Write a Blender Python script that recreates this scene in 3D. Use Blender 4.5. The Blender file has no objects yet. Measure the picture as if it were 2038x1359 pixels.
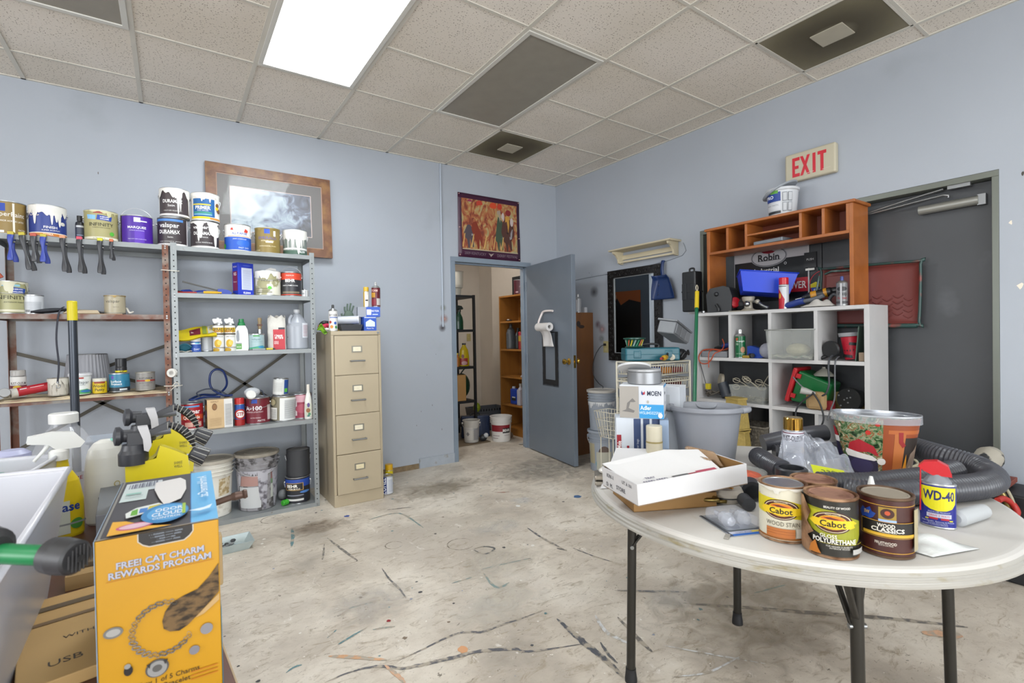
import bpy, math, random
from mathutils import Vector, Matrix
# ---------------------------------------------------------------- camera, world, lamps, exposure
SC = bpy.context.scene
COL = SC.collection
EYE = Vector((0.0, 0.0, 1.275))
def make_camera():
    yaw, pitch, roll = 0.6047, -0.0129, -0.0184
    f = Vector((math.sin(yaw)*math.cos(pitch), math.cos(yaw)*math.cos(pitch), math.sin(pitch)))
    r = Vector((math.cos(yaw), -math.sin(yaw), 0)); u = r.cross(f)
    r2 = math.cos(roll)*r + math.sin(roll)*u
    u2 = -math.sin(roll)*r + math.cos(roll)*u
    cam = bpy.data.cameras.new('camera'); ob = bpy.data.objects.new('camera', cam); COL.objects.link(ob)
    cam.sensor_fit = 'HORIZONTAL'; cam.sensor_width = 36.0; cam.lens = 981.17/2038*36.0
    cam.clip_start = 0.02; cam.dof.use_dof = True; cam.dof.focus_distance = 3.2; cam.dof.aperture_fstop = 7.1
    m = Matrix((( r2.x, u2.x, -f.x, EYE.x), (r2.y, u2.y, -f.y, EYE.y), (r2.z, u2.z, -f.z, EYE.z), (0, 0, 0, 1)))
    ob.matrix_world = m
    SC.camera = ob
make_camera()
W = bpy.data.worlds.new('world'); SC.world = W; W.use_nodes = True
W.node_tree.nodes['Background'].inputs[0].default_value = (0.75, 0.8, 0.9, 1)
W.node_tree.nodes['Background'].inputs[1].default_value = 0.25
SC.view_settings.view_transform = 'Standard'; SC.view_settings.look = 'None'
SC.view_settings.gamma = 1.0; SC.view_settings.use_curve_mapping = False
SC.view_settings.exposure = 0.24
LAMP = 7.0          # radiance of a lit ceiling panel
def added_fill():      # added fill lamps at unseen invented openings, brightening ceiling and right wall
    l = bpy.data.lights.new('added_rear_fill', 'AREA'); l.shape = 'RECTANGLE'; l.size = 5.8; l.size_y = 2.1; l.energy = 310; l.color = (.93, .97, 1)
    o = bpy.data.objects.new('added_rear_fill', l); COL.objects.link(o); o.location = (-.4, -5.05, 1.45); o.rotation_euler = (math.radians(90+14), 0, 0)
    l = bpy.data.lights.new('added_side_fill', 'AREA'); l.shape = 'RECTANGLE'; l.size = 3.4; l.size_y = 1.9; l.energy = 165; l.color = (.95, .97, 1)
    o = bpy.data.objects.new('added_side_fill', l); COL.objects.link(o); o.location = (-4.75, .2, 1.75); o.rotation_euler = (math.radians(90), 0, math.radians(-90))
added_fill()
SC.cycles.use_denoising = True
SC.cycles.max_bounces = 8; SC.cycles.diffuse_bounces = 5
SC.cycles.sample_clamp_indirect = 6.0
CEIL = 3.0; YB = 4.44; XR = 3.725      # ceiling height, back wall, right wall
U = 0.6096                              # ceiling grid pitch
GX = [(-8+i-1.2298)*U for i in range(20)]     # grid lines running away from the camera; GX[8] is the first seen
GY = [(6.64-j)*U for j in range(15)]
# ---------------------------------------------------------------- helpers
def srgb(c):
    if isinstance(c, str):
        c = c.lstrip('#'); c = [int(c[i:i+2], 16) for i in (0, 2, 4)]
    return tuple((v/255/12.92 if v/255 <= .04045 else ((v/255+.055)/1.055)**2.4) for v in c[:3]) + (1,)
_M = {}
def mat(name, col, rough=.5, metal=0, var=0, vs=8, c2=None, t=.5, soft=.06, cs=6, bump=0, bs=60, emit=0, trans=0, ior=1.45, alpha=1, stretch=(1,1,1), coat=0, spec=None, dist=0, det=6):
    """procedural principled material: colour with mottling (var), patches of a second colour (c2) and a bump"""
    if name in _M: return _M[name]
    m = bpy.data.materials.new(name); m.use_nodes = True; _M[name] = m
    nt = m.node_tree; N = nt.nodes; L = nt.links; b = N['Principled BSDF']
    base = srgb(col); b.inputs['Base Color'].default_value = base
    b.inputs['Roughness'].default_value = rough; b.inputs['Metallic'].default_value = metal
    if spec is not None: b.inputs['Specular IOR Level'].default_value = spec
    if coat: b.inputs['Coat Weight'].default_value = coat
    if trans: b.inputs['Transmission Weight'].default_value = trans; b.inputs['IOR'].default_value = ior
    if alpha < 1: b.inputs['Alpha'].default_value = alpha
    if emit:
        b.inputs['Emission Color'].default_value = base; b.inputs['Emission Strength'].default_value = emit
    if var or c2 or bump:
        tc = N.new('ShaderNodeTexCoord'); mp = N.new('ShaderNodeMapping'); mp.inputs['Scale'].default_value = stretch
        L.new(tc.outputs['Object'], mp.inputs['Vector'])
        def noise(scale, detail=det, d=0):
            n = N.new('ShaderNodeTexNoise'); n.inputs['Scale'].default_value = scale; n.inputs['Detail'].default_value = detail
            n.inputs['Distortion'].default_value = d; L.new(mp.outputs[0], n.inputs['Vector']); return n
        cur = None
        if var:
            n = noise(vs); r = N.new('ShaderNodeValToRGB'); r.color_ramp.elements[0].position = .32; r.color_ramp.elements[1].position = .68
            r.color_ramp.elements[0].color = tuple(max(0, x*(1-var)) for x in base[:3])+(1,)
            r.color_ramp.elements[1].color = tuple(min(1, x*(1+var)) for x in base[:3])+(1,)
            L.new(n.outputs[0], r.inputs[0]); cur = r.outputs[0]
        if c2:
            n = noise(cs, 8, dist); r = N.new('ShaderNodeValToRGB')
            r.color_ramp.elements[0].position = max(0, t-soft); r.color_ramp.elements[1].position = min(1, t+soft)
            L.new(n.outputs[0], r.inputs[0]); mx = N.new('ShaderNodeMix'); mx.data_type = 'RGBA'
            L.new(r.outputs[0], mx.inputs[0])
            if cur: L.new(cur, mx.inputs[6])
            else: mx.inputs[6].default_value = base
            mx.inputs[7].default_value = srgb(c2); cur = mx.outputs[2]
        if cur: L.new(cur, b.inputs['Base Color'])
        if bump:
            n = noise(bs, 4); bp = N.new('ShaderNodeBump'); bp.inputs['Strength'].default_value = bump; bp.inputs['Distance'].default_value = .01
            L.new(n.outputs[0], bp.inputs['Height']); L.new(bp.outputs[0], b.inputs['Normal'])
    return m
def C(hexcol, rough=.45):
    return mat('colour_%s_%d' % (hexcol.lstrip('#'), int(rough*100)), hexcol, rough)
TIN = mat('tinplate', '#b9bbbc', .32, .9, var=.12, vs=20)
TINDIRTY = mat('dirty_tinplate', '#a9a59b', .45, .55, c2='#6f5a44', t=.58, cs=22)
WIRE = mat('bail_wire', '#c9cacc', .3, .9)
STEEL = mat('steel', '#8f9192', .35, .9)
WHITE = mat('white_plastic', '#e6e6e4', .4)
BLACK = mat('black_plastic', '#1d1e20', .4)
def catmull(P, n=6, closed=False):
    P = [Vector(p) for p in P]; out = []; k = len(P)
    rng = range(k) if closed else range(k-1)
    for i in rng:
        if closed: a, b, c, d = P[(i-1) % k], P[i], P[(i+1) % k], P[(i+2) % k]
        else: a, b, c, d = P[max(i-1, 0)], P[i], P[i+1], P[min(i+2, k-1)]
        for j in range(n):
            t = j/n
            out.append(.5*((2*b)+(c-a)*t+(2*a-5*b+4*c-d)*t*t+(3*b-3*c+d-a)*t**3))
    if not closed: out.append(P[-1])
    return out
_T = {}
def textmesh(s, bold=.0):
    bold *= .6; k = (s, bold)
    if k not in _T:
        c = bpy.data.curves.new('txt', 'FONT'); c.body = s; c.size = 1; c.offset = bold; c.resolution_u = 2
        o = bpy.data.objects.new('txt', c); m = bpy.data.meshes.new_from_object(o)
        V = [(v.co.x, v.co.y) for v in m.vertices]; F = [tuple(p.vertices) for p in m.polygons]
        bpy.data.objects.remove(o); bpy.data.meshes.remove(m); bpy.data.curves.remove(c)
        if not V: V = [(0, 0)]
        xs = [v[0] for v in V]; x0, x1 = min(xs), max(xs)
        _T[k] = ([(x-(x0+x1)/2, y) for x, y in V], F, x1-x0)
    return _T[k]
def clipu(P, a, s):
    out = []
    for i in range(len(P)):
        p, q = P[i-1], P[i]; dp, dq = (p[0]-a)*s, (q[0]-a)*s
        if (dp >= 0) != (dq >= 0): t = dp/(dp-dq); out.append((a, p[1]+(q[1]-p[1])*t))
        if dq >= 0: out.append(q)
    return out
class G:
    """collects shapes and links them as one mesh object"""
    def __init__(s): s.V = []; s.F = []; s.I = []; s.S = []; s.mats = []; s.M = Matrix()
    def mi(s, m):
        if m not in s.mats: s.mats.append(m)
        return s.mats.index(m)
    def add(s, V, F, m, smooth=False):
        o = len(s.V); s.V += [tuple(s.M @ Vector(v)) for v in V]; k = s.mi(m)
        for f in F: s.F.append(tuple(o+i for i in f)); s.I.append(k); s.S.append(smooth)
        return s
    def box(s, x0, x1, y0, y1, z0, z1, m):
        return s.add([(x0,y0,z0),(x1,y0,z0),(x1,y1,z0),(x0,y1,z0),(x0,y0,z1),(x1,y0,z1),(x1,y1,z1),(x0,y1,z1)],
              [(0,3,2,1),(4,5,6,7),(0,1,5,4),(1,2,6,5),(2,3,7,6),(3,0,4,7)], m)
    def frustum(s, a, b, z0, z1, m, cx=0, cy=0, open_top=False):
        (w0, d0), (w1, d1) = a, b
        V = [(cx-w0,cy-d0,z0),(cx+w0,cy-d0,z0),(cx+w0,cy+d0,z0),(cx-w0,cy+d0,z0),(cx-w1,cy-d1,z1),(cx+w1,cy-d1,z1),(cx+w1,cy+d1,z1),(cx-w1,cy+d1,z1)]
        F = [(0,3,2,1),(0,1,5,4),(1,2,6,5),(2,3,7,6),(3,0,4,7)]
        if not open_top: F.append((4,5,6,7))
        return s.add(V, F, m)
    def tray(s, a, b, z0, z1, th, m, cx=0, cy=0):
        """an open tapered tub with wall thickness th; a bottom half-size, b top half-size"""
        (w0, d0), (w1, d1) = a, b; V = []
        for w, d, z in ((w0,d0,z0),(w1,d1,z1),(w1-th,d1-th,z1),(w0-th,d0-th,z0+th)):
            V += [(cx-w,cy-d,z),(cx+w,cy-d,z),(cx+w,cy+d,z),(cx-w,cy+d,z)]
        F = [(3,2,1,0),(12,13,14,15)]
        for k in (0,4,8):
            for i in range(4):
                j = (i+1) % 4; F.append((k+i,k+j,k+4+j,k+4+i))
        return s.add(V, F, m)
    def lathe(s, prof, m, seg=28, sy=1, cap=True, smooth=True, cx=0, cy=0):
        """prof: (r,z) from bottom to top; m one material or one per span"""
        V = []; n = len(prof)
        for r, z in prof:
            for i in range(seg):
                a = 2*math.pi*i/seg; V.append((cx+r*math.cos(a), cy+r*sy*math.sin(a), z))
        for k in range(n-1):
            mm = m[k] if isinstance(m, (list, tuple)) else m
            F = [(k*seg+i, k*seg+(i+1) % seg, (k+1)*seg+(i+1) % seg, (k+1)*seg+i) for i in range(seg)]
            o = len(s.V)
            used = V[k*seg:(k+2)*seg]
            s.add(used, [tuple(x-k*seg for x in f) for f in F], mm, smooth)
        m0 = m[0] if isinstance(m, (list, tuple)) else m; m1 = m[-1] if isinstance(m, (list, tuple)) else m
        if cap:
            if prof[0][0] > 1e-5: s.add(V[:seg], [tuple(range(seg-1, -1, -1))], m0)
            if prof[-1][0] > 1e-5: s.add(V[-seg:], [tuple(range(seg))], m1)
        return s
    def cyl(s, a, b, r, m, seg=16, r2=None, smooth=True):
        a, b = Vector(a), Vector(b); d = b-a; q = d.to_track_quat('Z', 'Y').to_matrix().to_4x4()
        old = s.M; s.M = old @ Matrix.Translation(a) @ q
        s.lathe([(r, 0), (r if r2 is None else r2, d.length)], m, seg, smooth=smooth); s.M = old; return s
    def at(s, a, b, prof, m, seg=16):
        """lathe along the axis a->b, prof z in metres from a"""
        a, b = Vector(a), Vector(b); q = (b-a).to_track_quat('Z', 'Y').to_matrix().to_4x4()
        old = s.M; s.M = old @ Matrix.Translation(a) @ q; s.lathe(prof, m, seg); s.M = old; return s
    def ball(s, c, r, m, seg=14, sx=1, sy=1, sz=1):
        k = seg//2; prof = [(max(1e-4, r*math.sin(math.pi*i/k)), -r*math.cos(math.pi*i/k)) for i in range(k+1)]
        old = s.M; s.M = old @ Matrix.Translation(Vector(c)) @ Matrix.Diagonal((sx, sy, sz, 1)); s.lathe(prof, m, seg, cap=False); s.M = old; return s
    def tube(s, P, r, m, seg=8, n=5, closed=False, raw=False, flat=1):
        P = [Vector(p) for p in P] if raw else catmull(P, n, closed); k = len(P)
        R = r if callable(r) else (lambda t: r)
        V = []; up = None
        for i, p in enumerate(P):
            if closed: t = P[(i+1) % k]-P[i-1]
            else: t = P[min(i+1, k-1)]-P[max(i-1, 0)]
            t = t.normalized() if t.length > 1e-9 else Vector((0, 0, 1))
            if up is None:
                up = Vector((0, 0, 1)) if abs(t.z) < .9 else Vector((0, 1, 0))
            up = (up-t*up.dot(t)); up = up.normalized() if up.length > 1e-6 else Vector((1, 0, 0)); sd = t.cross(up)
            rr = R(i/max(1, k-1))
            for j in range(seg):
                a = 2*math.pi*j/seg; V.append(p+(sd*math.cos(a)+up*math.sin(a)*flat)*rr)
        F = []
        for i in range(k if closed else k-1):
            i2 = (i+1) % k
            for j in range(seg): F.append((i*seg+j, i*seg+(j+1) % seg, i2*seg+(j+1) % seg, i2*seg+j))
        s.add(V, F, m, True)
        if not closed: s.add(V[:seg], [tuple(range(seg-1, -1, -1))], m); s.add(V[-seg:], [tuple(range(seg))], m)
        return s
    def prism(s, pts, h, m, axis='y', base=0.0, smooth=False):
        """outline in the xz-plane extruded along y (or xy along z, or yz along x)"""
        f = {'y': lambda u, v, w: (u, w, v), 'z': lambda u, v, w: (u, v, w), 'x': lambda u, v, w: (w, u, v)}[axis]
        n = len(pts); V = [f(u, v, base) for u, v in pts]+[f(u, v, base+h) for u, v in pts]
        s.add(V, [tuple(range(n-1, -1, -1)), tuple(range(n, 2*n))], m)
        return s.add(V, [(i, (i+1) % n, n+(i+1) % n, n+i) for i in range(n)], m, smooth)
    def grid(s, fn, nu, nv, m, smooth=True):
        V = [fn(i/nu, j/nv) for j in range(nv+1) for i in range(nu+1)]
        return s.add(V, [(j*(nu+1)+i, j*(nu+1)+i+1, (j+1)*(nu+1)+i+1, (j+1)*(nu+1)+i) for j in range(nv) for i in range(nu)], m, smooth)
    def text(s, txt, fn, m, h, wmax=None, bold=.0, ang=0, slant=0, cut=0):
        V, F, w = textmesh(txt, bold); k = h/.72
        kx = k if wmax is None else min(k, wmax/max(w, 1e-6)) if wmax > 0 else -wmax/max(w, 1e-6)
        ca, sa = math.cos(ang), math.sin(ang); out = []
        for x, y in V:
            x = x*kx+slant*y*k; y = (y-.36)*k; out.append((x*ca-y*sa, x*sa+y*ca))
        if cut:
            P2, F2 = [], []
            for f in F:
                P = [out[i] for i in f]; a0 = math.floor(min(q[0] for q in P)/cut); a1 = math.floor(max(q[0] for q in P)/cut)
                for j in range(a0, a1+1):
                    Q = P if a0 == a1 else clipu(clipu(P, j*cut, 1), (j+1)*cut, -1)
                    if len(Q) > 2: F2.append(tuple(range(len(P2), len(P2)+len(Q)))); P2 += Q
            out, F = P2, F2
        return s.add([fn(*q) for q in out], F, m)
    def draw(s, fn, W_, H_, items, curved=False, off=.0005):
        """flat artwork on a surface. fn(u,v,o): u metres from the middle, v metres from the bottom, o metres off it. Items use u in -1..1, v in 0..1"""
        for k, it in enumerate(items):
            o = off*(1+.6*k)
            if it[0] == 'r':
                _, u0, v0, u1, v1, c = it; n = max(1, int(abs(u1-u0)*14)) if curved else 1
                V = [fn((u0+(u1-u0)*i/n)*W_/2, v*H_, o) for v in (v0, v1) for i in range(n+1)]
                s.add(V, [(i, i+1, n+2+i, n+1+i) for i in range(n)], c if not isinstance(c, str) else C(c), curved)
            elif it[0] in 'ep':
                if it[0] == 'e': _, u, v, ru, rv, c = it; P = [(u+ru*math.cos(math.pi*i/12), v+rv*math.sin(math.pi*i/12)) for i in range(24)]
                else: _, P, c = it
                m = c if not isinstance(c, str) else C(c)
                if curved:
                    a0 = math.floor(min(q[0] for q in P)*9); a1 = math.ceil(max(q[0] for q in P)*9)
                    for k2 in range(a0, a1):
                        Q = clipu(clipu(P, k2/9, 1), (k2+1)/9, -1)
                        if len(Q) > 2: s.add([fn(u*W_/2, v*H_, o) for u, v in Q], [tuple(range(len(Q)))], m)
                else: s.add([fn(u*W_/2, v*H_, o) for u, v in P], [tuple(range(len(P)))], m)
            elif it[0] == 't':
                t, u, v, h, c = it[1:6]; wm = it[6] if len(it) > 6 else None; bd = it[7] if len(it) > 7 else .0; an = it[8] if len(it) > 8 else 0
                s.text(t, lambda x, y: fn(u*W_/2+x, v*H_+y, o), c if not isinstance(c, str) else C(c), h*H_, None if wm is None else wm*W_/2, bd, an, 0, W_/22 if curved else 0)
        return s
    def build(s, name, parent=None, bevel=0, bseg=2, sub=0, loc=None, solid=0):
        me = bpy.data.meshes.new(name); me.from_pydata(s.V, [], s.F); me.update()
        for m in s.mats: me.materials.append(m)
        me.polygons.foreach_set('material_index', s.I); me.polygons.foreach_set('use_smooth', s.S)
        ob = bpy.data.objects.new(name, me); COL.objects.link(ob)
        if solid: md = ob.modifiers.new('solid', 'SOLIDIFY'); md.thickness = solid; md.offset = 0
        if bevel:
            md = ob.modifiers.new('bevel', 'BEVEL'); md.width = bevel; md.segments = bseg; md.limit_method = 'ANGLE'; md.angle_limit = math.radians(40)
        if sub: md = ob.modifiers.new('sub', 'SUBSURF'); md.levels = sub; md.render_levels = sub
        if parent is not None: ob.parent = parent
        if loc is not None: ob.location = loc
        return ob
def thing(name, label, cat, loc=(0, 0, 0), rz=0, group=None, rx=0, ry=0):
    o = bpy.data.objects.new(name, None); COL.objects.link(o); o.empty_display_size = .05
    o.location = loc; o.rotation_euler = (rx, ry, rz); o['label'] = label; o['category'] = cat
    if group: o['group'] = group
    return o
def tag(o, label, cat, group=None, kind=None):
    o['label'] = label; o['category'] = cat
    if group: o['group'] = group
    if kind: o['kind'] = kind
    return o
def struct(o): o['kind'] = 'structure'; return o
def face(x, y, extra=0): return -math.atan2(x, y)+math.radians(extra)       # turn a thing's front to the camera side

def duplicate(root, loc, rz, label, group=None):
    r = root.copy(); COL.objects.link(r); r.location = loc; r.rotation_euler = (root.rotation_euler.x, root.rotation_euler.y, rz); r['label'] = label
    if group: r['group'] = group
    for ch in list(root.children):
        c = ch.copy(); COL.objects.link(c); c.parent = r
        for g in list(ch.children):
            d = g.copy(); COL.objects.link(d); d.parent = c
    return r
# ---------------------------------------------------------------- builders of repeated kinds of thing
def cyl_fn(R, z0=0, sy=1):
    return lambda u, v, o=0: ((R+o)*math.sin(u/R), -(R+o)*sy*math.cos(u/R), z0+v)
def add_drips(g, R, H, m, seed, n=9, a0=-80, a1=80, lmax=.7, cover=.12, sy=1):
    """paint that ran from the rim down the side"""
    rnd = random.Random(seed); fn = cyl_fn(R, 0, sy); N_ = 110
    top = H*.975; ph = [rnd.uniform(0, 6.28) for _ in range(3)]
    L = [top-H*cover*(.75+.3*math.sin(i*.13+ph[0])+.2*math.sin(i*.31+ph[1])) for i in range(N_+1)]
    for _ in range(n):
        c = rnd.randint(3, N_-3); w = rnd.choice((1, 2, 2, 3, 5)); l = H*lmax*(.3+.7*rnd.random())
        for k in range(-w-3, w+4):
            if 0 <= c+k <= N_:
                q = l*(1-(k/(w+.7))**2)**.25 if abs(k) <= w else H*cover*1.0+(l-H*cover)*.12*(4-(abs(k)-w))/3; L[c+k] = min(L[c+k], top-q)
    V = []; A = [math.radians(a0+(a1-a0)*i/N_) for i in range(N_+1)]
    for i, a in enumerate(A):
        V += [fn(a*R, max(.004, L[i]), .0035), fn(a*R, top, .0035)]
    g.add(V, [(2*i, 2*i+2, 2*i+3, 2*i+1) for i in range(N_)], m, True)
def can(label, x, y, z, R=.084, H=.195, wrap='#dddddd', items=(), handle='down', drip=None, lid=None, rz=0, name='paint_can', cat='paint can', group=None, open_side=0, tin=None, rim=True, tilt=(0, 0), base=None):
    t = thing(name, label, cat, (x, y, z), face(x, y, rz), group, rx=tilt[0], ry=tilt[1]); T = tin or TIN
    g = G(); e = R*.035
    g.lathe([(R-.001, 0), (R+.0015, .0015), (R+.0015, .004), (R-.001, .006), (R-.0012, H-.007), (R+.0015, H-.0055), (R+.0015, H-.001), (R-.001, H), (R-e-.002, H-.001), (R-e-.003, H-.006), (1e-4, H-.006)], T, 40)
    g.build('can_body', t)
    g = G(); lm = lid or T
    g.lathe([(R*.86, H-.0058), (R*.86, H-.0035), (R*.8, H-.002), (R*.76, H-.0035), (1e-4, H-.0035)], lm, 32, cap=False); g.build('lid', t)
    items = [(i[:4]+(i[4]*.88, i[5])+((i[6]*.74,) if len(i) > 6 and i[6] else (None,))+i[7:]) if i[0] == 't' else i for i in items] if R > .045 else items
    g = G(); N_ = 40; fn = cyl_fn(R)
    wm = wrap if not isinstance(wrap, str) else C(wrap, .35)
    g.grid(lambda u, v: fn((u-.5)*2*math.pi*R*(1-open_side), .007+v*(H-.0145), .0002), N_, 1, wm)
    g.draw(lambda u, v, o: fn(u, .007+v*(H-.0145)/H, o), math.pi*R, H, items, curved=True); g.build('paper_label', t)
    if drip:
        dm, seed, n, lm_, cov = drip; g = G(); add_drips(g, R, H, dm, seed, n, lmax=lm_, cover=cov); g.build('dried_paint_drips', t)
    if handle:
        g = G(); zh = H*.78
        for s_ in (-1, 1): g.cyl((s_*R*.98, 0, zh), (s_*(R+.006), 0, zh), .007, T, 10)
        A = math.radians({'down': -62, 'up': 78, 'low': -75, 'side': -20}.get(handle, -62)); Q = []
        for i in range(17):
            a = math.pi*i/16; hx = (R+.007)*math.cos(a); r_ = (R+.012)*math.sin(a)
            Q.append((hx, -math.cos(A)*r_, zh+math.sin(A)*r_))
        g.tube(Q, .0017, WIRE, 6, raw=True); g.build('bail_handle', t)
    return t
def spray(label, x, y, z, R=.033, H=.2, col='#dddddd', items=(), cap=None, nozzle='#f0f0f0', rz=0, group=None, name='spray_can', cat='spray can', tilt=None, capH=.05):
    t = thing(name, label, cat, (x, y, z), face(x, y, rz), group)
    if tilt: t.rotation_euler = tilt
    bh = H*.76; g = G()
    g.lathe([(R*.96, 0), (R, .003), (R, .006)], TIN, 24); g.lathe([(R, .006), (R, bh)], C(col, .3) if isinstance(col, str) else col, 24, cap=False)
    g.lathe([(R, bh), (R*1.03, bh+.002), (R*.95, bh+.005), (R*.82, bh+H*.055), (R*.5, bh+H*.09), (R*.46, bh+H*.1), (R*.3, bh+H*.1)], TIN, 24); g.build('can_body', t)
    g = G(); fn = cyl_fn(R); g.draw(fn, math.pi*R, bh, items, curved=True, off=.0006)
    if items: g.build('printed_label', t)
    g = G()
    if cap is not None:
        cm = C(cap, .3) if isinstance(cap, str) else cap
        g.lathe([(R*.97, bh+.004), (R*.97, H-.004), (R*.9, H), (1e-4, H)], cm, 24, cap=False); g.build('cap', t)
    else:
        g.lathe([(R*.3, bh+H*.09), (R*.3, H*.97), (R*.22, H), (1e-4, H)], C(nozzle), 14, cap=False); g.cyl((0, 0, H*.95), (0, -R*.33, H*.95), R*.09, C('#555555'), 8); g.build('nozzle', t)
    return t
def carton(label, x, y, z, w, d, h, rz=0, cols=('#ffffff',)*3, front=(), right=(), left=(), top=(), name='box', cat='box', group=None, mats=None, bevel=.0015, flap=True, rx=0, ry=0):
    """closed box; local origin at the middle of its base; front faces -y"""
    t = thing(name, label, cat, (x, y, z), rz, group, rx=rx, ry=ry); g = G()
    mf = mats or C(cols[0], .5); g.box(-w/2, w/2, -d/2, d/2, 0, h, mf); g.build('box_body', t, bevel=bevel)
    for nm, items, fn, W_, H_ in (('front_print', front, lambda u, v, o: (u, -d/2-o, v), w, h), ('side_print', right, lambda u, v, o: (w/2+o, u, v), d, h), ('side_print', left, lambda u, v, o: (-w/2-o, -u, v), d, h), ('top_print', top, lambda u, v, o: (u, v-d/2, h+o), w, d)):
        if items: G().draw(fn, W_, H_, items).build(nm, t)
    return t
# ---------------------------------------------------------------- structure: floor, walls, ceiling
XL, YF = -4.6, -4.9            # far ends of the room behind and left of the camera
DX0, DX1, DZ = 2.375, 3.29, 2.035      # closet doorway in the back wall
EX0, EX1, EZ = 0.70, 2.545, 2.13       # exit double door in the right wall (along y)
WALLM = mat('blue_grey_wall_paint', '#a3a9b2', .45, var=.03, vs=1.4, c2='#989ea5', t=.74, soft=.1, cs=2.2, bump=.04, bs=90)
CLOSETM = mat('beige_wall_paint', '#c9c1b6', .7, var=.05, vs=2, bump=.03)
def floor_material():
    m = bpy.data.materials.new('stained_concrete'); m.use_nodes = True; nt = m.node_tree; N = nt.nodes; L = nt.links; b = N['Principled BSDF']
    tc = N.new('ShaderNodeTexCoord')
    def noise(s, d=8, rough=.6, dist=0, sc=(1, 1, 1)):
        mp = N.new('ShaderNodeMapping'); mp.inputs['Scale'].default_value = sc; L.new(tc.outputs['Object'], mp.inputs[0])
        n = N.new('ShaderNodeTexNoise'); n.inputs['Scale'].default_value = s; n.inputs['Detail'].default_value = d
        n.inputs['Roughness'].default_value = rough; n.inputs['Distortion'].default_value = dist; L.new(mp.outputs[0], n.inputs[0]); return n.outputs[0]
    def ramp(inp, *st):
        r = N.new('ShaderNodeValToRGB'); e = r.color_ramp.elements
        while len(e) < len(st): e.new(.5)
        for k, (p, c) in enumerate(st): e[k].position = p; e[k].color = c if isinstance(c, tuple) else srgb(c)
        L.new(inp, r.inputs[0]); return r.outputs[0]
    def mix(f, a, c):
        x = N.new('ShaderNodeMix'); x.data_type = 'RGBA'
        if isinstance(f, float): x.inputs[0].default_value = f
        else: L.new(f, x.inputs[0])
        L.new(a, x.inputs[6])
        if isinstance(c, str): x.inputs[7].default_value = srgb(c)
        else: L.new(c, x.inputs[7])
        return x.outputs[2]
    bw = lambda a, c: ((a, (0, 0, 0, 1)), (c, (1, 1, 1, 1)))
    base = ramp(noise(2.2), (.30, '#a59c90'), (.45, '#c0b6a8'), (.56, '#d2c9bb'), (.70, '#ded7cc'))
    c = mix(ramp(noise(1.1, 6, .55, .5), *bw(.50, .66)), base, '#b6ac9f')                   # greyer worn areas
    c = mix(ramp(noise(9, 8, .75, 1.2, (1, 2.2, 1)), *bw(.53, .66)), c, '#a09380')          # brown scuffs
    c = mix(ramp(noise(6, 6, .8, .8, (2.0, 1, 1)), *bw(.62, .70)), c, '#e4dfd8')            # chalky rubbed paint
    c = mix(ramp(noise(34, 4, .7, 1, (1, 1.6, 1)), *bw(.64, .69)), c, '#7c7366')                            # dark specks
    c = mix(ramp(noise(30, 2, .5, 0, (1, 1.5, 1)), *bw(.73, .76)), c, '#e6e2da')            # white specks
    c = mix(ramp(noise(70, 4, .7), *bw(.60, .76)), c, '#9a9082')
    L.new(c, b.inputs['Base Color']); b.inputs['Roughness'].default_value = .55
    bp = N.new('ShaderNodeBump'); bp.inputs['Strength'].default_value = .12; bp.inputs['Distance'].default_value = .01
    L.new(noise(45, 6, .7), bp.inputs['Height']); L.new(bp.outputs[0], b.inputs['Normal']); return m
def quad(g, a, b, c, d, m): g.add([a, b, c, d], [(0, 1, 2, 3)], m)
g = G(); g.box(XL-.1, XR+.4, YF-.1, 7.2, -.06, 0, floor_material()); FLOOR = struct(g.build('floor'))
# back wall with the doorway
g = G(); T = .12
g.box(XL, DX0-.0, YB, YB+T, 0, CEIL, WALLM); g.box(DX1, XR+.2, YB, YB+T, 0, CEIL, WALLM); g.box(DX0, DX1, YB, YB+T, DZ, CEIL, WALLM)
struct(g.build('wall_back'))
g = G()
g.box(XR, XR+.2, EX1, YB, 0, CEIL, WALLM); g.box(XR, XR+.2, YF, EX0, 0, CEIL, WALLM); g.box(XR, XR+.2, EX0, EX1, EZ, CEIL, WALLM)
struct(g.build('wall_right'))
g = G(); g.box(XL-.12, XL, YF, -1.55, 0, CEIL, WALLM); g.box(XL-.12, XL, 1.95, YB, 0, CEIL, WALLM); g.box(XL-.12, XL, -1.55, 1.95, 0, .75, WALLM); g.box(XL-.12, XL, -1.55, 1.95, 2.75, CEIL, WALLM); struct(g.build('wall_left'))
g = G(); SF = C('#8a8d90', .4)
for y in (-1.55, .17, 1.89): g.box(XL-.1, XL-.03, y, y+.06, .75, 2.75, SF)
g.box(XL-.1, XL-.03, -1.55, 1.95, .75, .81, SF); g.box(XL-.1, XL-.03, -1.55, 1.95, 2.69, 2.75, SF); struct(g.build('added_window_2'))  # frame of an added opening, out of view, for the side fill lamp
g = G(); g.box(XL-.12, -3.4, YF-.12, YF, 0, CEIL, WALLM); g.box(2.6, XR+.2, YF-.12, YF, 0, CEIL, WALLM); g.box(-3.4, 2.6, YF-.12, YF, 0, .35, WALLM); g.box(-3.4, 2.6, YF-.12, YF, 2.6, CEIL, WALLM); struct(g.build('wall_front'))
g = G(); SF = C('#8a8d90', .4)
for x in (-3.4, -1.43, .54, 2.54): g.box(x, x+.06, YF-.1, YF-.03, .35, 2.6, SF)
g.box(-3.4, 2.6, YF-.1, YF-.03, .35, .41, SF); g.box(-3.4, 2.6, YF-.1, YF-.03, 2.54, 2.6, SF); struct(g.build('added_window_1'))  # frame of an added opening behind the camera, for the rear fill lamp
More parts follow.
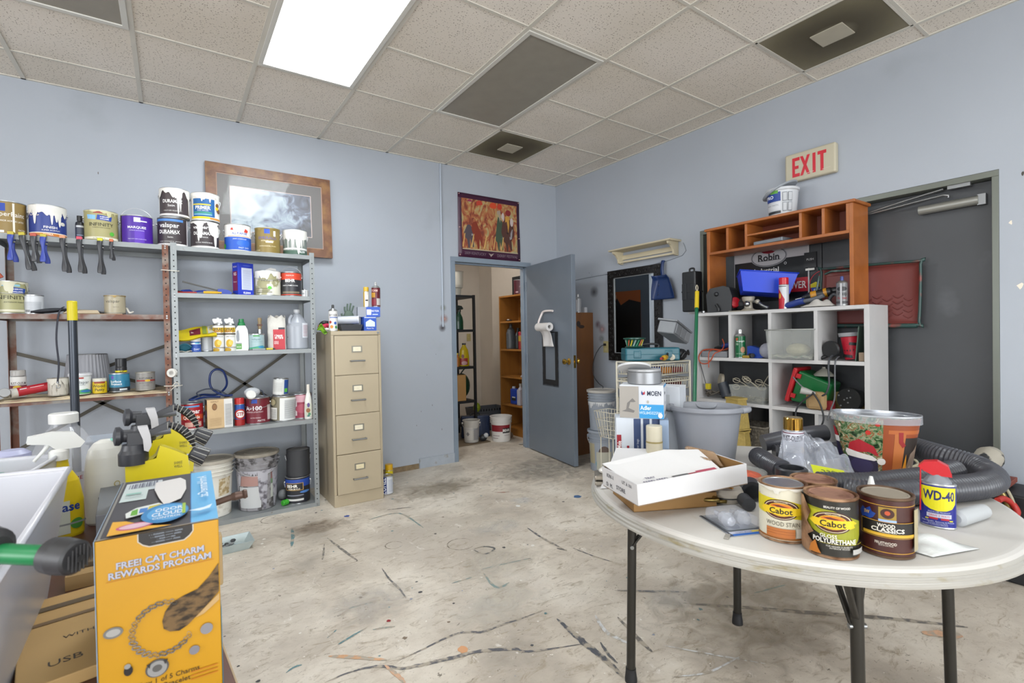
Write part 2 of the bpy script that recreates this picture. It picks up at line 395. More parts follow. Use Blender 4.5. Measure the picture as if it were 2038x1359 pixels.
# closet behind the back wall
g = G(); g.box(1.9, 2.0, YB+T, 7.0, 0, 2.7, CLOSETM); g.box(1.9, 4.3, 7.0, 7.1, 0, 2.7, CLOSETM); g.box(4.2, 4.3, 6.12, 7.0, 0, 2.7, CLOSETM)
g.box(3.885, 4.3, YB+T+.0, 6.12, 0, 2.7, CLOSETM); struct(g.build('wall_closet'))
g = G(); g.box(1.9, 4.3, YB+T, 7.1, 2.7, 2.75, CLOSETM); struct(g.build('ceiling_closet'))
g = G(); g.box(2.6, 2.75, 5.2, 5.35, 2.66, 2.7, WHITE); g.ball((2.675, 5.275, 2.62), .05, mat('closet_bulb', '#fff0d8', emit=1, rough=.5), sz=1)
LB = tag(g.build('ceiling_bulb'), 'bare bulb fixture on the closet ceiling', 'light')
# baseboards
BBM = mat('baseboard_paint', '#a0a7b0', .5, var=.06, vs=12, c2='#8f8d86', t=.66, cs=18)
g = G(); g.box(1.95, DX0-.045, YB-.012, YB, .0, .095, BBM); struct(g.build('baseboard_back'))
g = G(); g.box(XR-.012, XR, YF, EX0-.05, 0, .095, BBM); g.box(XR-.012, XR, EX1+.05, YB-.012, 0, .095, BBM); struct(g.build('baseboard_right'))
# raw strip where the baseboard is gone
g = G(); g.box(1.40, 1.945, YB-.005, YB, .0, .05, mat('raw_plaster', '#7d6b52', .9, var=.2, vs=30)); struct(g.build('trim_1'))
# door frame of the closet
FRM = mat('door_frame_paint', '#7b8794', .4, var=.04, vs=6, c2='#c9ced2', t=.76, soft=.02, cs=16)
g = G(); f = .045
for x0, x1 in ((DX0-f, DX0+.003), (DX1-.003, DX1+f)): g.box(x0, x1, YB-.012, YB+T+.012, 0, DZ-.003, FRM)
g.box(DX0-f, DX1+f, YB-.012, YB+T+.012, DZ-.003, DZ+f, FRM)
g.box(DX0+.003, DX0+.018, YB+.05, YB+.085, 0, DZ-.003, FRM); g.box(DX1-.018, DX1-.003, YB+.05, YB+.085, 0, DZ-.003, FRM); g.box(DX0, DX1, YB+.05, YB+.085, DZ-.018, DZ-.003, FRM)
struct(g.build('trim_2', bevel=.002))
# ceiling
def tile_material():
    m = bpy.data.materials.new('fissured_ceiling_tile'); m.use_nodes = True; nt = m.node_tree; N = nt.nodes; L = nt.links; b = N['Principled BSDF']
    tc = N.new('ShaderNodeTexCoord')
    n0 = N.new('ShaderNodeTexNoise'); n0.inputs['Scale'].default_value = 9; L.new(tc.outputs['Object'], n0.inputs[0])
    rot = N.new('ShaderNodeVectorRotate'); rot.rotation_type = 'Z_AXIS'; L.new(tc.outputs['Object'], rot.inputs['Vector'])
    vo0 = N.new('ShaderNodeTexVoronoi'); vo0.inputs['Scale'].default_value = 55; L.new(tc.outputs['Object'], vo0.inputs['Vector'])
    sub = N.new('ShaderNodeVectorMath'); sub.operation = 'SUBTRACT'; L.new(tc.outputs['Object'], sub.inputs[0]); L.new(vo0.outputs['Position'], sub.inputs[1])
    sep = N.new('ShaderNodeSeparateColor'); L.new(vo0.outputs['Color'], sep.inputs[0])
    mul = N.new('ShaderNodeMath'); mul.operation = 'MULTIPLY'; mul.inputs[1].default_value = 3.1; L.new(sep.outputs[0], mul.inputs[0])
    r2 = N.new('ShaderNodeVectorRotate'); r2.rotation_type = 'Z_AXIS'; L.new(sub.outputs[0], r2.inputs['Vector']); L.new(mul.outputs[0], r2.inputs['Angle'])
    sc = N.new('ShaderNodeVectorMath'); sc.operation = 'MULTIPLY'; sc.inputs[1].default_value = (1, 3.2, 0); L.new(r2.outputs[0], sc.inputs[0])
    ln = N.new('ShaderNodeVectorMath'); ln.operation = 'LENGTH'; L.new(sc.outputs[0], ln.inputs[0])
    ra = N.new('ShaderNodeMath'); ra.operation = 'MULTIPLY'; ra.inputs[1].default_value = .0065; L.new(sep.outputs[1], ra.inputs[0])
    lt = N.new('ShaderNodeMath'); lt.operation = 'LESS_THAN'; L.new(ln.outputs['Value'], lt.inputs[0]); L.new(ra.outputs[0], lt.inputs[1])
    big = N.new('ShaderNodeTexNoise'); big.inputs['Scale'].default_value = 1.2; L.new(tc.outputs['Object'], big.inputs[0])
    cr = N.new('ShaderNodeValToRGB'); cr.color_ramp.elements[0].position = .35; cr.color_ramp.elements[1].position = .65
    cr.color_ramp.elements[0].color = srgb('#d6cec2'); cr.color_ramp.elements[1].color = srgb('#e0d9d0'); L.new(big.outputs[0], cr.inputs[0])
    mx = N.new('ShaderNodeMix'); mx.data_type = 'RGBA'; L.new(lt.outputs[0], mx.inputs[0]); L.new(cr.outputs[0], mx.inputs[6]); mx.inputs[7].default_value = srgb('#8a8176')
    L.new(mx.outputs[2], b.inputs['Base Color']); b.inputs['Roughness'].default_value = .95
    bp = N.new('ShaderNodeBump'); bp.inputs['Strength'].default_value = .15; bp.inputs['Distance'].default_value = .004
    n1 = N.new('ShaderNodeTexNoise'); n1.inputs['Scale'].default_value = 160; L.new(tc.outputs['Object'], n1.inputs[0]); L.new(n1.outputs[0], bp.inputs['Height']); L.new(bp.outputs[0], b.inputs['Normal'])
    return m
g = G(); g.box(XL-.12, XR+.2, YF-.12, YB+T, CEIL, CEIL+.05, tile_material()); CE = struct(g.build('ceiling'))
TEE = mat('ceiling_tee', '#c9c5bb', .45, var=.05, vs=3)
g = G(); w = .012
for x in GX:
    if XL < x < XR: g.box(x-w, x+w, YF, YB, CEIL-.006, CEIL+.001, TEE)
for y in GY:
    if YF < y < YB: g.box(XL, XR, y-w*.7, y+w*.7, CEIL-.005, CEIL+.001, TEE)
g.box(XL, XR, YB-.016, YB, CEIL-.006, CEIL, TEE); g.box(XR-.016, XR, YF, YB, CEIL-.006, CEIL, TEE)
o = struct(g.build('ceiling_grid', CE))
# ceiling panels
FRL = mat('troffer_frame', '#cfcdc6', .35, .1)
OFFD = mat('unlit_diffuser', '#8e897f', .5, var=.05, vs=3, stretch=(3, 3, 3))
ONE = mat('lit_diffuser', '#f4fbff', emit=LAMP, rough=.5); TWO = mat('bright_lit_diffuser', '#f4fbff', emit=LAMP*3, rough=.5)
def troffer(label, i, j, lit, group=None):
    """2 by 4 foot panel between grid columns i and i+1, rows j and j+2"""
    x0, x1, y1, y0 = GX[i]+w, GX[i+1]-w, GY[j]-w, GY[j+2]+w
    cx, cy = (x0+x1)/2, (y0+y1)/2; t = thing('ceiling_light', label, 'ceiling light', (cx, cy, CEIL-.012), 0, group)
    hx, hy = (x1-x0)/2, (y1-y0)/2; g = G(); k = .028
    g.box(-hx, hx, -hy, -hy+k, 0, .012, FRL); g.box(-hx, hx, hy-k, hy, 0, .012, FRL); g.box(-hx, -hx+k, -hy+k, hy-k, 0, .012, FRL); g.box(hx-k, hx, -hy+k, hy-k, 0, .012, FRL)
    g.build('frame', t, bevel=.002)
    g = G(); g.box(-hx+k, hx-k, -hy+k, hy-k, .006, .011, (TWO if lit > 1 else ONE) if lit else OFFD); g.build('diffuser', t)
def vent(label, i, j, seed):
    x0, x1, y1, y0 = GX[i]+w*.7, GX[i+1]-w*.7, GY[j]-w*.7, GY[j+1]+w*.7
    cx, cy = (x0+x1)/2, (y0+y1)/2; t = thing('ceiling_vent', label, 'ceiling vent', (cx, cy, CEIL-.008), 0); hx, hy = (x1-x0)/2, (y1-y0)/2
    m = bpy.data.materials.new('dusty_vent_face'); m.use_nodes = True; nt = m.node_tree; N = nt.nodes; L = nt.links; b = N['Principled BSDF']
    tc = N.new('ShaderNodeTexCoord'); n = N.new('ShaderNodeTexNoise'); n.inputs['Scale'].default_value = 3.2; n.inputs['Detail'].default_value = 2; n.inputs['Distortion'].default_value = .6
    mp = N.new('ShaderNodeMapping'); mp.inputs['Location'].default_value = (seed, 0, 0); L.new(tc.outputs['Object'], mp.inputs[0]); L.new(mp.outputs[0], n.inputs[0])
    ln = N.new('ShaderNodeVectorMath'); ln.operation = 'LENGTH'; L.new(tc.outputs['Object'], ln.inputs[0])
    a = N.new('ShaderNodeMath'); a.operation = 'MULTIPLY_ADD'; L.new(n.outputs[0], a.inputs[0]); a.inputs[1].default_value = .16; L.new(ln.outputs['Value'], a.inputs[2])
    r = N.new('ShaderNodeValToRGB'); e = r.color_ramp.elements
    for k in range(3): e.new(.5)
    for k, (p, c) in enumerate(((.10, '#8b8470'), (.19, '#4e4734'), (.27, '#5a5340'), (.36, '#6d664f'), (.46, '#837c66'))): e[k].position = p; e[k].color = srgb(c)
    L.new(a.outputs[0], r.inputs[0])
    wv = N.new('ShaderNodeTexWave'); wv.inputs['Scale'].default_value = 40; L.new(tc.outputs['Object'], wv.inputs[0])
    mx = N.new('ShaderNodeMix'); mx.data_type = 'RGBA'; mx.blend_type = 'MULTIPLY'; mx.inputs[0].default_value = .3; L.new(r.outputs[0], mx.inputs[6]); L.new(wv.outputs[0], mx.inputs[7])
    L.new(mx.outputs[2], b.inputs['Base Color']); b.inputs['Roughness'].default_value = .7
    g = G(); g.box(-hx, hx, -hy, hy, .002, .008, m); g.build('dusty_face', t)
    g = G(); k = .012
    g.box(-hx, hx, -hy, -hy+k, 0, .004, TEE); g.box(-hx, hx, hy-k, hy, 0, .004, TEE); g.box(-hx, -hx+k, -hy, hy, 0, .004, TEE); g.box(hx-k, hx, -hy, hy, 0, .004, TEE); g.build('vent_frame', t)
    g = G(); s = .085; g.M = Matrix.Rotation(math.radians(45 if False else 0), 4, 'Z'); g.box(-s, s, -s, s, -.004, .002, mat('vent_centre_plate', '#aaa493', .5, var=.05)); g.build('centre_plate', t, bevel=.001)
troffer('large lit rectangular ceiling light panel, glowing white', 10, 1, 2)
troffer('unlit grey ceiling light panel right of the lit one', 12, 1, False)
troffer('unlit grey ceiling light panel at the top left corner of the photo', 8, 1, False)
troffer('lit ceiling light panel behind the camera, by the right wall', 12, 6, True)
troffer('lit ceiling light panel over the camera', 9, 6, True)
troffer('lit ceiling light panel behind the camera, left of the others', 6, 5, True)
troffer('lit ceiling light panel at the rear of the room on the right', 12, 11, True)
troffer('lit ceiling light panel at the rear of the room in the middle', 8, 11, True)
troffer('unlit ceiling light panel far to the left of the shelves', 5, 1, False)
vent('dirty square ceiling vent beyond the unlit light panel, above the closet door', 13, 0, 1.3)
vent('dirty square ceiling vent above the exit sign by the right wall', 14, 4, 7.7)
# closet lamp light
ld = bpy.data.lights.new('closet_bulb_light', 'POINT'); ld.energy = 26; ld.color = (1, .95, .9); ld.shadow_soft_size = .06
lo = bpy.data.objects.new('bulb_light', ld); COL.objects.link(lo); lo.location = (2.675, 5.275, 2.54)
# paint marks on the floor, plus shade painted in at the back
MARKC = {'dark': '#5f5e62', 'darkw': '#55565c', 'dark2': '#5b5c60', 'dark3': '#6e6a66', 'teal': '#7d8f8c', 'teal2': '#5f8287', 'orange': '#c79a74', 'orange2': '#c9a183', 'redpatch': '#9b6152', 'dia': '#55585a', 'white': '#cfd0d0'}
MARKS = [('dark', [(0.438, 1.897), (0.542, 1.898), (0.634, 1.866), (0.706, 1.799), (0.779, 1.774), (0.878, 1.746), (0.998, 1.712), (1.117, 1.641), (1.135, 1.609), (1.206, 1.568), (1.357, 1.505)], .02),
('dark', [(0.711, 1.854), (0.818, 1.861), (0.925, 1.873), (0.991, 1.869), (1.036, 1.844), (1.071, 1.818), (1.17, 1.81), (1.262, 1.8), (1.382, 1.791)], .014),
('darkw', [(1.393, 1.703), (1.383, 1.597), (1.372, 1.485), (1.366, 1.366), (1.348, 1.267)], .03), ('dark2', [(1.43, 1.468), (1.402, 1.4), (1.389, 1.334)], .014),
('dark', [(1.907, 2.62), (1.886, 2.432), (1.884, 2.199)], .018), ('dark3', [(1.863, 2.266), (1.889, 2.205)], .02), ('dark', [(1.94, 2.208), (1.96, 2.075), (1.997, 1.937)], .012),
('teal', [(1.11, 3.411), (1.328, 3.4), (1.355, 3.041)], .018), ('teal2', [(0.642, 3.585), (0.62, 3.434), (0.578, 3.255)], .022), ('teal', [(1.366, 2.306), (1.463, 2.292), (1.658, 2.254)], .014),
('teal', [(1.353, 2.273), (1.323, 2.134), (1.34, 2.084), (1.405, 2.099)], .018), ('teal', [(1.161, 2.268), (1.218, 2.264), (1.277, 2.261)], .012), ('teal', [(0.659, 2.348), (0.715, 2.346), (0.769, 2.332)], .014),
('teal2', [(0.54, 2.098), (0.601, 2.121), (0.678, 2.145)], .012), ('teal', [(0.695, 2.114), (0.736, 2.102), (0.783, 2.081)], .014), ('teal2', [(0.518, 2.173), (0.565, 2.209)], .008), ('teal2', [(0.332, 2.04), (0.364, 2.057), (0.392, 2.053)], .01),
('dark3', [(1.282, 3.519), (1.353, 3.502), (1.45, 3.465)], .016), ('dark3', [(0.792, 3.263), (0.817, 3.057), (0.849, 2.824)], .016), ('dark3', [(0.753, 3.178), (0.711, 3.033), (0.686, 2.954)], .012),
('dark', [(0.929, 2.649), (0.919, 2.515), (0.922, 2.383), (0.914, 2.27)], .012), ('orange', [(0.49, 2.046), (0.567, 1.982), (0.672, 1.882)], .022), ('orange2', [(0.655, 1.858), (0.672, 1.775), (0.681, 1.719)], .018),
('redpatch', [(2.134, 3.369), (2.19, 3.33), (2.234, 3.311)], .014), ('dia', [(1.46, 2.554), (1.521, 2.55), (1.562, 2.501), (1.541, 2.468), (1.473, 2.459), (1.453, 2.542)], .014),
('dark3', [(1.95, 1.45), (2.1, 1.3), (2.35, 1.05), (2.6, .8), (2.75, .62)], .03), ('dark3', [(1.62, 1.55), (1.58, 1.42), (1.55, 1.3)], .02), ('dark', [(1.78, 1.72), (1.9, 1.62), (2.05, 1.5)], .018),
('white', [(1.55, 1.62), (1.5, 1.5), (1.52, 1.38)], .02), ('white', [(1.62, 1.3), (1.75, 1.12), (1.84, 1.0)], .01), ('white', [(1.5, 1.16), (1.62, 1.1), (1.8, 1.08)], .01), ('teal', [(2.3, 1.3), (2.5, 1.25)], .012), ('orange2', [(2.55, .72), (2.66, .62)], .05)]
def streak(g, P, w, m, rnd, z):
    Q = catmull([(x, y, 0) for x, y in P], 8); n = len(Q); V = []
    for i, p in enumerate(Q):
        t = (Q[min(i+1, n-1)]-Q[max(i-1, 0)]).normalized(); s = Vector((-t.y, t.x, 0)); e = math.sin(math.pi*(i+.35)/(n+.2))**.6
        V += [p+s*w*e*(.6+.4*rnd.random())*.62+Vector((0, 0, z)), p-s*w*e*(.6+.4*rnd.random())*.62+Vector((0, 0, z))]
    g.add(V, [(2*i, 2*i+2, 2*i+3, 2*i+1) for i in range(n-1)], m)
def markmat(c): return mat('dried_floor_paint_'+c[1:], c, .6, var=.12, vs=40, c2='#a99f90', t=.52, soft=.05, cs=24)
rnd = random.Random(5); g = G()
for k, (c, P, w_) in enumerate(MARKS): streak(g, P, w_, markmat(MARKC[c]), rnd, .0012+.00002*k)
for x, y, r in ((1.096, 2.9, .052), (1.432, 2.664, .082), (.563, 3.839, .075)):           # rings left by cans
    P = [(x+r*math.cos(a*.3), y+r*math.sin(a*.3)) for a in range(20)]; streak(g, P, .007, markmat('#6f6356'), rnd, .001)
for _ in range(170):                                                            # drips
    x, y = rnd.uniform(.1, 3.3), rnd.uniform(1.2, 4.2); r = rnd.choice((.003, .004, .006, .008, .011))*rnd.uniform(.6, 1.2); c = rnd.choice(('#3a3a3c', '#4b4d50', '#e0ddd6', '#d8d4cc', '#5f7f84', '#4f4a44', '#7a6a58', '#8b8fa0'))
    n = 9; g.add([(x+r*rnd.uniform(.6, 1.2)*math.cos(2*math.pi*i/n), y+r*rnd.uniform(.6, 1.2)*math.sin(2*math.pi*i/n), .0011) for i in range(n)], [tuple(range(n))], C(c, .5))
for x, y, r, c in ((.776, 2.139, .011, '#8c1a22'), (1.007, 3.577, .02, '#2d4f9b'), (2.592, 2.886, .035, '#4f6f98'), (.948, 1.762, .026, '#cf9a70'), (2.1, 3.0, .02, '#e2e2df')):
    n = 14; g.add([(x+r*rnd.uniform(.7, 1.1)*math.cos(2*math.pi*i/n), y+r*rnd.uniform(.7, 1.1)*math.sin(2*math.pi*i/n), .0014) for i in range(n)], [tuple(range(n))], C(c, .5))
def smear(g, cx, cy, rx, ry, c, z, seed, ang=0, al=.42):
    m = mat('rubbed_paint_and_shade_'+c[1:]+str(seed), c, .6, alpha=.99)
    nt = m.node_tree; N = nt.nodes; L = nt.links; tc = N.new('ShaderNodeTexCoord'); n = N.new('ShaderNodeTexNoise'); n.inputs['Scale'].default_value = 7; n.inputs['Detail'].default_value = 8; n.inputs['Distortion'].default_value = 1.5
    L.new(tc.outputs['Object'], n.inputs[0])
    mp = N.new('ShaderNodeMapping'); mp.vector_type = 'TEXTURE'; mp.inputs['Location'].default_value = (cx, cy, 0); mp.inputs['Rotation'].default_value = (0, 0, ang); mp.inputs['Scale'].default_value = (rx, ry, 1)
    L.new(tc.outputs['Object'], mp.inputs[0]); ln = N.new('ShaderNodeVectorMath'); ln.operation = 'LENGTH'; L.new(mp.outputs[0], ln.inputs[0])
    r = N.new('ShaderNodeMapRange'); r.inputs[1].default_value = .25; r.inputs[2].default_value = 1; r.inputs[3].default_value = .34; r.inputs[4].default_value = -.35; L.new(ln.outputs['Value'], r.inputs[0])
    a = N.new('ShaderNodeMath'); a.operation = 'ADD'; L.new(n.outputs[0], a.inputs[0]); L.new(r.outputs[0], a.inputs[1])
    q = N.new('ShaderNodeMapRange'); q.inputs[1].default_value = .48; q.inputs[2].default_value = .95; q.inputs[4].default_value = al; L.new(a.outputs[0], q.inputs[0]); L.new(q.outputs[0], N['Principled BSDF'].inputs['Alpha'])
    g.add([(cx-rx-.1, cy-ry-.1, z), (cx+rx+.1, cy-ry-.1, z), (cx+rx+.1, cy+ry+.1, z), (cx-rx-.1, cy+ry+.1, z)], [(0, 1, 2, 3)], m)
smear(g, 2.2, 3.08, .16, .14, '#d6d9dc', .0016, 1); smear(g, 1.75, 2.75, .35, .2, '#cfccc6', .0018, 2); smear(g, 1.5, 2.3, .5, .3, '#cdc6ba', .002, 3); smear(g, .75, 2.35, .4, .3, '#c6c0ba', .0022, 4)
smear(g, 1.95, 1.5, .25, .2, '#cfcdc8', .0024, 5); smear(g, .8, 3.5, .4, .2, '#857361', .0026, 6, 0, .6); smear(g, 2.9, 3.7, .95, .7, '#8f8a82', .0028, 7, 0, .55); smear(g, 1.25, 1.95, .4, .25, '#d3cec4', .003, 8); smear(g, 1.8, 3.75, .7, .35, '#948875', .0032, 9, 0, .55); smear(g, 2.2, 1.2, .9, .6, '#8f8270', .0034, 10, 0, .55)  # darker smears along the back paint the weaker light there into the floor
o = g.build('paint_marks_and_shade', FLOOR); o['kind'] = 'stuff'
# back wall conduit, exit door
g = G(); g.cyl((2.23, YB-.010, 1.37), (2.235, YB-.010, 2.99), .009, mat('conduit', '#aab3bf', .4), 8); struct(g.build('trim_3'))
g = G(); BK = mat('black_door_paint', '#3d3f42', .42, var=.1, vs=2.2, c2='#5a5c60', t=.72, soft=.12, cs=3, bump=.03, bs=140)
EF = mat('exit_frame', '#6c7068', .35, .3)
fx = XR+.012
g.box(XR-.002, XR+.11, EX0+.001, EX0+.03, 0, EZ-.035, EF); g.box(XR-.002, XR+.11, EX1-.03, EX1-.001, 0, EZ-.035, EF); g.box(XR-.002, XR+.11, EX0+.001, EX1-.001, EZ-.035, EZ-.001, EF)
struct(g.build('trim_4', bevel=.002))
ym = (EX0+EX1)/2
for n_, (a, b) in ((1, (EX0+.031, ym-.003)), (2, (ym+.003, EX1-.031))):
    g = G(); g.box(XR+.075, XR+.118, a, b, .01, EZ-.037, BK); d = struct(g.build('door_%d' % n_, bevel=.002))
    if n_ == 1:
        cl = G(); cl.M = Matrix.Translation((XR+.04, .92, 2.03))
        cl.cyl((.0, -.13, -.04), (0, .14, -.045), .026, mat('closer_body', '#9a9a94', .35, .6), 18); cl.box(-.01, .03, -.16, -.125, -.07, -.01, STEEL)
        cl.build('door_closer', d)
        cl = G(); cl.M = Matrix.Translation((XR+.02, .92, 2.03))
        cl.tube([(0, .0, .0), (0, .02, .02), (0, .25, .0), (0, .41, -.015)], .007, STEEL, 6, n=2); cl.tube([(0, .02, .055), (0, .2, .03), (0, .41, -.005)], .007, STEEL, 6, n=2); cl.box(-.01, .02, -.10, 0, .045, .075, STEEL); cl.build('closer_arm', d)
    else:
        cl = G(); cl.box(XR+.055, XR+.075, ym+.03, ym+.11, 1.72, 1.83, BLACK); cl.box(XR+.05, XR+.055, ym+.04, ym+.1, 1.70, 1.715, C('#d8d8d0')); cl.text('PUSH', lambda u, v: (XR+.0545, ym+.07-u, 1.78+v), C('#c8c8c8'), .015); cl.build('lock_plate', d)
# small damage on the right wall
g = G(); PW = C('#e5dccb', .8)
for y, z, r in ((.62, 1.49, .018), (.655, 1.83, .012), (.61, 2.08, .01), (.57, .62, .008), (3.9, 1.93, .006), (3.86, 1.9, .005)):
    n = 9; g.add([(XR-.001, y+r*.7*rnd.uniform(.5, 1.2)*math.cos(2*math.pi*i/n), z+r*rnd.uniform(.5, 1.3)*math.sin(2*math.pi*i/n)) for i in range(n)], [tuple(range(n))], PW if r > .011 else C('#4a4640', .8))
for x, z, r in ((1.93, .42, .005), (2.1, .6, .006), (2.2, .35, .006), (2.05, .9, .004), (1.98, .55, .005), (-.39, 2.45, .006), (2.15, 1.1, .004)):
    g.add([(x+r*.5*math.cos(a), YB-.001, z+r*1.6*math.sin(a)) for a in [i*.8 for i in range(8)]], [tuple(range(8))], C('#6b6660', .8))
for x, y, z, r, c in ((2.226, 0, 1.36, .045, '#4c4549'), (2.25, 0, 1.45, .05, '#b98f84'), (2.24, 0, 1.56, .04, '#a4aa9e')):
    m = mat('overspray_'+c[1:], c, .6, alpha=.99); nt = m.node_tree; N = nt.nodes; L = nt.links
    tc = N.new('ShaderNodeTexCoord'); mp = N.new('ShaderNodeVectorMath'); mp.operation = 'DISTANCE'; L.new(tc.outputs['Object'], mp.inputs[0]); mp.inputs[1].default_value = (x, YB-.0015, z)
    q = N.new('ShaderNodeMapRange'); q.inputs[1].default_value = r; q.inputs[2].default_value = 0; q.inputs[4].default_value = .8; L.new(mp.outputs['Value'], q.inputs[0]); L.new(q.outputs[0], N['Principled BSDF'].inputs['Alpha'])
    r *= 1.05; g.add([(x-r, YB-.0015, z-r), (x+r, YB-.0015, z-r), (x+r, YB-.0015, z+r), (x-r, YB-.0015, z+r)], [(0, 1, 2, 3)], m)
for y, z, r, c in ((3.83, 1.72, .07, '#5f6166'), (3.78, 1.37, .05, '#7c5560'), (3.72, 1.32, .06, '#b08e8e'), (3.73, 1.22, .05, '#9aa0a2')):
    m = mat('overspray_r'+c[1:], c, .6, alpha=.99); nt = m.node_tree; N = nt.nodes; L = nt.links
    tc = N.new('ShaderNodeTexCoord'); mp = N.new('ShaderNodeVectorMath'); mp.operation = 'DISTANCE'; L.new(tc.outputs['Object'], mp.inputs[0]); mp.inputs[1].default_value = (XR-.0015, y, z)
    q = N.new('ShaderNodeMapRange'); q.inputs[1].default_value = r; q.inputs[2].default_value = 0; q.inputs[4].default_value = .75; L.new(mp.outputs['Value'], q.inputs[0]); L.new(q.outputs[0], N['Principled BSDF'].inputs['Alpha'])
    r *= 1.05; g.add([(XR-.0015, y-r, z-r), (XR-.0015, y+r, z-r), (XR-.0015, y+r, z+r), (XR-.0015, y-r, z+r)], [(0, 1, 2, 3)], m)
struct(g.build('trim_5'))
# ---------------------------------------------------------------- metal shelving along the back wall
GREYM = mat('grey_shelf_enamel', '#85898a', .38, .25, var=.08, vs=7, c2='#6b5a4a', t=.73, soft=.03, cs=14)
RUSTM = mat('rusty_shelf_enamel', '#8d8a85', .5, .15, var=.1, vs=9, c2='#6b4334', t=.47, soft=.1, cs=9)
RUSTP = mat('rusty_post', '#8a8178', .55, .15, var=.1, vs=8, c2='#6a3f2c', t=.42, soft=.08, cs=8)
BRACE = mat('brace_steel', '#4d4940', .6, .1, var=.1, vs=6)
HOLE = C('#17181a', .8)
def angle_post(g, x, y, sx, sy, z0, z1, m, w=.034):
    """L-shaped post, corner at x,y, flanges towards sx and sy, with punched holes"""
    t = .0025
    xa, xb = sorted((x, x+sx*w)); ya, yb = sorted((y, y+sy*t)); g.box(xa, xb, ya, yb, z0, z1, m)
    xa, xb = sorted((x, x+sx*t)); ya, yb = sorted((y+sy*t, y+sy*w)); g.box(xa, xb, ya, yb, z0, z1, m)
    n = int((z1-z0)/.038)
    for k in range(n):
        z = z0+.02+k*.038
        g.add([(x+sx*w*.5+.0045*math.cos(a*.9), y-sy*.0004, z+.0045*math.sin(a*.9)) for a in range(7)], [tuple(range(7))], HOLE)
        g.add([(x-sx*.0004, y+sy*w*.5+.0045*math.cos(a*.9), z+.0045*math.sin(a*.9)) for a in range(7)], [tuple(range(7))], HOLE)
def shelving(label, x0, x1, y0, y1, zs, ztop, mpost, mshelf, braces, side=()):
    t = thing('metal_shelving_unit', label, 'shelves', ((x0+x1)/2, y0, 0)); ox, oy = (x0+x1)/2, y0
    a, b, d = x0-ox, x1-ox, y1-oy
    for x, y, sx, sy in ((a, 0, 1, 1), (b, 0, -1, 1), (a, d, 1, -1), (b, d, -1, -1)):
        g = G(); angle_post(g, x, y, sx, sy, 0, ztop, mpost); g.build('post', t)
    for k, z in enumerate(zs):
        g = G(); m = mshelf[k] if isinstance(mshelf, list) else mshelf; e = .0035; l = .03
        g.box(a+e, b-e, e, d-e, z-.002, z, m)
        g.box(a+e, b-e, e, e+.002, z-l, z-.002, m); g.box(a+e, b-e, d-e-.002, d-e, z-l, z-.002, m); g.box(a+e, a+e+.002, e+.002, d-e-.002, z-l, z-.002, m); g.box(b-e-.002, b-e, e+.002, d-e-.002, z-l, z-.002, m)
        g.box(a+e, b-e, e+.002, e+.014, z-l, z-l+.002, m)
        for xx in (a+.017, b-.017):
            for zz in (z-.009, z-.023): g.cyl((xx, -.0005, zz), (xx, -.004, zz), .005, STEEL, 6)
        g.build('shelf', t)
    for (xa, za, xb, zb) in braces:
        g = G(); v = Vector((xb-xa, 0, zb-za)).normalized(); p = Vector((-v.z, 0, v.x))*.011
        A, B = Vector((xa-ox, d+.002, za)), Vector((xb-ox, d+.002, zb))
        V = [A-p, B-p, B+p, A+p]; V += [q+Vector((0, .002, 0)) for q in V]
        g.add(V, [(0, 1, 2, 3), (7, 6, 5, 4), (0, 4, 5, 1), (2, 6, 7, 3)], BRACE); c = (A+B)/2; g.cyl((c.x, c.y-.002, c.z), (c.x, c.y+.003, c.z), .006, STEEL, 8); g.build('cross_brace', t)
    return t
Y0, Y1 = 3.93, 4.35
ZR = [.03, .665, 1.2, 1.595, 1.905]; ZL = [.12, .95, 1.45, 1.905]
shelving('grey metal shelving unit with five shelves beside the filing cabinet', .008, .905, Y0, Y1, ZR, 1.925, GREYM, GREYM,
         [(.15, 1.17, .78, .7), (.15, .7, .78, 1.17)])
shelving('rusty metal shelving unit at the left edge of the photo', -.84, -.003, Y0, Y1, ZL, 1.905, RUSTP, [RUSTM, RUSTM, RUSTM, GREYM],
         [(-.82, 1.22, -.02, .93), (-.82, .93, -.02, 1.25), (-.82, .6, -.3, .92), (-.5, .93, -.02, .62)])
ZT = 1.9055
WD = mat('dried_white_paint', '#dedcd6', .4, var=.04, vs=30)
WY = WD; YC = 4.055
top_can = 'paint cans on the top shelves'
GB = '#2b4fb5'
can('tan and gold gallon paint can cut by the left edge of the photo, top shelf', -.775, YC, ZT, wrap='#8d7540', rz=14, items=[('r', -.62, .7, -.2, .95, '#1f3f9e'), ('t', 'SuperPaint', -.08, .62, .17, '#f2efe6', 1.5), ('r', .02, .02, .09, .97, '#e8e3d6'), ('t', 'EXTERIOR ACRYLIC LATEX', -.05, .4, .06, '#f2efe6', 1.3), ('t', 'SATIN', .35, .14, .06, '#f2efe6'), ('r', -.9, .02, -.25, .09, '#f2efe6')], group=top_can)
can('blue gallon paint can half covered in white paint, orange bottom band', -.598, YC, ZT, wrap='#2a3d86', items=[('r', -1, .01, 1, .1, '#c9792b'), ('r', -1, .1, 1, .125, '#f2ead8'), ('t', 'VOC', -.62, .74, .17, '#e8dcc8'), ('e', .55, .46, .13, .06, '#d9d5cc'), ('t', 'FINISH', .08, .3, .09, '#f1f1ee', None, .02), ('t', 'SUPER ACRYLIC', .1, .2, .05, '#f1f1ee'), ('t', 'EXTRA', .0, .06, .06, '#fff8e6', None, .02)], drip=(WD, 3, 5, .86, .27), group=top_can)
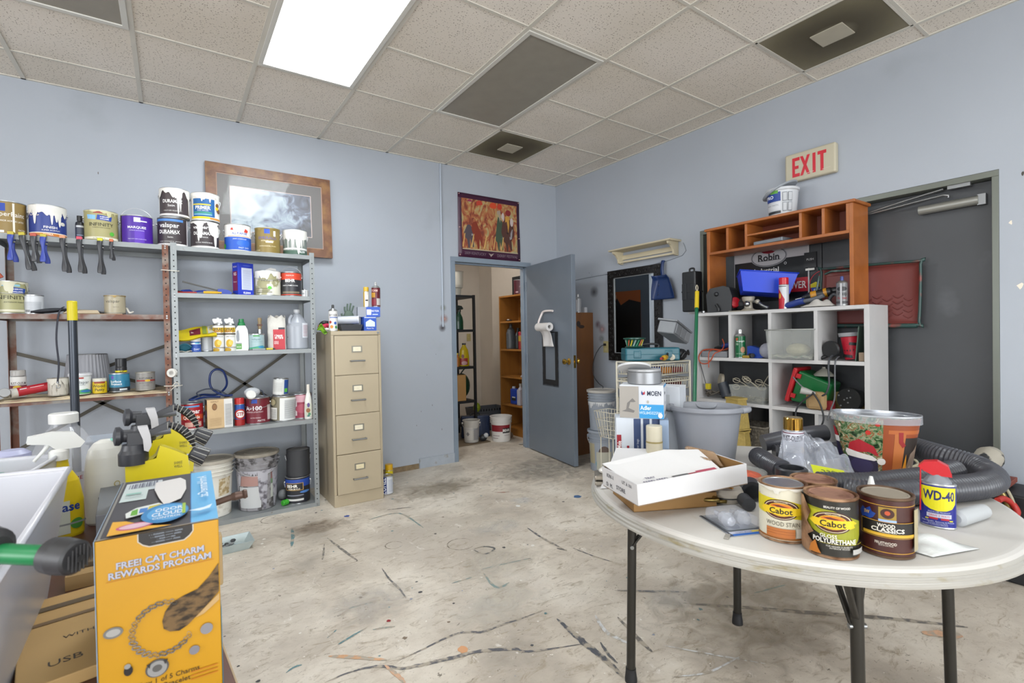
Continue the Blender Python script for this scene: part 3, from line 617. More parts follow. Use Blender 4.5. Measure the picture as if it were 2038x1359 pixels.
t = thing('bottle', 'small black squeeze bottle between two paint cans on the top shelf', 'bottle', (-.452, YC, ZT), face(-.452, YC)); g = G(); g.lathe([(.02, 0), (.022, .003), (.022, .105), (.02, .118), (.012, .126), (.012, .132)], mat('charcoal_bottle', '#2c2d31', .3), 20); g.build('bottle_body', t)
g = G(); g.lathe([(.0135, .131), (.0135, .16), (1e-4, .16)], BLACK, 18, cap=False); g.build('cap', t); g = G(); g.draw(cyl_fn(.022), math.pi*.022, .12, [('r', -1, .2, 1, .7, '#3f4452'), ('r', -.6, .72, .6, .82, '#b9bcc0'), ('r', -.5, .3, .5, .33, '#8fa0c0')], curved=True); g.build('printed_label', t)
can('gold-green gallon paint can with a red rim patch, top shelf', -.348, YC, ZT, wrap='#a39d6d', items=[('r', -.3, .92, .35, .98, '#a33a3a'), ('p', [(-.55, .72), (-.22, .7), (-.2, .85), (-.58, .87)], '#7fb5e0'), ('p', [(-.18, .7), (.38, .67), (.42, .83), (-.14, .87)], '#20409c'), ('t', 'SHERWIN', .12, .8, .045, '#f3f3f3', .45, .03), ('t', 'WILLIAMS', .12, .735, .045, '#f3f3f3', .45, .03), ('t', 'INFINITY', 0, .54, .14, '#33321f', 1.25), ('t', 'INTERIOR PAINT & PRIMER', 0, .43, .035, '#3c3b2a', .9), ('e', .4, .24, .1, .07, '#56b23a'), ('r', -.8, .03, .75, .11, '#e6e2cc'), ('t', 'ULTRA WHITE', -.1, .07, .05, '#54502f', .6)], group=top_can, drip=(mat('dried_cream_paint', '#c9c49c', .4), 9, 3, .25, .05))
can('purple gallon paint can with its wire handle raised, top shelf', -.168, YC, ZT, H=.185, wrap='#4a2396', handle='up', items=[('r', -1.5, 0, -.75, 1, '#3d3140'), ('r', -.1, 0, .3, .5, '#5a2fae'), ('r', -.12, .78, .14, .95, '#e7e4f0'), ('r', .1, .8, .42, .84, '#e7e4f0'), ('t', 'MARQUEE', 0, .58, .1, '#f2effa', 1.0, .02), ('t', 'INTERIOR SATIN ENAMEL', 0, .46, .04, '#cfc6ea', .8), ('t', 'ONE-COAT HIDE GUARANTEED', 0, .14, .035, '#d8cfee', 1.0)], group=top_can)
can('dark brown gallon paint can with a blue rim band, bottom of the left stack', .024, YC, ZT, wrap='#3b3336', handle='low', items=[('r', -1.2, .88, .5, .97, '#4b7fc0'), ('r', .75, 0, 1.5, 1, '#d9d6da'), ('t', 'valspar', -.15, .74, .19, '#f4f4f2', 1.2, .02), ('t', 'DURAMAX', -.15, .5, .15, '#f4f4f2', 1.25, .03), ('t', 'EXTERIOR PAINT & PRIMER', -.15, .42, .04, '#e0e0de', .8), ('t', 'Satin', -.1, .3, .07, '#d8d8d4'), ('t', 'GOOD HOUSEKEEPING  WEATHER', -.1, .14, .04, '#d0d0cc', 1.3), ('r', -1, .0, 1, .07, '#d8d5d3'), ('t', 'ULTRA WHITE', -.3, .035, .04, '#333333')], group=top_can)
can('dark brown gallon paint can with white run-down paint, upper can of the left stack', .040, YC, ZT+.1965, wrap='#453c3e', handle='low', items=[('r', .8, 0, 1.5, 1, '#b9b5ba'), ('t', 'DURAMAX', -.1, .54, .14, '#f4f4f2', 1.2, .03), ('t', 'Satin', -.15, .38, .09, '#f0f0ee'), ('t', 'WEATHER RESISTANT', -.1, .19, .05, '#d0d0cc', 1.1), ('r', -1, .01, 1, .08, '#dcd9d6')], drip=(WD, 21, 6, .9, .26), group=top_can)
can('dark brown gallon paint can with a white splash, bottom of the right stack', .210, YC, ZT, H=.19, wrap='#3b3336', items=[('t', 'valspar', -.2, .8, .15, '#f4f4f2', 1.0, .02), ('t', 'DURAMAX', -.1, .56, .14, '#f4f4f2', 1.2, .03), ('t', 'EXTERIOR', -.05, .4, .05, '#e0e0de'), ('t', 'ULTRA WHITE BASE', -.05, .2, .05, '#e0e0de', 1.3), ('r', -1, .0, 1, .07, '#dcd9d6'), ('e', .55, .68, .36, .24, '#e1dfda')], drip=(WD, 33, 5, .95, .1), group=top_can)
can('white, blue and yellow primer can, upper can of the right stack', .217, YC, ZT+.1915, wrap='#e4e2dc', handle='low', items=[('r', -.62, .12, .45, .8, '#1d5b96'), ('r', -.62, .55, .25, .6, '#c8b93c'), ('t', 'PRIMER', -.12, .46, .15, '#f4f4f2', .95, .03), ('t', 'AND SEALER', -.12, .35, .05, '#e4e4e2', .8), ('r', -.55, .24, .3, .3, '#3b8f7a'), ('r', -.55, .18, .3, .22, '#7fbad8'), ('r', -.75, .04, .2, .12, '#e0c520'), ('r', .2, .03, 1, .1, '#c98a3a'), ('e', .62, .6, .12, .09, '#7c5a3c'), ('e', .7, .4, .14, .1, '#6d4a35'), ('e', .58, .48, .1, .06, '#e0c520')], drip=(WD, 44, 7, .42, .16), group=top_can)
can('white-topped blue gallon paint can with a green spot, top shelf before the picture frame', .412, YC, ZT, wrap='#e3e1de', items=[('r', -1.4, .02, 1.4, .52, '#2254b4'), ('p', [(-.35, .78), (-.2, .78), (-.24, .88), (-.33, .86)], '#c0392b'), ('p', [(.3, .72), (.5, .7), (.55, .8), (.38, .86)], '#c0392b'), ('t', 'ALL PURPOSE', .1, .66, .09, '#1d4aa0', 1.0, .03), ('r', -.5, .54, .6, .56, '#d08a50'), ('t', 'JOINT COMPOUND', .1, .44, .05, '#f2f2f2', .9), ('e', .3, .28, .35, .14, '#2f66c6'), ('e', -.78, .16, .12, .1, '#51b53c'), ('t', 'FAST DRY', .3, .1, .07, '#dfe8f6', .7)], group=top_can)
can('gold-brown gallon paint can, second from the right on the top shelf', .607, YC, ZT, H=.19, wrap='#84713c', items=[('r', -.16, .78, .12, .97, '#2b4fc0'), ('t', 'EMERALD', 0, .6, .13, '#5a57a0', 1.4, .0), ('t', 'INTERIOR LATEX', 0, .48, .06, '#efe3c0', .9), ('r', -.1, .4, .28, .47, '#e8e0c8'), ('t', 'SATIN ENAMEL FINISH', 0, .26, .05, '#efe3c0', 1.2), ('t', 'DEEP BASE', -.6, .08, .05, '#efe3c0'), ('r', .3, .68, .42, .9, '#efece0')], drip=(mat('dried_olive_paint', '#8d7b45', .5), 2, 3, .3, .04), group=top_can)
can('grey-green gallon paint can buried in white drips, rightmost on the top shelf', .797, YC, ZT, wrap='#77807a', items=[('r', -1, .0, 1, .16, '#3f5a4c'), ('r', -.9, .2, .9, .27, '#dfe0dc'), ('t', 'GALLON', .35, .12, .1, '#f0f0ee', .6, .03), ('t', 'BSI', -.6, .78, .16, '#222324', .5, .03)], drip=(WD, 8, 14, 1.0, .34), handle='low', group=top_can)
# spring clamps on the front lip
def spring_clamp(label, x, length, col, tip, tilt=0, w=1.0):
    t = thing('spring_clamp', label, 'clamp', (x, Y0-.003, 1.905), 0, 'spring clamps gripping the edge of the top shelf'); t.rotation_euler = (0, math.radians(tilt), 0)
    m = mat('clamp_plastic_'+col[1:], col, .35); L_ = length
    for s_, y in ((-1, -.012), (1, .026)):
        g = G(); off = (.004*s_+.003)*w
        P = [(-.002*s_, y*.35-.004, .006), (.002*s_, y-.004, -.03), (off*.5, y-.006*s_*0-.008, -L_*.5), (off, y-.012 if s_ < 0 else y+.012, -L_*.8), (off*1.2, y-.016 if s_ < 0 else y+.02, -L_)]
        g.tube(P, lambda q: (.0105+.0035*math.sin(q*9) if q > .05 else .008)*w, m, 10, flat=.6); g.build('handle', t)
    g = G(); g.cyl((-.016*w, .006, -.045), (.016*w, .006, -.045), .007*w, STEEL, 10); g.build('pivot_spring', t)
    g = G(); g.box(-.013*w, .013*w, -.02, -.004, -.008, .010, C(tip, .5)); g.box(-.013*w, .013*w, .004, .022, .0015, .010, C(tip, .5)); g.build('jaw_pad', t, bevel=.002)
spring_clamp('blue spring clamp, leftmost on the edge of the top shelf', -.735, .155, '#3a4a9e', '#b6a53a')
spring_clamp('long grey-black spring clamp with yellow pads, tilted, between two blue ones', -.690, .205, '#3b3c40', '#b5a834', -9)
spring_clamp('dark grey spring clamp with red pads, next to the tilted one', -.642, .155, '#47484c', '#b0503f', -2)
spring_clamp('blue spring clamp with yellow pads, right of the red-padded clamp', -.600, .155, '#3a4a9e', '#b9a83a')
spring_clamp('long black spring clamp with orange pads, under the black bottle end', -.516, .205, '#3a3b3f', '#c48a68', -3)
spring_clamp('long black spring clamp with pinkish red pads', -.441, .205, '#3a3b3f', '#c4475c', -2)
spring_clamp('long black spring clamp with bright yellow pads, second from the right', -.345, .205, '#3a3b3f', '#c3c02e')
spring_clamp('small black spring clamp with orange pads, rightmost of the row', -.291, .115, '#3a3b3f', '#c06a45', 0, .72)
# ---- second shelf, grey unit
Z = 1.5955
carton('tall royal blue rectangular solvent tin with a white text panel', .440, 4.06, Z, .115, .07, .235, rz=math.radians(24), cols=('#2439b4',), name='solvent_tin', cat='tin can', group=None,
    front=[('r', -.55, .18, .8, .85, '#c9cfe0'), ('t', 'KLEAN', .1, .09, .06, '#f2f2f5', .9, .04), ('e', .1, .92, .5, .02, '#4c62cc')] + [('r', -.42, .2+.035*k, .65, .212+.035*k, '#a9b0c8') for k in range(17)],
    left=[('r', -.8, .15, .8, .74, '#7c2350'), ('t', 'KS', 0, .66, .09, '#e8dfe6', None, .04), ('t', 'KLEAN', 0, .88, .05, '#e8dfe6', 1.2), ('t', 'thinner', 0, .42, .04, '#e8dfe6', 1.2)])
can('olive and cream gallon can with folded paper on its lid', .602, 4.05, Z, H=.185, wrap=mat('splashed_olive_label', '#9c9872', .45, c2='#d8d5c4', t=.5, soft=.03, cs=11), handle='side', items=[('t', 'INFINITY', 0, .62, .1, '#3d3c28', 1.1), ('r', -.5, .74, -.12, .84, '#3d5fae'), ('r', -.7, .1, .2, .13, '#56543a'), ('r', -.7, .18, .1, .2, '#56543a'), ('r', -.7, .26, .2, .28, '#56543a'), ('e', .08, .3, .1, .07, '#5dbb3f')], drip=(WD, 71, 6, .5, .3))
g = G(); g.M = Matrix.Translation((.61, 4.05, Z+.187)); g.box(-.05, .06, -.03, .05, -.002, .004, C('#dedcd8', .7)); g.prism([(-.03, .004), (.05, .004), (.045, .02), (.01, .026), (-.02, .012)], .02, C('#d4d2cd', .7), base=-.01); tag(g.build('folded_paper'), 'folded white paper on the lid of the olive can', 'paper')
can('black and orange-red gallon paint can with raised handle, second shelf', .762, 4.05, Z, R=.073, H=.185, wrap='#2f2f33', handle='up', items=[('r', -1.3, .7, 1.3, .99, '#c8432a'), ('r', -1.3, .02, 1.3, .06, '#c8432a'), ('t', 'BEHR', 0, .66, .15, '#f4f2ee', .8, .04), ('t', 'PREMIUM', 0, .88, .06, '#f2d9cf', .7), ('t', 'PAINT & PRIMER IN ONE', 0, .44, .06, '#e2e2e0', 1.3, .01), ('r', -.5, .1, .6, .18, '#7a705c')], rz=-6)
t = thing('paint_jar', 'small white jar standing against the right post, second shelf', 'jar', (.857, 4.04, Z)); g = G(); g.lathe([(.026, 0), (.028, .003), (.028, .052), (.025, .055)], C('#cfd0d0', .35), 20); g.build('jar_body', t); g = G(); g.lathe([(.012, .055), (.012, .064), (1e-4, .066)], TIN, 14, cap=False); g.build('cap', t)
g = G(); g.draw(cyl_fn(.028), math.pi*.028, .055, [('r', -.1, .1, 0, .9, '#8e9092'), ('r', -.6, .4, -.2, .6, '#9a9c9e')], curved=True); g.build('printed_label', t)
def bar_clamp(label, x, y, z, rz, L=.28, col='#2f459c', tilt=0, cat='bar clamp'):
    t = thing('bar_clamp', label, cat, (x, y, z), rz); t.rotation_euler = (0, math.radians(-tilt), rz); m = mat('clamp_blue_'+col[1:], col, .35)
    g = G(); g.box(-L*.62, L*.38, -.003, .003, .014, .024, mat('clamp_bar', '#4b4a48', .4, .7)); g.build('bar', t)
    g = G(); g.prism([(0, .004), (.055, 0), (.085, .008), (.09, .03), (.06, .04), (.02, .036), (0, .03)], .022, m, base=-.011); g.build('sliding_jaw', t, bevel=.004)
    g = G(); g.tube([(.08, 0, .02), (.12, 0, .016), (.155, 0, .012)], .011, BLACK, 10); g.build('grip', t)
bar_clamp('blue bar clamp with its long rod pointing left, before the blue tin', .27, 4.02, Z+.012, .1, .34, tilt=-14)
bar_clamp('second blue bar clamp lying flat behind the yellow-handled tool', .145, 4.12, Z, .35, .2)
bar_clamp('third blue bar clamp lying at the left end of the second shelf', .07, 4.08, Z, .9, .16)
g = G(); g.tube([(.19, 3.99, Z+.012), (.24, 3.985, Z+.012), (.275, 3.98, Z+.012)], .009, C('#d1a21c'), 8); g.cyl((.275, 3.98, Z+.012), (.297, 3.978, Z+.012), .006, C('#d1a21c'), 8); g.cyl((.19, 3.99, Z+.012), (.12, 4.0, Z+.006), .003, STEEL, 6); tag(g.build('screwdriver'), 'yellow-handled screwdriver lying on the second shelf', 'screwdriver')
g = G(); g.tube([(.04, 4.0, Z+.008), (.09, 3.985, Z+.008), (.15, 3.985, Z+.008)], .006, C('#9e2c26'), 6); tag(g.build('red_pencil'), 'red marker lying beside the clamps on the second shelf', 'marker')
# ---- third shelf, grey unit
Z = 1.2005
def flat_bag(name, label, cat, P, th, m, items, W_, H_, seed=1):
    pass
t = thing('sandpaper_bag', 'yellow plastic bag with a dark red square, laid across the jars on the third shelf', 'bag', (.135, 4.04, Z)); g = G(); r_ = random.Random(4)
Bf = lambda u, v, o=0: (u, -.09+.16*v/.13*.9, .072+v*.58+(u+.12)*.17+.004*math.sin(u*40+v*60)+o)
g.grid(lambda u, v: Bf((u-.5)*.25, v*.13, .004*math.sin(math.pi*u)*math.sin(math.pi*v)), 14, 8, C('#c8b424', .35)); g.grid(lambda u, v: Bf((u-.5)*.25, v*.13, -.006-.01*math.sin(math.pi*u)*math.sin(math.pi*v)), 14, 8, C('#c8b424', .35)); g.build('bag_body', t)
g = G(); g.draw(lambda u, v, o: Bf(u, v, .0065+o), .25, .13, [('r', -.25, .2, .25, .75, '#6d2430'), ('r', -.18, .55, .18, .65, '#e4d9d0'), ('r', -.18, .38, .18, .46, '#e4d9d0'), ('r', .35, .2, .55, .9, '#7c8a3a'), ('r', .6, .2, .9, .85, '#b5b3a4'), ('r', -1, 0, -.9, .6, '#b5402a')]); g.build('printed_label', t)
t = thing('mesh_cloth', 'folded teal cloth at the left end of the third shelf', 'cloth', (.072, 4.0, Z)); g = G(); g.grid(lambda u, v: ((u-.5)*.085, (v-.5)*.08, .03+.028*math.sin(u*3)*math.cos(v*5)), 12, 8, mat('teal_cloth', '#2f6f82', .8, bump=.3, bs=300)); g.grid(lambda u, v: ((u-.5)*.085, (v-.5)*.08, .002+.006*math.sin(u*5+v*2)**2), 12, 8, mat('pale_edge_cloth', '#b9b5aa', .8)); g.build('cloth_folds', t, solid=.004)
def jar(label, x, y, z, R, H, wrap, items, lidc='#f0f0f0', group=None, name='plastic_jar', cat='jar', lh=.16):
    t = thing(name, label, cat, (x, y, z), face(x, y), group); g = G(); hb = H*(1-lh)
    g.lathe([(R*.94, 0), (R, .004), (R, hb-.008), (R*.9, hb)], C(wrap, .35) if isinstance(wrap, str) else wrap, 28); g.build('jar_body', t)
    g = G(); g.lathe([(R*.97, hb-.002), (R*.97, H-.003), (R*.93, H), (1e-4, H)], C(lidc, .35) if isinstance(lidc, str) else lidc, 28, cap=False); g.build('lid', t)
    if items: g = G(); g.draw(cyl_fn(R), math.pi*R, hb, items, curved=True); g.build('printed_label', t)
    return t
jar('white jar with a blue label under the yellow bag', .138, 4.0, Z, .03, .106, '#e6e8ea', [('r', -1, .7, 1, .78, '#2d5aa0'), ('r', -1, 0, 1, .58, '#2d50a0'), ('r', -.1, .62, .5, .7, '#58b5d0'), ('t', 'DAP', .1, .2, .14, '#e8eef6')])
can('unlabelled silver quart can between the blue-white jar and the twin sprays', .203, 4.03, Z, R=.036, H=.118, wrap='#a9abae', handle=None, items=[('r', -.3, .1, .1, .9, '#b8babc'), ('r', -.9, .3, -.5, .8, '#8f9194')])
def appliance_spray(label, x):
    t = spray(label, x, 4.01, Z, .0335, .235, '#c9cac8', [('r', -1, 0, 1, .99, '#e0dfda'), ('r', -1, .74, 1, .92, '#c9a92a'), ('t', 'SPRAY', 0, .86, .1, '#4b2d25', 1.1, .03), ('t', 'PAINT 2X', 0, .77, .09, '#8c3a25', 1.2, .03), ('r', -1, .64, 1, .7, '#514736'), ('t', 'METALLIC', .1, .57, .05, '#55534e', 1), ('e', -.1, .3, .36, .16, '#c9a019'), ('e', .1, .33, .24, .1, '#dcc05a'), ('e', -.3, .05, .4, .08, '#b58f18'), ('r', -1, .13, 1, .16, '#8f8d84')], cap=None, group='twin silver and gold spray cans', nozzle='#d5d5d5')
    g = G(); g.prism([(-.034, .22), (-.030, .205), (-.014, .182), (.022, .182), (.027, .2), (.02, .214), (.022, .226), (-.03, .226)], .03, C('#cfcecb', .35), base=-.015); g.build('trigger_cap', t, bevel=.003)
appliance_spray('left of the twin silver spray cans with yellow pear pictures', .272)
appliance_spray('right of the twin silver spray cans, next to the white jug with a green cap', .343)
t = thing('detergent_jug', 'white plastic jug with a green cap and see-through handle, third shelf', 'jug', (.418, 4.03, Z), face(.418, 4.03)); g = G(); JW = C('#dcdcd8', .35)
outer = [(-.04, 0), (.04, 0), (.043, .02), (.043, .1), (.038, .15), (.024, .178), (-.022, .178), (-.04, .15), (-.043, .1)]
g.prism(outer, .05, JW, base=-.025, smooth=False); o = g.build('jug_body', t, bevel=.01, bseg=3)
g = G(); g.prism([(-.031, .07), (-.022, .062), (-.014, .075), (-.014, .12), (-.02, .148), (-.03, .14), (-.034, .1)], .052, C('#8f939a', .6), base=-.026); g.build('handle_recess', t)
g = G(); g.lathe([(.024, .176), (.026, .18), (.022, .2), (.017, .203), (.016, .226), (1e-4, .226)], C('#1f7a45', .35), 20, cap=False); g.build('green_cap', t)
g = G(); g.draw(lambda u, v, o: (u, -.0255-o, v), .08, .17, [('r', -.9, .06, .0, .28, '#5f9a4a'), ('r', -.9, .28, .0, .32, '#8d8f90'), ('t', 'eco', -.45, .17, .08, '#e8f0e0')]); g.build('printed_label', t)
can('small pale teal paint can with a green edge, third shelf', .511, 4.0, Z, R=.05, H=.118, wrap='#9db6ba', handle=None, items=[('r', -.3, .88, .25, .97, '#4f9a50'), ('t', 'valspar', -.05, .7, .15, '#4f7077', 1.1), ('r', -.5, .5, .5, .53, '#84a0a5'), ('p', [(-1, .02), (1, .02), (1, .12), (.5, .26), (.1, .22), (-.4, .14), (-1, .1)], '#3f9a86'), ('p', [(-1, .02), (.4, .02), (.2, .12), (-.4, .07)], '#4aa55a'), ('e', .4, .15, .3, .07, '#3f8fc0')])
t = thing('paint_brush', 'paint brush standing handle up behind the pale teal can', 'brush', (.545, 4.09, Z)); g = G(); g.lathe([(.009, .15), (.013, .17), (.012, .205), (.015, .225), (.012, .238)], mat('brush_wood', '#a18c6a', .6, var=.1), 12, sy=.6); g.lathe([(.016, .1), (.016, .152)], TIN, 12, sy=.6); g.lathe([(.012, 0), (.017, .1)], C('#3a2c22', .8), 12, sy=.6); g.box(-.0165, .0165, -.0105, .0105, .178, .19, C('#5d3422')); g.build('brush_body', t)
g = G(); g.box(.475, .56, 3.945, 3.965, Z, Z+.012, C('#8c9093', .4)); tag(g.build('utility_knife', bevel=.003), 'grey utility knife on the front edge of the third shelf', 'knife')
g = G(); g.box(.565, .61, 3.95, 3.968, Z, Z+.014, C('#c4b121', .4)); g.box(.61, .625, 3.95, 3.968, Z, Z+.013, BLACK); tag(g.build('tape_measure_blade', bevel=.003), 'small yellow and black cutter beside the plaster bag', 'cutter')
t = thing('plaster_bag', 'white and red paper bag of powder with a crumpled open top', 'bag', (.652, 4.04, Z), face(.652, 4.04, -6)); g = G(); r_ = random.Random(6); n = 24
def bagpt(u, v):
    a = 2*math.pi*u; w, d = .062, .036; c, s_ = math.cos(a), math.sin(a); k = (abs(c)**4+abs(s_)**4)**-.25
    k *= 1-.22*max(0, v-.7)/.3*(.5+.5*math.sin(a*7))+.02*math.sin(v*20+a*3)
    return (w*k*c, d*k*s_*(1-.5*max(0, v-.75)/.25), .245*v+(.012*math.sin(a*5) if v > .95 else 0))
g.grid(bagpt, 40, 16, mat('paper_bag', '#c9c6bf', .8, var=.05, vs=20, bump=.3, bs=50)); g.build('bag_body', t)
g = G(); g.draw(lambda u, v, o: (u, -.0375-o-.001*math.sin(v*90), v), .12, .24, [('r', -.35, .0, .98, .62, '#b8323c'), ('r', .25, .5, .98, .68, '#3c4048'), ('t', 'DAP', -.0, .55, .08, '#efe8e4', .4, .04), ('t', 'Plaster', .3, .46, .1, '#efe8e4', .95, .04), ('t', 'of Paris', .3, .38, .1, '#efe8e4', .95, .04), ('t', 'INTERIOR', 0, .24, .05, '#efe8e4', .5), ('t', 'REPAIRS', 0, .19, .05, '#efe8e4', .5)]); g.build('printed_label', t)
t = thing('clear_jug', 'translucent gallon jug half full, with a white side label, third shelf', 'jug', (.797, 4.05, Z), face(.797, 4.05)); TR = mat('translucent_jug', '#c6cbd4', .25, trans=.35, alpha=.8)
g = G(); g.lathe([(.07, 0), (.077, .006), (.078, .17), (.07, .2), (.03, .262), (.02, .268), (.02, .278)], TR, 4*8, sy=.85); g.build('jug_body', t)
g = G(); g.lathe([(.022, .277), (.022, .3), (1e-4, .3)], C('#c9ccd0', .4), 20, cap=False); g.build('cap', t)
g = G(); g.tube([(-.035, -.03, .255), (-.052, -.04, .225), (-.05, -.05, .19)], .011, TR, 10); g.build('jug_handle', t)
g = G(); g.draw(cyl_fn(.0785, 0, .85), math.pi*.0785, .2, [('r', .3, .42, .75, .98, '#d6d9e0')]+[('r', .36, .48+.05*k, .68, .5+.05*k, '#b08f98') for k in range(9)]+[('e', -.6, .45, .04, .02, '#5a3a3a')], curved=True); g.build('printed_label', t)
# ---- fourth shelf, grey unit
Z = .6655
can('red paint can with an orange band and white script, left end of the fourth shelf', .1, 4.05, Z, R=.072, H=.188, wrap='#9e1f2b', handle='low', items=[('r', -.7, .88, .4, .94, '#5f9ad0'), ('t', 'valspar', -.05, .72, .2, '#f4f2f0', 1.3, .03), ('r', -1.2, .4, 1.2, .58, '#c8502a'), ('t', 'QuikHide', -.05, .49, .14, '#f6efe8', 1.2, .03), ('r', .05, .12, .5, .3, '#d6a294'), ('r', -.4, .12, 0, .3, '#d6a294'), ('r', -1, 0, 1, .06, '#d8d0cc')], rz=8)
carton('tan rectangular tin with a round brown seal and a white spec panel, fourth shelf', .265, 4.03, Z, .155, .09, .2, rz=math.radians(5), mats=mat('tan_tin', '#c3a67c', .35, .2, var=.08, vs=9), name='stain_tin', cat='tin can',
    front=[('r', .32, .0, 1, 1, '#d7d5d2'), ('e', -.42, .75, .2, .12, '#6f4c2c'), ('e', -.42, .75, .15, .09, '#8c6238'), ('t', 'KERALT', -.4, .93, .05, '#5f452c', .6)]+[('r', -.8, .1+.04*k, .1, .11+.04*k, '#a58a62') for k in range(7)]+[('r', .4, .1+.05*k, .92, .12+.05*k, '#8f8f90') for k in range(15)],
    left=[('r', -1, 0, 1, 1, '#37342f'), ('e', 0, .72, .6, .1, '#c19a2a'), ('e', 0, .5, .7, .12, '#6d6488'), ('r', -.6, .1, .6, .35, '#8c7440')])
spray('blue and red spray can with a red cap, fourth shelf', .393, 4.03, Z, .033, .195, '#2a4f9a', [('r', -1, 0, 1, .3, '#9a2020'), ('e', .1, .55, .8, .24, '#b23028'), ('e', .1, .55, .55, .17, '#e4e2e0'), ('t', 'STP', .1, .56, .17, '#a02222', .8, .05)], cap='#b22a2a')
can('dark red gallon can with big white number, under the respirator', .511, 4.06, Z, H=.19, wrap='#6d1c2a', items=[('r', -.35, .82, .0, .98, '#26469c'), ('t', 'A-100', -.2, .62, .2, '#f2eeee', 1.25, .02), ('t', 'EXTERIOR LATEX PAINT', -.15, .46, .06, '#e0cfd0', 1.2), ('t', 'SATIN FINISH', -.1, .22, .05, '#e0cfd0', .9), ('r', .55, .1, 1.1, .72, '#c9bcbc'), ('t', 'MATTE', .2, .1, .09, '#f0eaea', .5)], handle='side', drip=(mat('dried_brown_paint', '#5b2b2c', .5), 5, 4, .3, .04))
t = thing('respirator', 'grey and white dust respirator lying on top of a dark red can', 'respirator', (.475, 4.02, Z+.2), .3); g = G(); g.ball((0, 0, .03), .05, mat('respirator_shell', '#b5b8bc', .5, var=.08), 18, 1.1, .8, .7); g.build('mask_shell', t); g = G(); g.lathe([(.032, 0), (.034, .006), (.03, .014), (1e-4, .014)], C('#d6d6d2', .6), 20, cap=False); g.M = Matrix.Identity(4); o = g.build('filter', t, loc=(-.03, -.045, .015)); o.rotation_euler = (math.radians(65), 0, 0)
g = G(); g.tube([(.05, 0, .04), (.08, .02, .03), (.1, .04, .0), (.09, .0, -.004)], .004, C('#4d5668'), 6); g.build('strap', t)
can('olive gallon can wrapped in a big white text label, fourth shelf', .686, 4.06, Z, H=.188, wrap='#7a7460', handle=None, tilt=(0, .03), items=[('r', -.2, .0, 1.4, .96, '#d9dad8')]+[('r', .05, .08+.045*k, .95, .1+.045*k, '#8d9092') for k in range(18)]+[('r', -.85, .05, -.32, .55, '#cbcac4')]+[('r', -.8, .1+.05*k, -.36, .12+.05*k, '#8a8a88') for k in range(8)]+[('e', -.6, .78, .2, .14, '#9c9474')])
can('small white, blue and green quart can tilted on top of the white-labelled can', .665, 4.04, Z+.194, R=.052, H=.125, wrap='#cfd0cd', handle=None, tilt=(0, .06), items=[('r', .3, .02, 1.4, .98, '#274a90'), ('r', .35, .15, .7, .4, '#58b03c')]+[('r', -.6, .2+.07*k, .15, .22+.07*k, '#a9aaa8') for k in range(9)])
can('dusty pink-red gallon can behind the white bottle, right end of the fourth shelf', .818, 4.1, Z, R=.08, H=.19, wrap='#8d2f45', handle=None, items=[('r', .35, .75, .7, .97, '#334a9a'), ('r', -1, .68, .3, .98, '#c79aa4'), ('r', -.5, .1, -.2, .75, '#d0c4c4'), ('e', .2, .4, .5, .2, '#a34a5c')])
t = thing('squeeze_bottle', 'white squeeze bottle with a narrow cap at the right end of the fourth shelf', 'bottle', (.852, 3.985, Z), face(.852, 3.985)); g = G(); g.lathe([(.028, 0), (.03, .005), (.031, .06), (.026, .14), (.016, .19), (.012, .2), (.011, .222)], C('#d8d6cf', .35), 22, sy=.7); g.build('bottle_body', t); g = G(); g.lathe([(.0125, .222), (.011, .262), (1e-4, .262)], C('#d5cfc4', .4), 14, cap=False); g.build('cap', t)
g = G(); g.draw(lambda u, v, o: (u, -.0222-o, v), .05, .19, [('r', -.85, .1, .85, .62, '#b7b8a6'), ('e', 0, .56, .4, .09, '#55407c'), ('e', -.1, .35, .6, .09, '#8c5a34'), ('e', .2, .2, .4, .06, '#3f7a55'), ('r', -.4, .1, .3, .16, '#2f6f6a')]); g.build('printed_label', t)
g = G(); g.tube([(.28, 4.1, Z+.205), (.2, 4.13, Z+.21), (.12, 4.1, Z+.2), (.1, 4.13, Z+.2), (.17, 4.2, Z+.22), (.27, 4.22, Z+.215), (.33, 4.2, Z+.28), (.31, 4.17, Z+.38), (.26, 4.16, Z+.4), (.225, 4.16, Z+.36), (.23, 4.16, Z+.27), (.3, 4.13, Z+.214), (.36, 4.12, Z+.21)], .0075, mat('blue_hose', '#1d3470', .3), 8, n=7)
g.tube([(.17, 4.12, Z+.207), (.14, 4.14, Z+.24), (.2, 4.14, Z+.265), (.27, 4.13, Z+.25), (.33, 4.13, Z+.212)], .005, C('#3c4454', .4), 8); tag(g.build('coiled_hose'), 'blue hose coiled on top of the tan tin and the red can', 'hose')
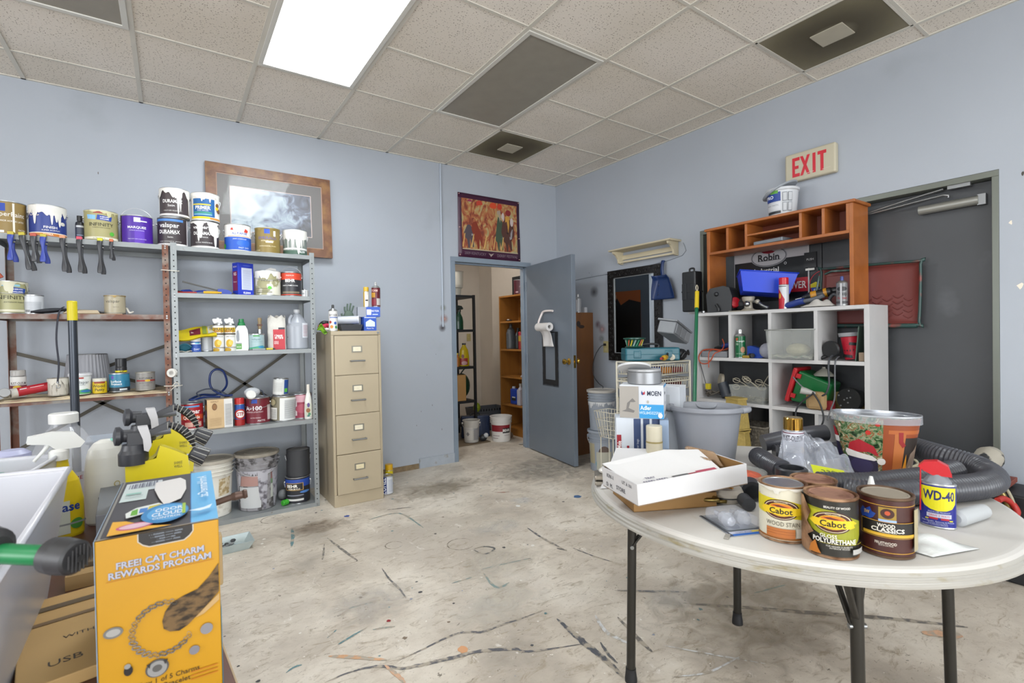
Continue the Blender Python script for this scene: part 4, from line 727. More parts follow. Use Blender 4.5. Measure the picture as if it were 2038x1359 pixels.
# ---- bottom shelf, grey unit
Z = .0305
def pail(label, x, y, z, R=.145, H=.37, body='#d8d6d0', lid=None, items=(), drip=None, group=None, cat='bucket', ribs=True, handle='down', rz=0, open_=False, sc=1, hcol=None, name='plastic_pail', rimH=.0):
    t = thing(name, label, cat, (x, y, z), face(x, y, rz), group); bm_ = C(body, .4) if isinstance(body, str) else body; R *= sc; H *= sc; r0 = R*.87
    rr = lambda q: r0+(R-r0)*q
    prof = [(r0-.004, 0), (r0, .004), (rr(.72), H*.72)]
    if ribs:
        for q in (.75, .82, .89): prof += [(rr(q), H*q), (rr(q)+.009*sc, H*q+.001), (rr(q)+.009*sc, H*q+.004*sc), (rr(q), H*q+.005*sc)]
    prof += [(R, H-.012*sc), (R+.008*sc, H-.01*sc), (R+.008*sc, H)]
    g = G()
    if open_: prof += [(R-.002, H), (r0-.003, .006), (1e-4, .006)]
    g.lathe(prof, bm_, 44); g.build('pail_body', t)
    if lid is not None and not open_:
        lm = C(lid, .45) if isinstance(lid, str) else lid; g = G(); g.lathe([(R+.01*sc, H-.014*sc), (R+.012*sc, H-.012*sc), (R+.012*sc, H+.006*sc), (R+.004, H+.009*sc), (R-.006, H+.002*sc), (R*.6, H+.001), (R*.58, H+.004*sc), (1e-4, H+.003*sc)], lm, 44, cap=False); g.build('lid', t)
    if items:
        g = G(); k = (R-r0)/H; fn = lambda u, v, o: ((rr(v/H)+o+.0006)*math.sin(u/R), -(rr(v/H)+o+.0006)*math.cos(u/R), v); g.draw(fn, math.pi*R, H, items, curved=True, off=.0006); g.build('printed_label', t)
    if handle:
        g = G(); zh = H*.86; A = math.radians({'down': -64, 'up': 80, 'half': -35}[handle]); Q = []
        for s_ in (-1, 1): g.cyl((s_*rr(.86), 0, zh), (s_*(rr(.86)+.016*sc), 0, zh), .011*sc, bm_, 10)
        for i in range(19):
            a = math.pi*i/18; r_ = (R+.022*sc); Q.append(((R+.012*sc)*math.cos(a), -math.cos(A)*r_*math.sin(a), zh+math.sin(A)*r_*math.sin(a)*1.0))
        g.tube(Q, .0024*sc, WIRE, 6, raw=True); g.build('bail_handle', t)
    if drip: 
        g = G(); dm, seed, n, lm_, cov = drip; rnd2 = random.Random(seed); N_ = 72; top = H*.73; Lz = [top-H*cov*rnd2.random() for _ in range(N_+1)]
        for _ in range(n):
            c = rnd2.randint(2, N_-2); w_ = rnd2.randint(1, 3); l_ = H*lm_*rnd2.uniform(.3, 1)
            for q in range(-w_, w_+1):
                if 0 <= c+q <= N_: Lz[c+q] = min(Lz[c+q], top-l_*(1-(q/(w_+.6))**2)**.4)
        V = []
        for i in range(N_+1):
            a = math.radians(-90+180*i/N_)
            for zz in (max(.006, Lz[i]), top): V.append(((rr(zz/H)+.004)*math.sin(a), -(rr(zz/H)+.004)*math.cos(a), zz))
        g.add(V, [(2*i, 2*i+2, 2*i+3, 2*i+1) for i in range(N_)], dm, True); g.build('dried_paint_drips', t)
    return t
pail('white plastic five gallon pail on the bottom shelf with a torn tan label', .222, 4.13, Z, R=.128, H=.395, body=mat('dirty_white_pail', '#d4d1c8', .45, var=.05, vs=9, c2='#a79f90', t=.66, cs=12), lid=mat('dusty_pail_lid', '#a8a296', .8, var=.12, vs=12), items=[('p', [(.18, .38), (.62, .4), (.66, .7), (.2, .68)], mat('torn_label', '#a08a62', .8, c2='#cabfa6', t=.5, cs=30))], handle=None)
pail('large grimy metal-rimmed pail crusted with grey and red paint, bottom shelf', .508, 4.12, Z, R=.14, H=.405, body=mat('paint_crusted_pail', '#8f8d90', .6, var=.12, vs=14, c2='#4f4c4d', t=.55, soft=.04, cs=16, bump=.6, bs=30), lid=mat('crusted_lid', '#8d867a', .8, var=.18, vs=14, bump=.6, bs=25), handle='half', items=[('r', -.75, .46, .12, .64, '#a37f78'), ('r', -.7, .06, .1, .44, '#b9bbbc'), ('r', .45, .54, .9, .72, '#8d6a66'), ('r', .45, .46, .9, .54, '#6d8a68'), ('r', .45, .2, .9, .45, '#b5b9b2')], drip=(mat('grey_paint_crust', '#a9a8b0', .5, c2='#5d5a62', t=.56, cs=20), 15, 12, .9, .1))
can('black gallon can with a blue and gold label, under the plain charcoal can', .776, 4.06, Z, R=.087, H=.2, wrap='#23242a', items=[('r', -1.2, .66, 1.2, .96, '#24469a'), ('r', -.72, .52, .3, .82, '#b48f4a'), ('r', -.68, .54, .26, .8, '#1f1f24'), ('t', 'BEHR', -.3, .7, .14, '#f4f0e6', .8, .04), ('t', 'PREMIUM PLUS', -.2, .58, .07, '#f0e8d6', .85, .02), ('r', -.6, .3, .3, .34, '#7f8290'), ('e', .4, .44, .3, .05, '#4a78b8'), ('r', -.7, .1, .3, .18, '#c9c9c6')], handle='low')
can('plain charcoal gallon can, top of the black stack', .784, 4.06, Z+.202, R=.083, H=.2, wrap=mat('charcoal_wrap', '#303134', .6, var=.06), lid=mat('dusty_lid', '#5d5c5c', .8), handle='low', tin=mat('dark_can_rim', '#3d3e42', .4, .5))
t = thing('bottle', 'bright green bottle with a white cap lying between the grimy pail and the black cans', 'bottle', (.655, 4.0, Z+.022), .4); g = G(); g.at((0, 0, 0), (.075, 0, 0), [(.018, 0), (.021, .004), (.021, .04), (.01, .052), (.01, .075)], mat('green_bottle', '#3a9a2c', .25), 16); g.build('bottle_body', t); g = G(); g.cyl((.068, 0, 0), (.085, 0, 0), .012, WHITE, 12); g.build('cap', t)
g = G(); g.ball((.69, 4.17, Z+.04), .04, C('#8c8e90', .3), 14, 1, .7, 1); tag(g.build('glass_shade'), 'grey glass shade behind the green bottle on the bottom shelf', 'glass shade')
# ---- rusty unit, second shelf
Z = 1.4505
can('cream-green gallon can cut by the photo edge, second shelf of the rusty unit', -.778, 4.04, Z, H=.19, wrap='#a9a67a', rz=10, items=[('r', -.5, .86, .3, .93, '#8fc4d8'), ('p', [(-.1, .66), (.5, .62), (.55, .8), (-.05, .84)], '#2348a0'), ('t', 'SHERWIN', .22, .77, .05, '#f3f3f3', .5, .03), ('t', 'WILLIAMS', .22, .69, .05, '#f3f3f3', .5, .03), ('t', 'INFINITY', 0, .5, .15, '#34341f', 1.4), ('t', 'EXTERIOR PAINT', .1, .34, .05, '#44442f', .9), ('e', .6, .24, .12, .08, '#58c03c'), ('r', -.8, .03, .7, .1, '#d8d4bc')], handle='side', drip=(mat('cream_run', '#cfccb4', .4), 51, 4, .4, .1))
can('white quart can with a barcode beside the cream-green can', -.668, 4.03, Z, R=.045, H=.115, wrap='#c9ccd0', handle=None, items=[('r', -.8, .08+.05*k, .5, .1+.05*k, '#a9adb2') for k in range(12)]+[('r', -.5+.05*k, .05, -.48+.05*k, .18, '#333333') for k in range(6)])
t = thing('tool_pouch', 'black fabric tool pouch with a long hanging strap, on the rusty unit', 'pouch', (-.6, 4.0, Z), .1); g = G(); g.grid(lambda u, v: (-.075+.16*u, .045*math.sin(2*math.pi*v)*(.6+.4*math.sin(math.pi*u)), .013+.012*math.cos(2*math.pi*v)*(.5+math.sin(math.pi*u)*.7)+.018*u), 16, 12, mat('black_fabric', '#2b2d33', .7, bump=.2, bs=200)); g.build('pouch_body', t)
g = G(); g.tube([(.07, .0, .045), (.058, -.06, .03), (.045, -.082, -.02), (.035, -.082, -.15), (.042, -.083, -.3), (.035, -.083, -.4)], .005, C('#2c2e38', .7), 6, flat=.5); g.build('strap', t)
g = G(); g.tube([(.035, -.083, -.4), (.035, -.083, -.41)], .006, STEEL, 8); g.tube([(.035, -.083, -.41), (.046, -.083, -.425), (.04, -.083, -.44), (.03, -.083, -.435), (.03, -.083, -.42)], .0025, STEEL, 6); g.build('snap_hook', t)
g = G(); g.M = Matrix.Translation((-.39, 4.05, Z)); g.box(-.14, .14, -.08, .08, 0, .005, mat('thin_board', '#a5886a', .7, var=.1)); tag(g.build('thin_board'), 'thin brown board lying on the second shelf of the rusty unit', 'board')
g = G(); g.M = Matrix.Translation((-.42, 4.03, Z+.006))@Matrix.Rotation(.15, 4, 'Z'); g.add([(-.12, -.06, .0), (.05, -.07, .0), (.06, .06, .004), (-.11, .05, .02), (-.1, -.05, .014), (.04, -.06, .02), (.05, .05, .024), (-.1, .05, .03)], [(0, 1, 2, 3), (4, 5, 6, 7), (0, 1, 5, 4)], C('#b3a389', .8)); tag(g.build('folded_sandpaper', solid=.002), 'folded tan sandpaper sheet on the thin board', 'sandpaper')
g = G(); g.M = Matrix.Translation((-.34, 4.1, Z+.006)); g.box(-.05, .03, -.04, .04, 0, .018, mat('crumpled_foil', '#8e8f92', .5, .3, c2='#3d3d3f', t=.5, cs=40)); tag(g.build('foil_packet', bevel=.006), 'crumpled grey foil packet behind the sandpaper', 'packet')
can('beige quart paint can standing on the thin board', -.29, 4.03, Z+.0055, R=.054, H=.118, wrap='#a49b84', handle=None, tin=TINDIRTY, items=[('t', 'valspar', -.15, .7, .2, '#3c3a33', 1.2), ('t', 'signature', .05, .35, .06, '#4a473f', .8)], drip=(mat('dried_tan_paint', '#a08548', .5), 4, 3, .12, .03))
g = G(); g.tube([(-.225, 4.05, Z+.012), (-.2, 4.02, Z+.02), (-.215, 4.0, Z+.012), (-.23, 4.03, Z+.04), (-.24, 4.05, Z+.045)], .006, C('#c9c4bb', .6), 6); tag(g.build('cord_scrap'), 'scrap of white cord beside the beige quart can', 'cord')
t = thing('hand_saw', 'orange-handled tool hanging over the cream-green can at the left edge', 'saw', (-.82, 3.98, Z+.194)); g = G(); g.tube([(-.02, 0, .12), (0, 0, .06), (.025, 0, .02), (.03, 0, .012)], .011, C('#b2441f', .4), 10, flat=.6); g.build('handle', t)
# ---- rusty unit, third shelf
Z = .9505
g = G(); r_ = random.Random(2); g.grid(lambda u, v: (-.83+.8*u, 3.915+.4*v+.006*math.sin(u*23), Z+.003+.0035*math.sin(u*37)*math.sin(v*11)+(0 if v > .06 else -.012)), 60, 12, mat('drop_cloth', '#b9a98c', .9, var=.12, vs=12)); tag(g.build('drop_cloth', solid=.002), 'beige cloth spread on the third shelf of the rusty unit', 'cloth')
Z += .0105
spray('white and grey spray paint can standing at the left end of the third shelf', -.755, 4.09, Z, .035, .16, '#c9c7c4', [('r', -1, 0, 1, .99, '#d6d4d0'), ('t', 'RUST-OLEUM', 0, .68, .13, '#3a2a2c', 1.3, .02), ('r', -1, .4, 1, .58, '#6c2530'), ('e', -.1, .48, .35, .09, '#c9a52a'), ('t', 'WHITE', 0, .22, .06, '#888888'), ('t', 'GLOSS', 0, .1, .06, '#888888')], cap='#a9a6a2')
t = thing('caulk_tube', 'red caulk tube lying with its open silver end towards the camera', 'tube', (-.77, 3.98, Z+.03), 0); g = G(); A, B = Vector((0, 0, 0)), Vector((.16, .06, .028)); RC = mat('red_tube', '#a8222e', .35)
g.at(A, B, [(.026, 0), (.027, .002), (.026, .03)], C('#c9c5bd', .4), 24); g.at(A, B, [(.0262, .03), (.0262, .165), (.022, .172)], RC, 24); g.build('tube_body', t); g = G(); g.at(A, B, [(.023, -.001), (.02, -.0015), (1e-4, .001)], mat('tube_end', '#a9a396', .4, .5, var=.1, vs=40), 24); g.build('tube_end', t)
g = G(); dr = (B-A).normalized(); sd = Vector((0, 0, 1)).cross(dr).normalized()
for a0, l0, l1, hh, c in ((.0, .045, .075, .012, '#c9cdd0'), (.1, .09, .15, .008, '#d9c7c7')):
    q = lambda l, w_: A+dr*l+Vector((0, -1, 0))*.0262*math.cos(.4)+Vector((0, 0, 1))*(.0262*math.sin(.4)+w_)
    g.add([q(l0, -hh), q(l1, -hh), q(l1, hh*.6), q(l0, hh*.6)], [(0, 1, 2, 3)], C(c))
g.build('printed_label', t)
spray('white spray can lying on its side at the left edge, third shelf', -.805, 4.06, Z+.027, .026, .15, '#c9cad0', [('t', 'BIN', 0, .6, .2, '#444444'), ('r', -.6, .2, .6, .3, '#777777')], cap='#8c8c8c', tilt=(math.radians(84), 0, math.radians(10)))
can('quart can coated in cracked white and beige paint, third shelf of the rusty unit', -.568, 4.02, Z, R=.048, H=.106, wrap=mat('cracked_paint_wrap', '#b7b2a8', .6, var=.05, c2='#8b8478', t=.58, soft=.03, cs=30, stretch=(3, 3, .6)), handle=None, tin=TINDIRTY, drip=(mat('off_white_run', '#c9c5ba', .5), 12, 9, .9, .3))
t = thing('plastic_tub', 'white lidded plastic tub with green and blue waves, third shelf of the rusty unit', 'tub', (-.465, 4.0, Z), face(-.465, 4.0)); g = G(); g.lathe([(.046, 0), (.048, .003), (.052, .115)], C('#d6dad9', .35), 28); g.build('tub_body', t)
g = G(); g.lathe([(.055, .113), (.057, .116), (.057, .126), (.05, .13), (1e-4, .13)], C('#cfd0d4', .35), 28, cap=False); g.build('lid', t)
g = G(); g.draw(lambda u, v, o: ((.0485+.035*v+o)*math.sin(u/.05), -(.0485+.035*v+o)*math.cos(u/.05), v), .157, .115, [('t', 'valspar', .1, .66, .16, '#5c6468', 1.2), ('r', -.2, .84, .2, .92, '#a04038'), ('r', -.4, .5, .3, .53, '#a9b0b2'), ('p', [(-.9, .05), (.9, .04), (.9, .16), (.4, .3), (0, .26), (-.4, .2), (-.9, .12)], '#4a9a5a'), ('e', .4, .18, .4, .07, '#2f6aa8'), ('e', -.3, .14, .3, .05, '#2f8f6a')], curved=True); g.build('printed_label', t)
jar('yellow wood putty tub with a white lid', -.374, 4.0, Z, .036, .092, '#c9ab12', [('t', 'Wood', -.1, .62, .24, '#2b2a20', 1.2, .02), ('t', 'Putty', 0, .32, .22, '#2b2a20', 1.1, .02), ('r', -.5, .82, .5, .97, '#8a3a24')], '#c9c6ba', lh=.18, name='putty_tub', cat='tub')
can('teal and navy quart can beside the yellow tub', -.278, 4.02, Z, R=.052, H=.12, wrap='#2f7796', handle=None, items=[('r', -1.2, .0, 1.2, .22, '#1c2630'), ('e', -.45, .82, .1, .1, '#5f4aa0'), ('t', 'Surface', -.25, .58, .15, '#e8eef0', .95, .02), ('t', 'Protect', -.2, .42, .15, '#e8eef0', .95, .02), ('r', .0, .04, .5, .14, '#c9ced0'), ('r', .35, .25, 1, .6, '#246a88')])
jar('black spray cap jar with a yellow band on top of the teal can', -.268, 4.02, Z+.1215, .03, .09, '#232326', [('r', -1, .06, 1, .32, '#d6c61e'), ('t', 'ZAT', .1, .19, .22, '#1d1d1d', 1.2, .04)], '#1f2023', lh=.55)
can('dusty grey quart can with a red and yellow stripe, right end of the third shelf', -.145, 4.02, Z, R=.052, H=.118, wrap='#85827e', handle=None, tin=TINDIRTY, items=[('t', 'RUST-OLEUM', 0, .7, .11, '#2e2a2a', 1.2, .02), ('r', -.7, .5, .8, .6, '#8d3030'), ('e', .1, .55, .18, .07, '#c2a030'), ('t', 'PROTECTIVE ENAMEL', 0, .4, .06, '#3d3a3a', 1.2), ('t', 'OIL BASE', 0, .26, .05, '#4c4848')], rz=4)
t = thing('lamp_shade', 'large grey pleated lamp shade behind the small tins', 'lamp shade', (-.45, 4.21, .9605)); g = G(); n = 72; V = []
for k, (r, z) in enumerate(((.125, 0), (.098, .24))):
    for i in range(n): a = 2*math.pi*i/n; q = r+(.0035 if i % 2 else 0); V.append((q*math.cos(a), q*math.sin(a)*.8, z))
g.add(V, [(i, (i+1) % n, n+(i+1) % n, n+i) for i in range(n)], mat('grey_pleated', '#8f9096', .5)); g.build('shade', t)
g = G(); g.tube([(.098*math.cos(a*.3), .0784*math.sin(a*.3), .24) for a in range(21)], .003, STEEL, 6, closed=True); g.build('wire_rim', t)
t = thing('tape_roll', 'white tape roll hanging by string from the post between the two units', 'tape roll', (.0, 3.905, 1.07), math.radians(60)); g = G(); g.at((-.01, 0, 0), (.01, 0, 0), [(.014, 0), (.028, 0), (.028, .02), (.014, .02), (.014, 0)], C('#d5d3cd', .6), 24); g.build('roll', t)
for z_, k in ((1.74, 1), (.985, 2), (1.37, 3)):
    g = G(); g.tube([(-.045, 3.924, z_), (.0, 3.918, z_-.002), (.048, 3.924, z_-.003), (.05, 3.94, z_)], .0028, C('#cfcabf', .7), 6)
    if k == 2: g.tube([(.0, 3.917, z_), (.02, 3.913, z_+.02), (.035, 3.915, z_+.005), (.01, 3.913, z_-.01), (-.01, 3.915, z_-.03)], .0024, C('#cfcabf', .7), 6)
    if k < 3: tag(g.build('string_tie'), {1: 'upper white string tying the two shelving posts together', 2: 'lower white string bow tying the two shelving posts together'}[k], 'string')
t = thing('black_pole', 'tall dark steel pole with a yellow tip standing before the rusty unit', 'pole', (-.425, 3.45, 0)); g = G(); g.cyl((0, 0, 0), (0, 0, 1.42), .019, mat('dark_pole', '#3a3f47', .3, .5), 18); g.build('shaft', t); g = G(); g.lathe([(.0215, 1.395), (.0215, 1.492), (.019, 1.497), (1e-4, 1.497)], C('#c4b416', .45), 18, cap=False); g.build('yellow_tip', t)
# ---- framed picture behind the cans
def framed_picture():
    W_, H_, B_ = .905, .625, .068; x0, z0 = .247, 2.0; t = thing('framed_picture', 'framed blue-grey landscape print leaning on the wall behind the cans', 'picture frame', (.70, 4.385, 1.965)); t.rotation_euler = (math.radians(-3.2), math.radians(0), 0)
    g = G(); FW = mat('walnut_burl_frame', '#74503c', .35, var=.25, vs=10, c2='#8f6a45', t=.56, soft=.12, cs=14); w2 = .46; h = .68; b = .07
    for pts in (((-w2, 0), (w2, 0), (w2-b, b), (-w2+b, b)), ((w2, 0), (w2, h), (w2-b, h-b), (w2-b, b)), ((w2, h), (-w2, h), (-w2+b, h-b), (w2-b, h-b)), ((-w2, h), (-w2, 0), (-w2+b, b), (-w2+b, h-b))): g.prism(list(pts), .028, FW, base=-.014)
    g.build('frame', t, bevel=.004)
    g = G(); fn = lambda u, v, o: (u, -.002-o, b+v); ww, hh = 2*(w2-b), h-2*b
    sky = bpy.data.materials.new('misty_landscape_print'); sky.use_nodes = True; nt = sky.node_tree; N = nt.nodes; L = nt.links; bb = N['Principled BSDF']; tc = N.new('ShaderNodeTexCoord'); n = N.new('ShaderNodeTexNoise'); n.inputs['Scale'].default_value = 9; n.inputs['Detail'].default_value = 8; n.inputs['Distortion'].default_value = 1.5; L.new(tc.outputs['Object'], n.inputs[0])
    sx = N.new('ShaderNodeSeparateXYZ'); L.new(tc.outputs['Object'], sx.inputs[0]); a = N.new('ShaderNodeMath'); a.operation = 'MULTIPLY_ADD'; L.new(sx.outputs[0], a.inputs[0]); a.inputs[1].default_value = -.65; L.new(n.outputs[0], a.inputs[2])
    r = N.new('ShaderNodeValToRGB'); e = r.color_ramp.elements
    for k in range(3): e.new(.5)
    for k, (p, c) in enumerate(((.2, '#2d3038'), (.36, '#5c6377'), (.46, '#8794a6'), (.58, '#a9b8c2'), (.7, '#c2cdd2'))): e[k].position = p; e[k].color = srgb(c)
    L.new(a.outputs[0], r.inputs[0]); L.new(r.outputs[0], bb.inputs['Base Color']); bb.inputs['Roughness'].default_value = .5
    g.draw(fn, ww, hh, [('r', -1, 0, 1, 1, '#4f4a47'), ('r', -1, 0, 1, .012, '#b07f62'), ('r', -1, .988, 1, 1, '#b07f62'), ('r', -1, 0, -.985, 1, '#b07f62'), ('r', .985, 0, 1, 1, '#b07f62'), ('r', -.77, .17, .77, .83, '#c4aca4'), ('r', -.755, .18, .755, .82, sky)], off=.0006); g.build('mat_and_print', t)
    g = G(); g.draw(fn, ww, hh, [('r', -1, 0, 1, 1, mat('picture_glass', '#ffffff', .06, alpha=.12, spec=.8))], off=.006); g.build('glass', t)
framed_picture()
# ---- filing cabinet
CM = mat('tan_cabinet_enamel', '#a99c84', .38, .1, var=.03, vs=3); CMS = CM
t = thing('filing_cabinet', 'tan four-drawer metal filing cabinet', 'filing cabinet', (1.172, 3.8, 0), 0); g = G(); w2, h, d = .19, 1.33, .625
g.box(-w2, w2, .018, d, 0, h, CM); g.box(-w2, w2, .0, .018, h-.032, h, CM); g.box(-w2, w2, 0, .018, 0, .09, CM); g.box(-w2, -w2+.02, 0, .018, .09, h-.032, CM); g.box(w2-.02, w2, 0, .018, .09, h-.032, CM); g.build('cabinet_body', t, bevel=.003)
for k in range(4):
    z0 = .094+k*.3005; z1 = z0+.297; dy = (-.012, -.004, 0, 0)[k]
    g = G(); g.box(-w2+.022, w2-.022, -.004+dy, .03, z0, z1, CM); dr = g.build('drawer', t, bevel=.003)
    g = G(); zc_ = z0+.105; y = -.004+dy
    for s_ in (-1, 1): g.cyl((s_*.05, y, zc_), (s_*.05, y-.024, zc_), .006, STEEL, 8)
    g.tube([(-.055, y-.024, zc_), (.055, y-.024, zc_)], .0065, STEEL, 8, raw=True); g.build('handle', dr)
    g = G(); zl = z0+.195; g.box(-.04, .04, y-.004, y, zl-.025, zl+.025, mat('label_holder', '#8d8a80', .3, .7)); g.box(-.03, .03, y-.0048, y-.0039, zl-.017, zl+.017, C('#d8d0b8' if k else '#cfc3a0', .6)); g.text('FILES %d' % (k+1) if False else '-----', lambda u, v: (u, y-.0052, zl+v), C('#8c6f50'), .006); g.build('label_holder', dr)
g = G(); g.cyl((w2-.02, 0, h-.016), (w2-.02, -.006, h-.016), .009, STEEL, 12); g.build('lock', t)
Z = 1.3305; cy = 3.98
spray('white spray paint can with colourful dots, left front of the filing cabinet top', 1.035, 3.93, Z, .033, .205, '#d6d4d2', [('t', 'RUST-OLEUM', 0, .8, .1, '#3a2a2c', 1.2, .02), ('r', -.5, .66, .9, .7, '#2f57a8'), ('e', -.4, .45, .2, .07, '#a33a34'), ('e', .3, .4, .2, .07, '#2f57a8'), ('e', -.2, .22, .22, .08, '#c9822a'), ('e', .4, .2, .18, .07, '#3f8a4a')], nozzle='#2d2d2d')
t = thing('work_gloves', 'pair of red, black and white work gloves hanging over the cabinet corner', 'gloves', (.985, 4.0, Z)); r_ = random.Random(9)
g = G(); g.ball((.0, 0, .04), .04, C('#b62a48', .7), 14, 1.2, 1.1, .55); g.tube([(0, -.02, .05), (.03, -.06, .045), (.06, -.08, .03)], .013, C('#b62a48', .7), 8); g.build('red_glove', t)
g = G(); g.tube([(-.03, 0, .05), (-.01, -.02, .07), (.03, -.02, .066)], .014, BLACK, 8); g.ball((-.03, -.02, .03), .025, BLACK, 10, 1, 1, .6); g.build('black_cuff', t)
g = G()
for k in range(6): g.ball((-.04+.02*k, -.06+.01*(k % 2), .016), .018, C('#cfcac4', .8), 10, 1, 1, .7)
g.build('white_lining', t)
t = thing('tool_caddy', 'black plastic tray with blue end at the front of the cabinet top', 'tray', (1.165, 3.93, Z), math.radians(-4)); g = G(); g.tray((.07, .045), (.085, .055), 0, .05, .004, C('#32343a', .4)); g.build('tray_body', t); g = G(); g.box(.02, .07, -.04, .04, .02, .048, C('#23459a', .4)); g.build('blue_insert', t, bevel=.006)
t = thing('paper_roll', 'white cardboard roll lying on the black tray', 'roll', (1.165, 3.97, Z+.085)); g = G(); A, B = Vector((-.08, .02, 0)), Vector((.075, -.02, .006)); L_ = (B-A).length; g.at(A, B, [(.022, 0), (.032, 0), (.032, L_), (.024, L_), (.024, .01)], C('#b9bcc4', .4), 24); g.build('roll_body', t); g = G(); g.at(A, B, [(.0325, L_-.006), (.0335, L_), (.024, L_+.0005)], C('#d5d8dc'), 24); g.build('rim', t)
t = thing('rubber_glove', 'grey-green work glove standing behind the roll, fingers up', 'glove', (1.2, 4.08, Z)); g = G(); GM = C('#5b6b60', .7)
g.ball((0, 0, .11), .045, GM, 14, 1, .6, 1.4); 
for dx, l in ((-.03, .05), (-.012, .075), (.008, .08), (.026, .06)): g.tube([(dx*.8, 0, .15), (dx*1.1, -.005, .15+l*.5), (dx*1.3+.005, -.01, .15+l)], .0075, GM, 8)
g.tube([(-.035, 0, .1), (-.055, -.01, .125), (-.06, -.01, .145)], .008, GM, 8); g.build('glove_hand', t)
t = thing('masking_tape', 'ochre and green tape roll leaning behind the paper roll', 'tape roll', (1.135, 4.1, Z+.001), 0); g = G(); g.at((0, 0, .055), (0, .022, .056), [(.03, 0), (.055, 0), (.055, .022), (.03, .022), (.03, 0)], C('#8f7434', .6), 28); g.build('tape', t); g = G(); g.at((0, -.001, .055), (0, .0, .055), [(.028, 0), (.034, 0)], C('#2f6f5a'), 24); g.build('core', t)
carton('small blue and white light bulb box at the cabinet right front, lower one', 1.315, 3.94, Z, .1, .1, .112, rz=-.05, cols=('#2650ae',), front=[('p', [(-.7, .62), (0, .82), (.75, .62), (.75, .3), (-.7, .3)], '#c9d8ea'), ('t', 'Mister Fix', 0, .18, .09, '#eef2f8', 1.5), ('r', -.9, .92, .9, .97, '#d5dcec')], left=[('r', -.8, .1, .8, .5, '#1f3f94')])
t2 = carton('blue and grey box laid across the lower bulb box', 1.325, 3.965, Z+.1125, .175, .09, .08, rz=-.22, cols=('#2650ae',), front=[('r', -1, 0, -.25, 1, '#8b8f98'), ('r', -.2, .2, .2, .75, '#dfe4ea'), ('t', 'MISTER', .5, .6, .2, '#eef2f8', .8), ('r', .3, .2, .8, .3, '#b9c6e0')], left=[('r', -1, 0, 1, 1, '#8b8f98')])
carton('short grey carton under the blue and grey box, behind the roll', 1.235, 4.03, Z, .05, .1, .11, cols=('#8b8f98',))
spray('tall dark red spray can standing on the blue boxes', 1.385, 3.95, Z+.193, .035, .205, '#5c1420', [('r', .1, .1, .9, .45, '#b9b4b0'), ('r', -.9, .5, -.1, .75, '#b0801f'), ('t', 'FOAM', -.2, .86, .12, '#d9b0a8', .9, .03), ('r', -.8, .1, 0, .4, '#7d1c2c')], nozzle='#a9a9a9')
spray('white and yellow spray can, left of the dark red one on the blue boxes', 1.318, 3.99, Z+.193, .022, .165, '#d8d4c4', [('r', -1, 0, -.4, 1, '#c9a32a'), ('r', -.3, .1, .5, .8, '#e8e4d8'), ('r', -.2, .4, .4, .5, '#3a3a3a')], cap='#c9a32a')
t = thing('green_clip', 'small lime-green clip hanging on the right post of the grey unit', 'clip', (.93, 3.905, 1.34)); g = G(); g.grid(lambda u, v: (-.02+.07*u, -.01+.02*math.sin(v*3), .035*math.sin(u*math.pi)*(v-.5)*1.8+.02*math.sin(u*5)), 10, 8, mat('lime_leaf', '#6f9a1c', .3, c2='#1f4a1a', t=.55, cs=30)); g.build('leaf', t, solid=.003); g = G(); g.tube([(-.02, 0, .05), (-.03, 0, .01), (-.028, .005, -.03)], .004, C('#7a7f84', .4), 6); g.build('clip_arm', t)
# ---- on the floor right of the cabinet
spray('yellow spray can on the floor beside the filing cabinet', 1.475, 3.98, 0, .033, .215, '#c9b616', [('r', -1, .55, 1, .8, '#ccc31f'), ('t', 'WOOD-IN', 0, .72, .1, '#2a2a20', 1.2, .03), ('r', -1, .28, 1, .4, '#2a3f86'), ('t', '1.5', 0, .18, .12, '#2a2a20')], cap='#c79a14')
can('blue and white quart can on the floor beside the filing cabinet', 1.43, 3.9, 0, R=.045, H=.15, wrap='#c9ccd2', handle=None, items=[('r', -1.1, 0, -.1, 1, '#22357c'), ('t', 'ZONEL', -.5, .45, .3, '#e9ecf2', 2.2, .03, math.pi/2), ('r', .1, .1, .7, .85, '#b5bac4')])
# ---- scoop on the floor
t = thing('metal_tray', 'pale galvanised pan with grey debris on the floor by the shelving', 'pan', (.27, 3.46, .0), .05); g = G(); g.tray((.09, .07), (.12, .09), 0, .05, .004, mat('galvanised', '#a9b4b4', .4, .3, var=.08, vs=12)); g.build('pan_body', t)
r_ = random.Random(11)
for k in range(12):
    g = G(); g.ball((r_.uniform(-.075, .02), r_.uniform(-.04, .04), .014+.002*k), r_.uniform(.01, .018), C(r_.choice(['#5d5f60', '#7d8080', '#3d3f40']), .8), 8, 1, .8, .6); g.build('paint_skin_scrap', t)

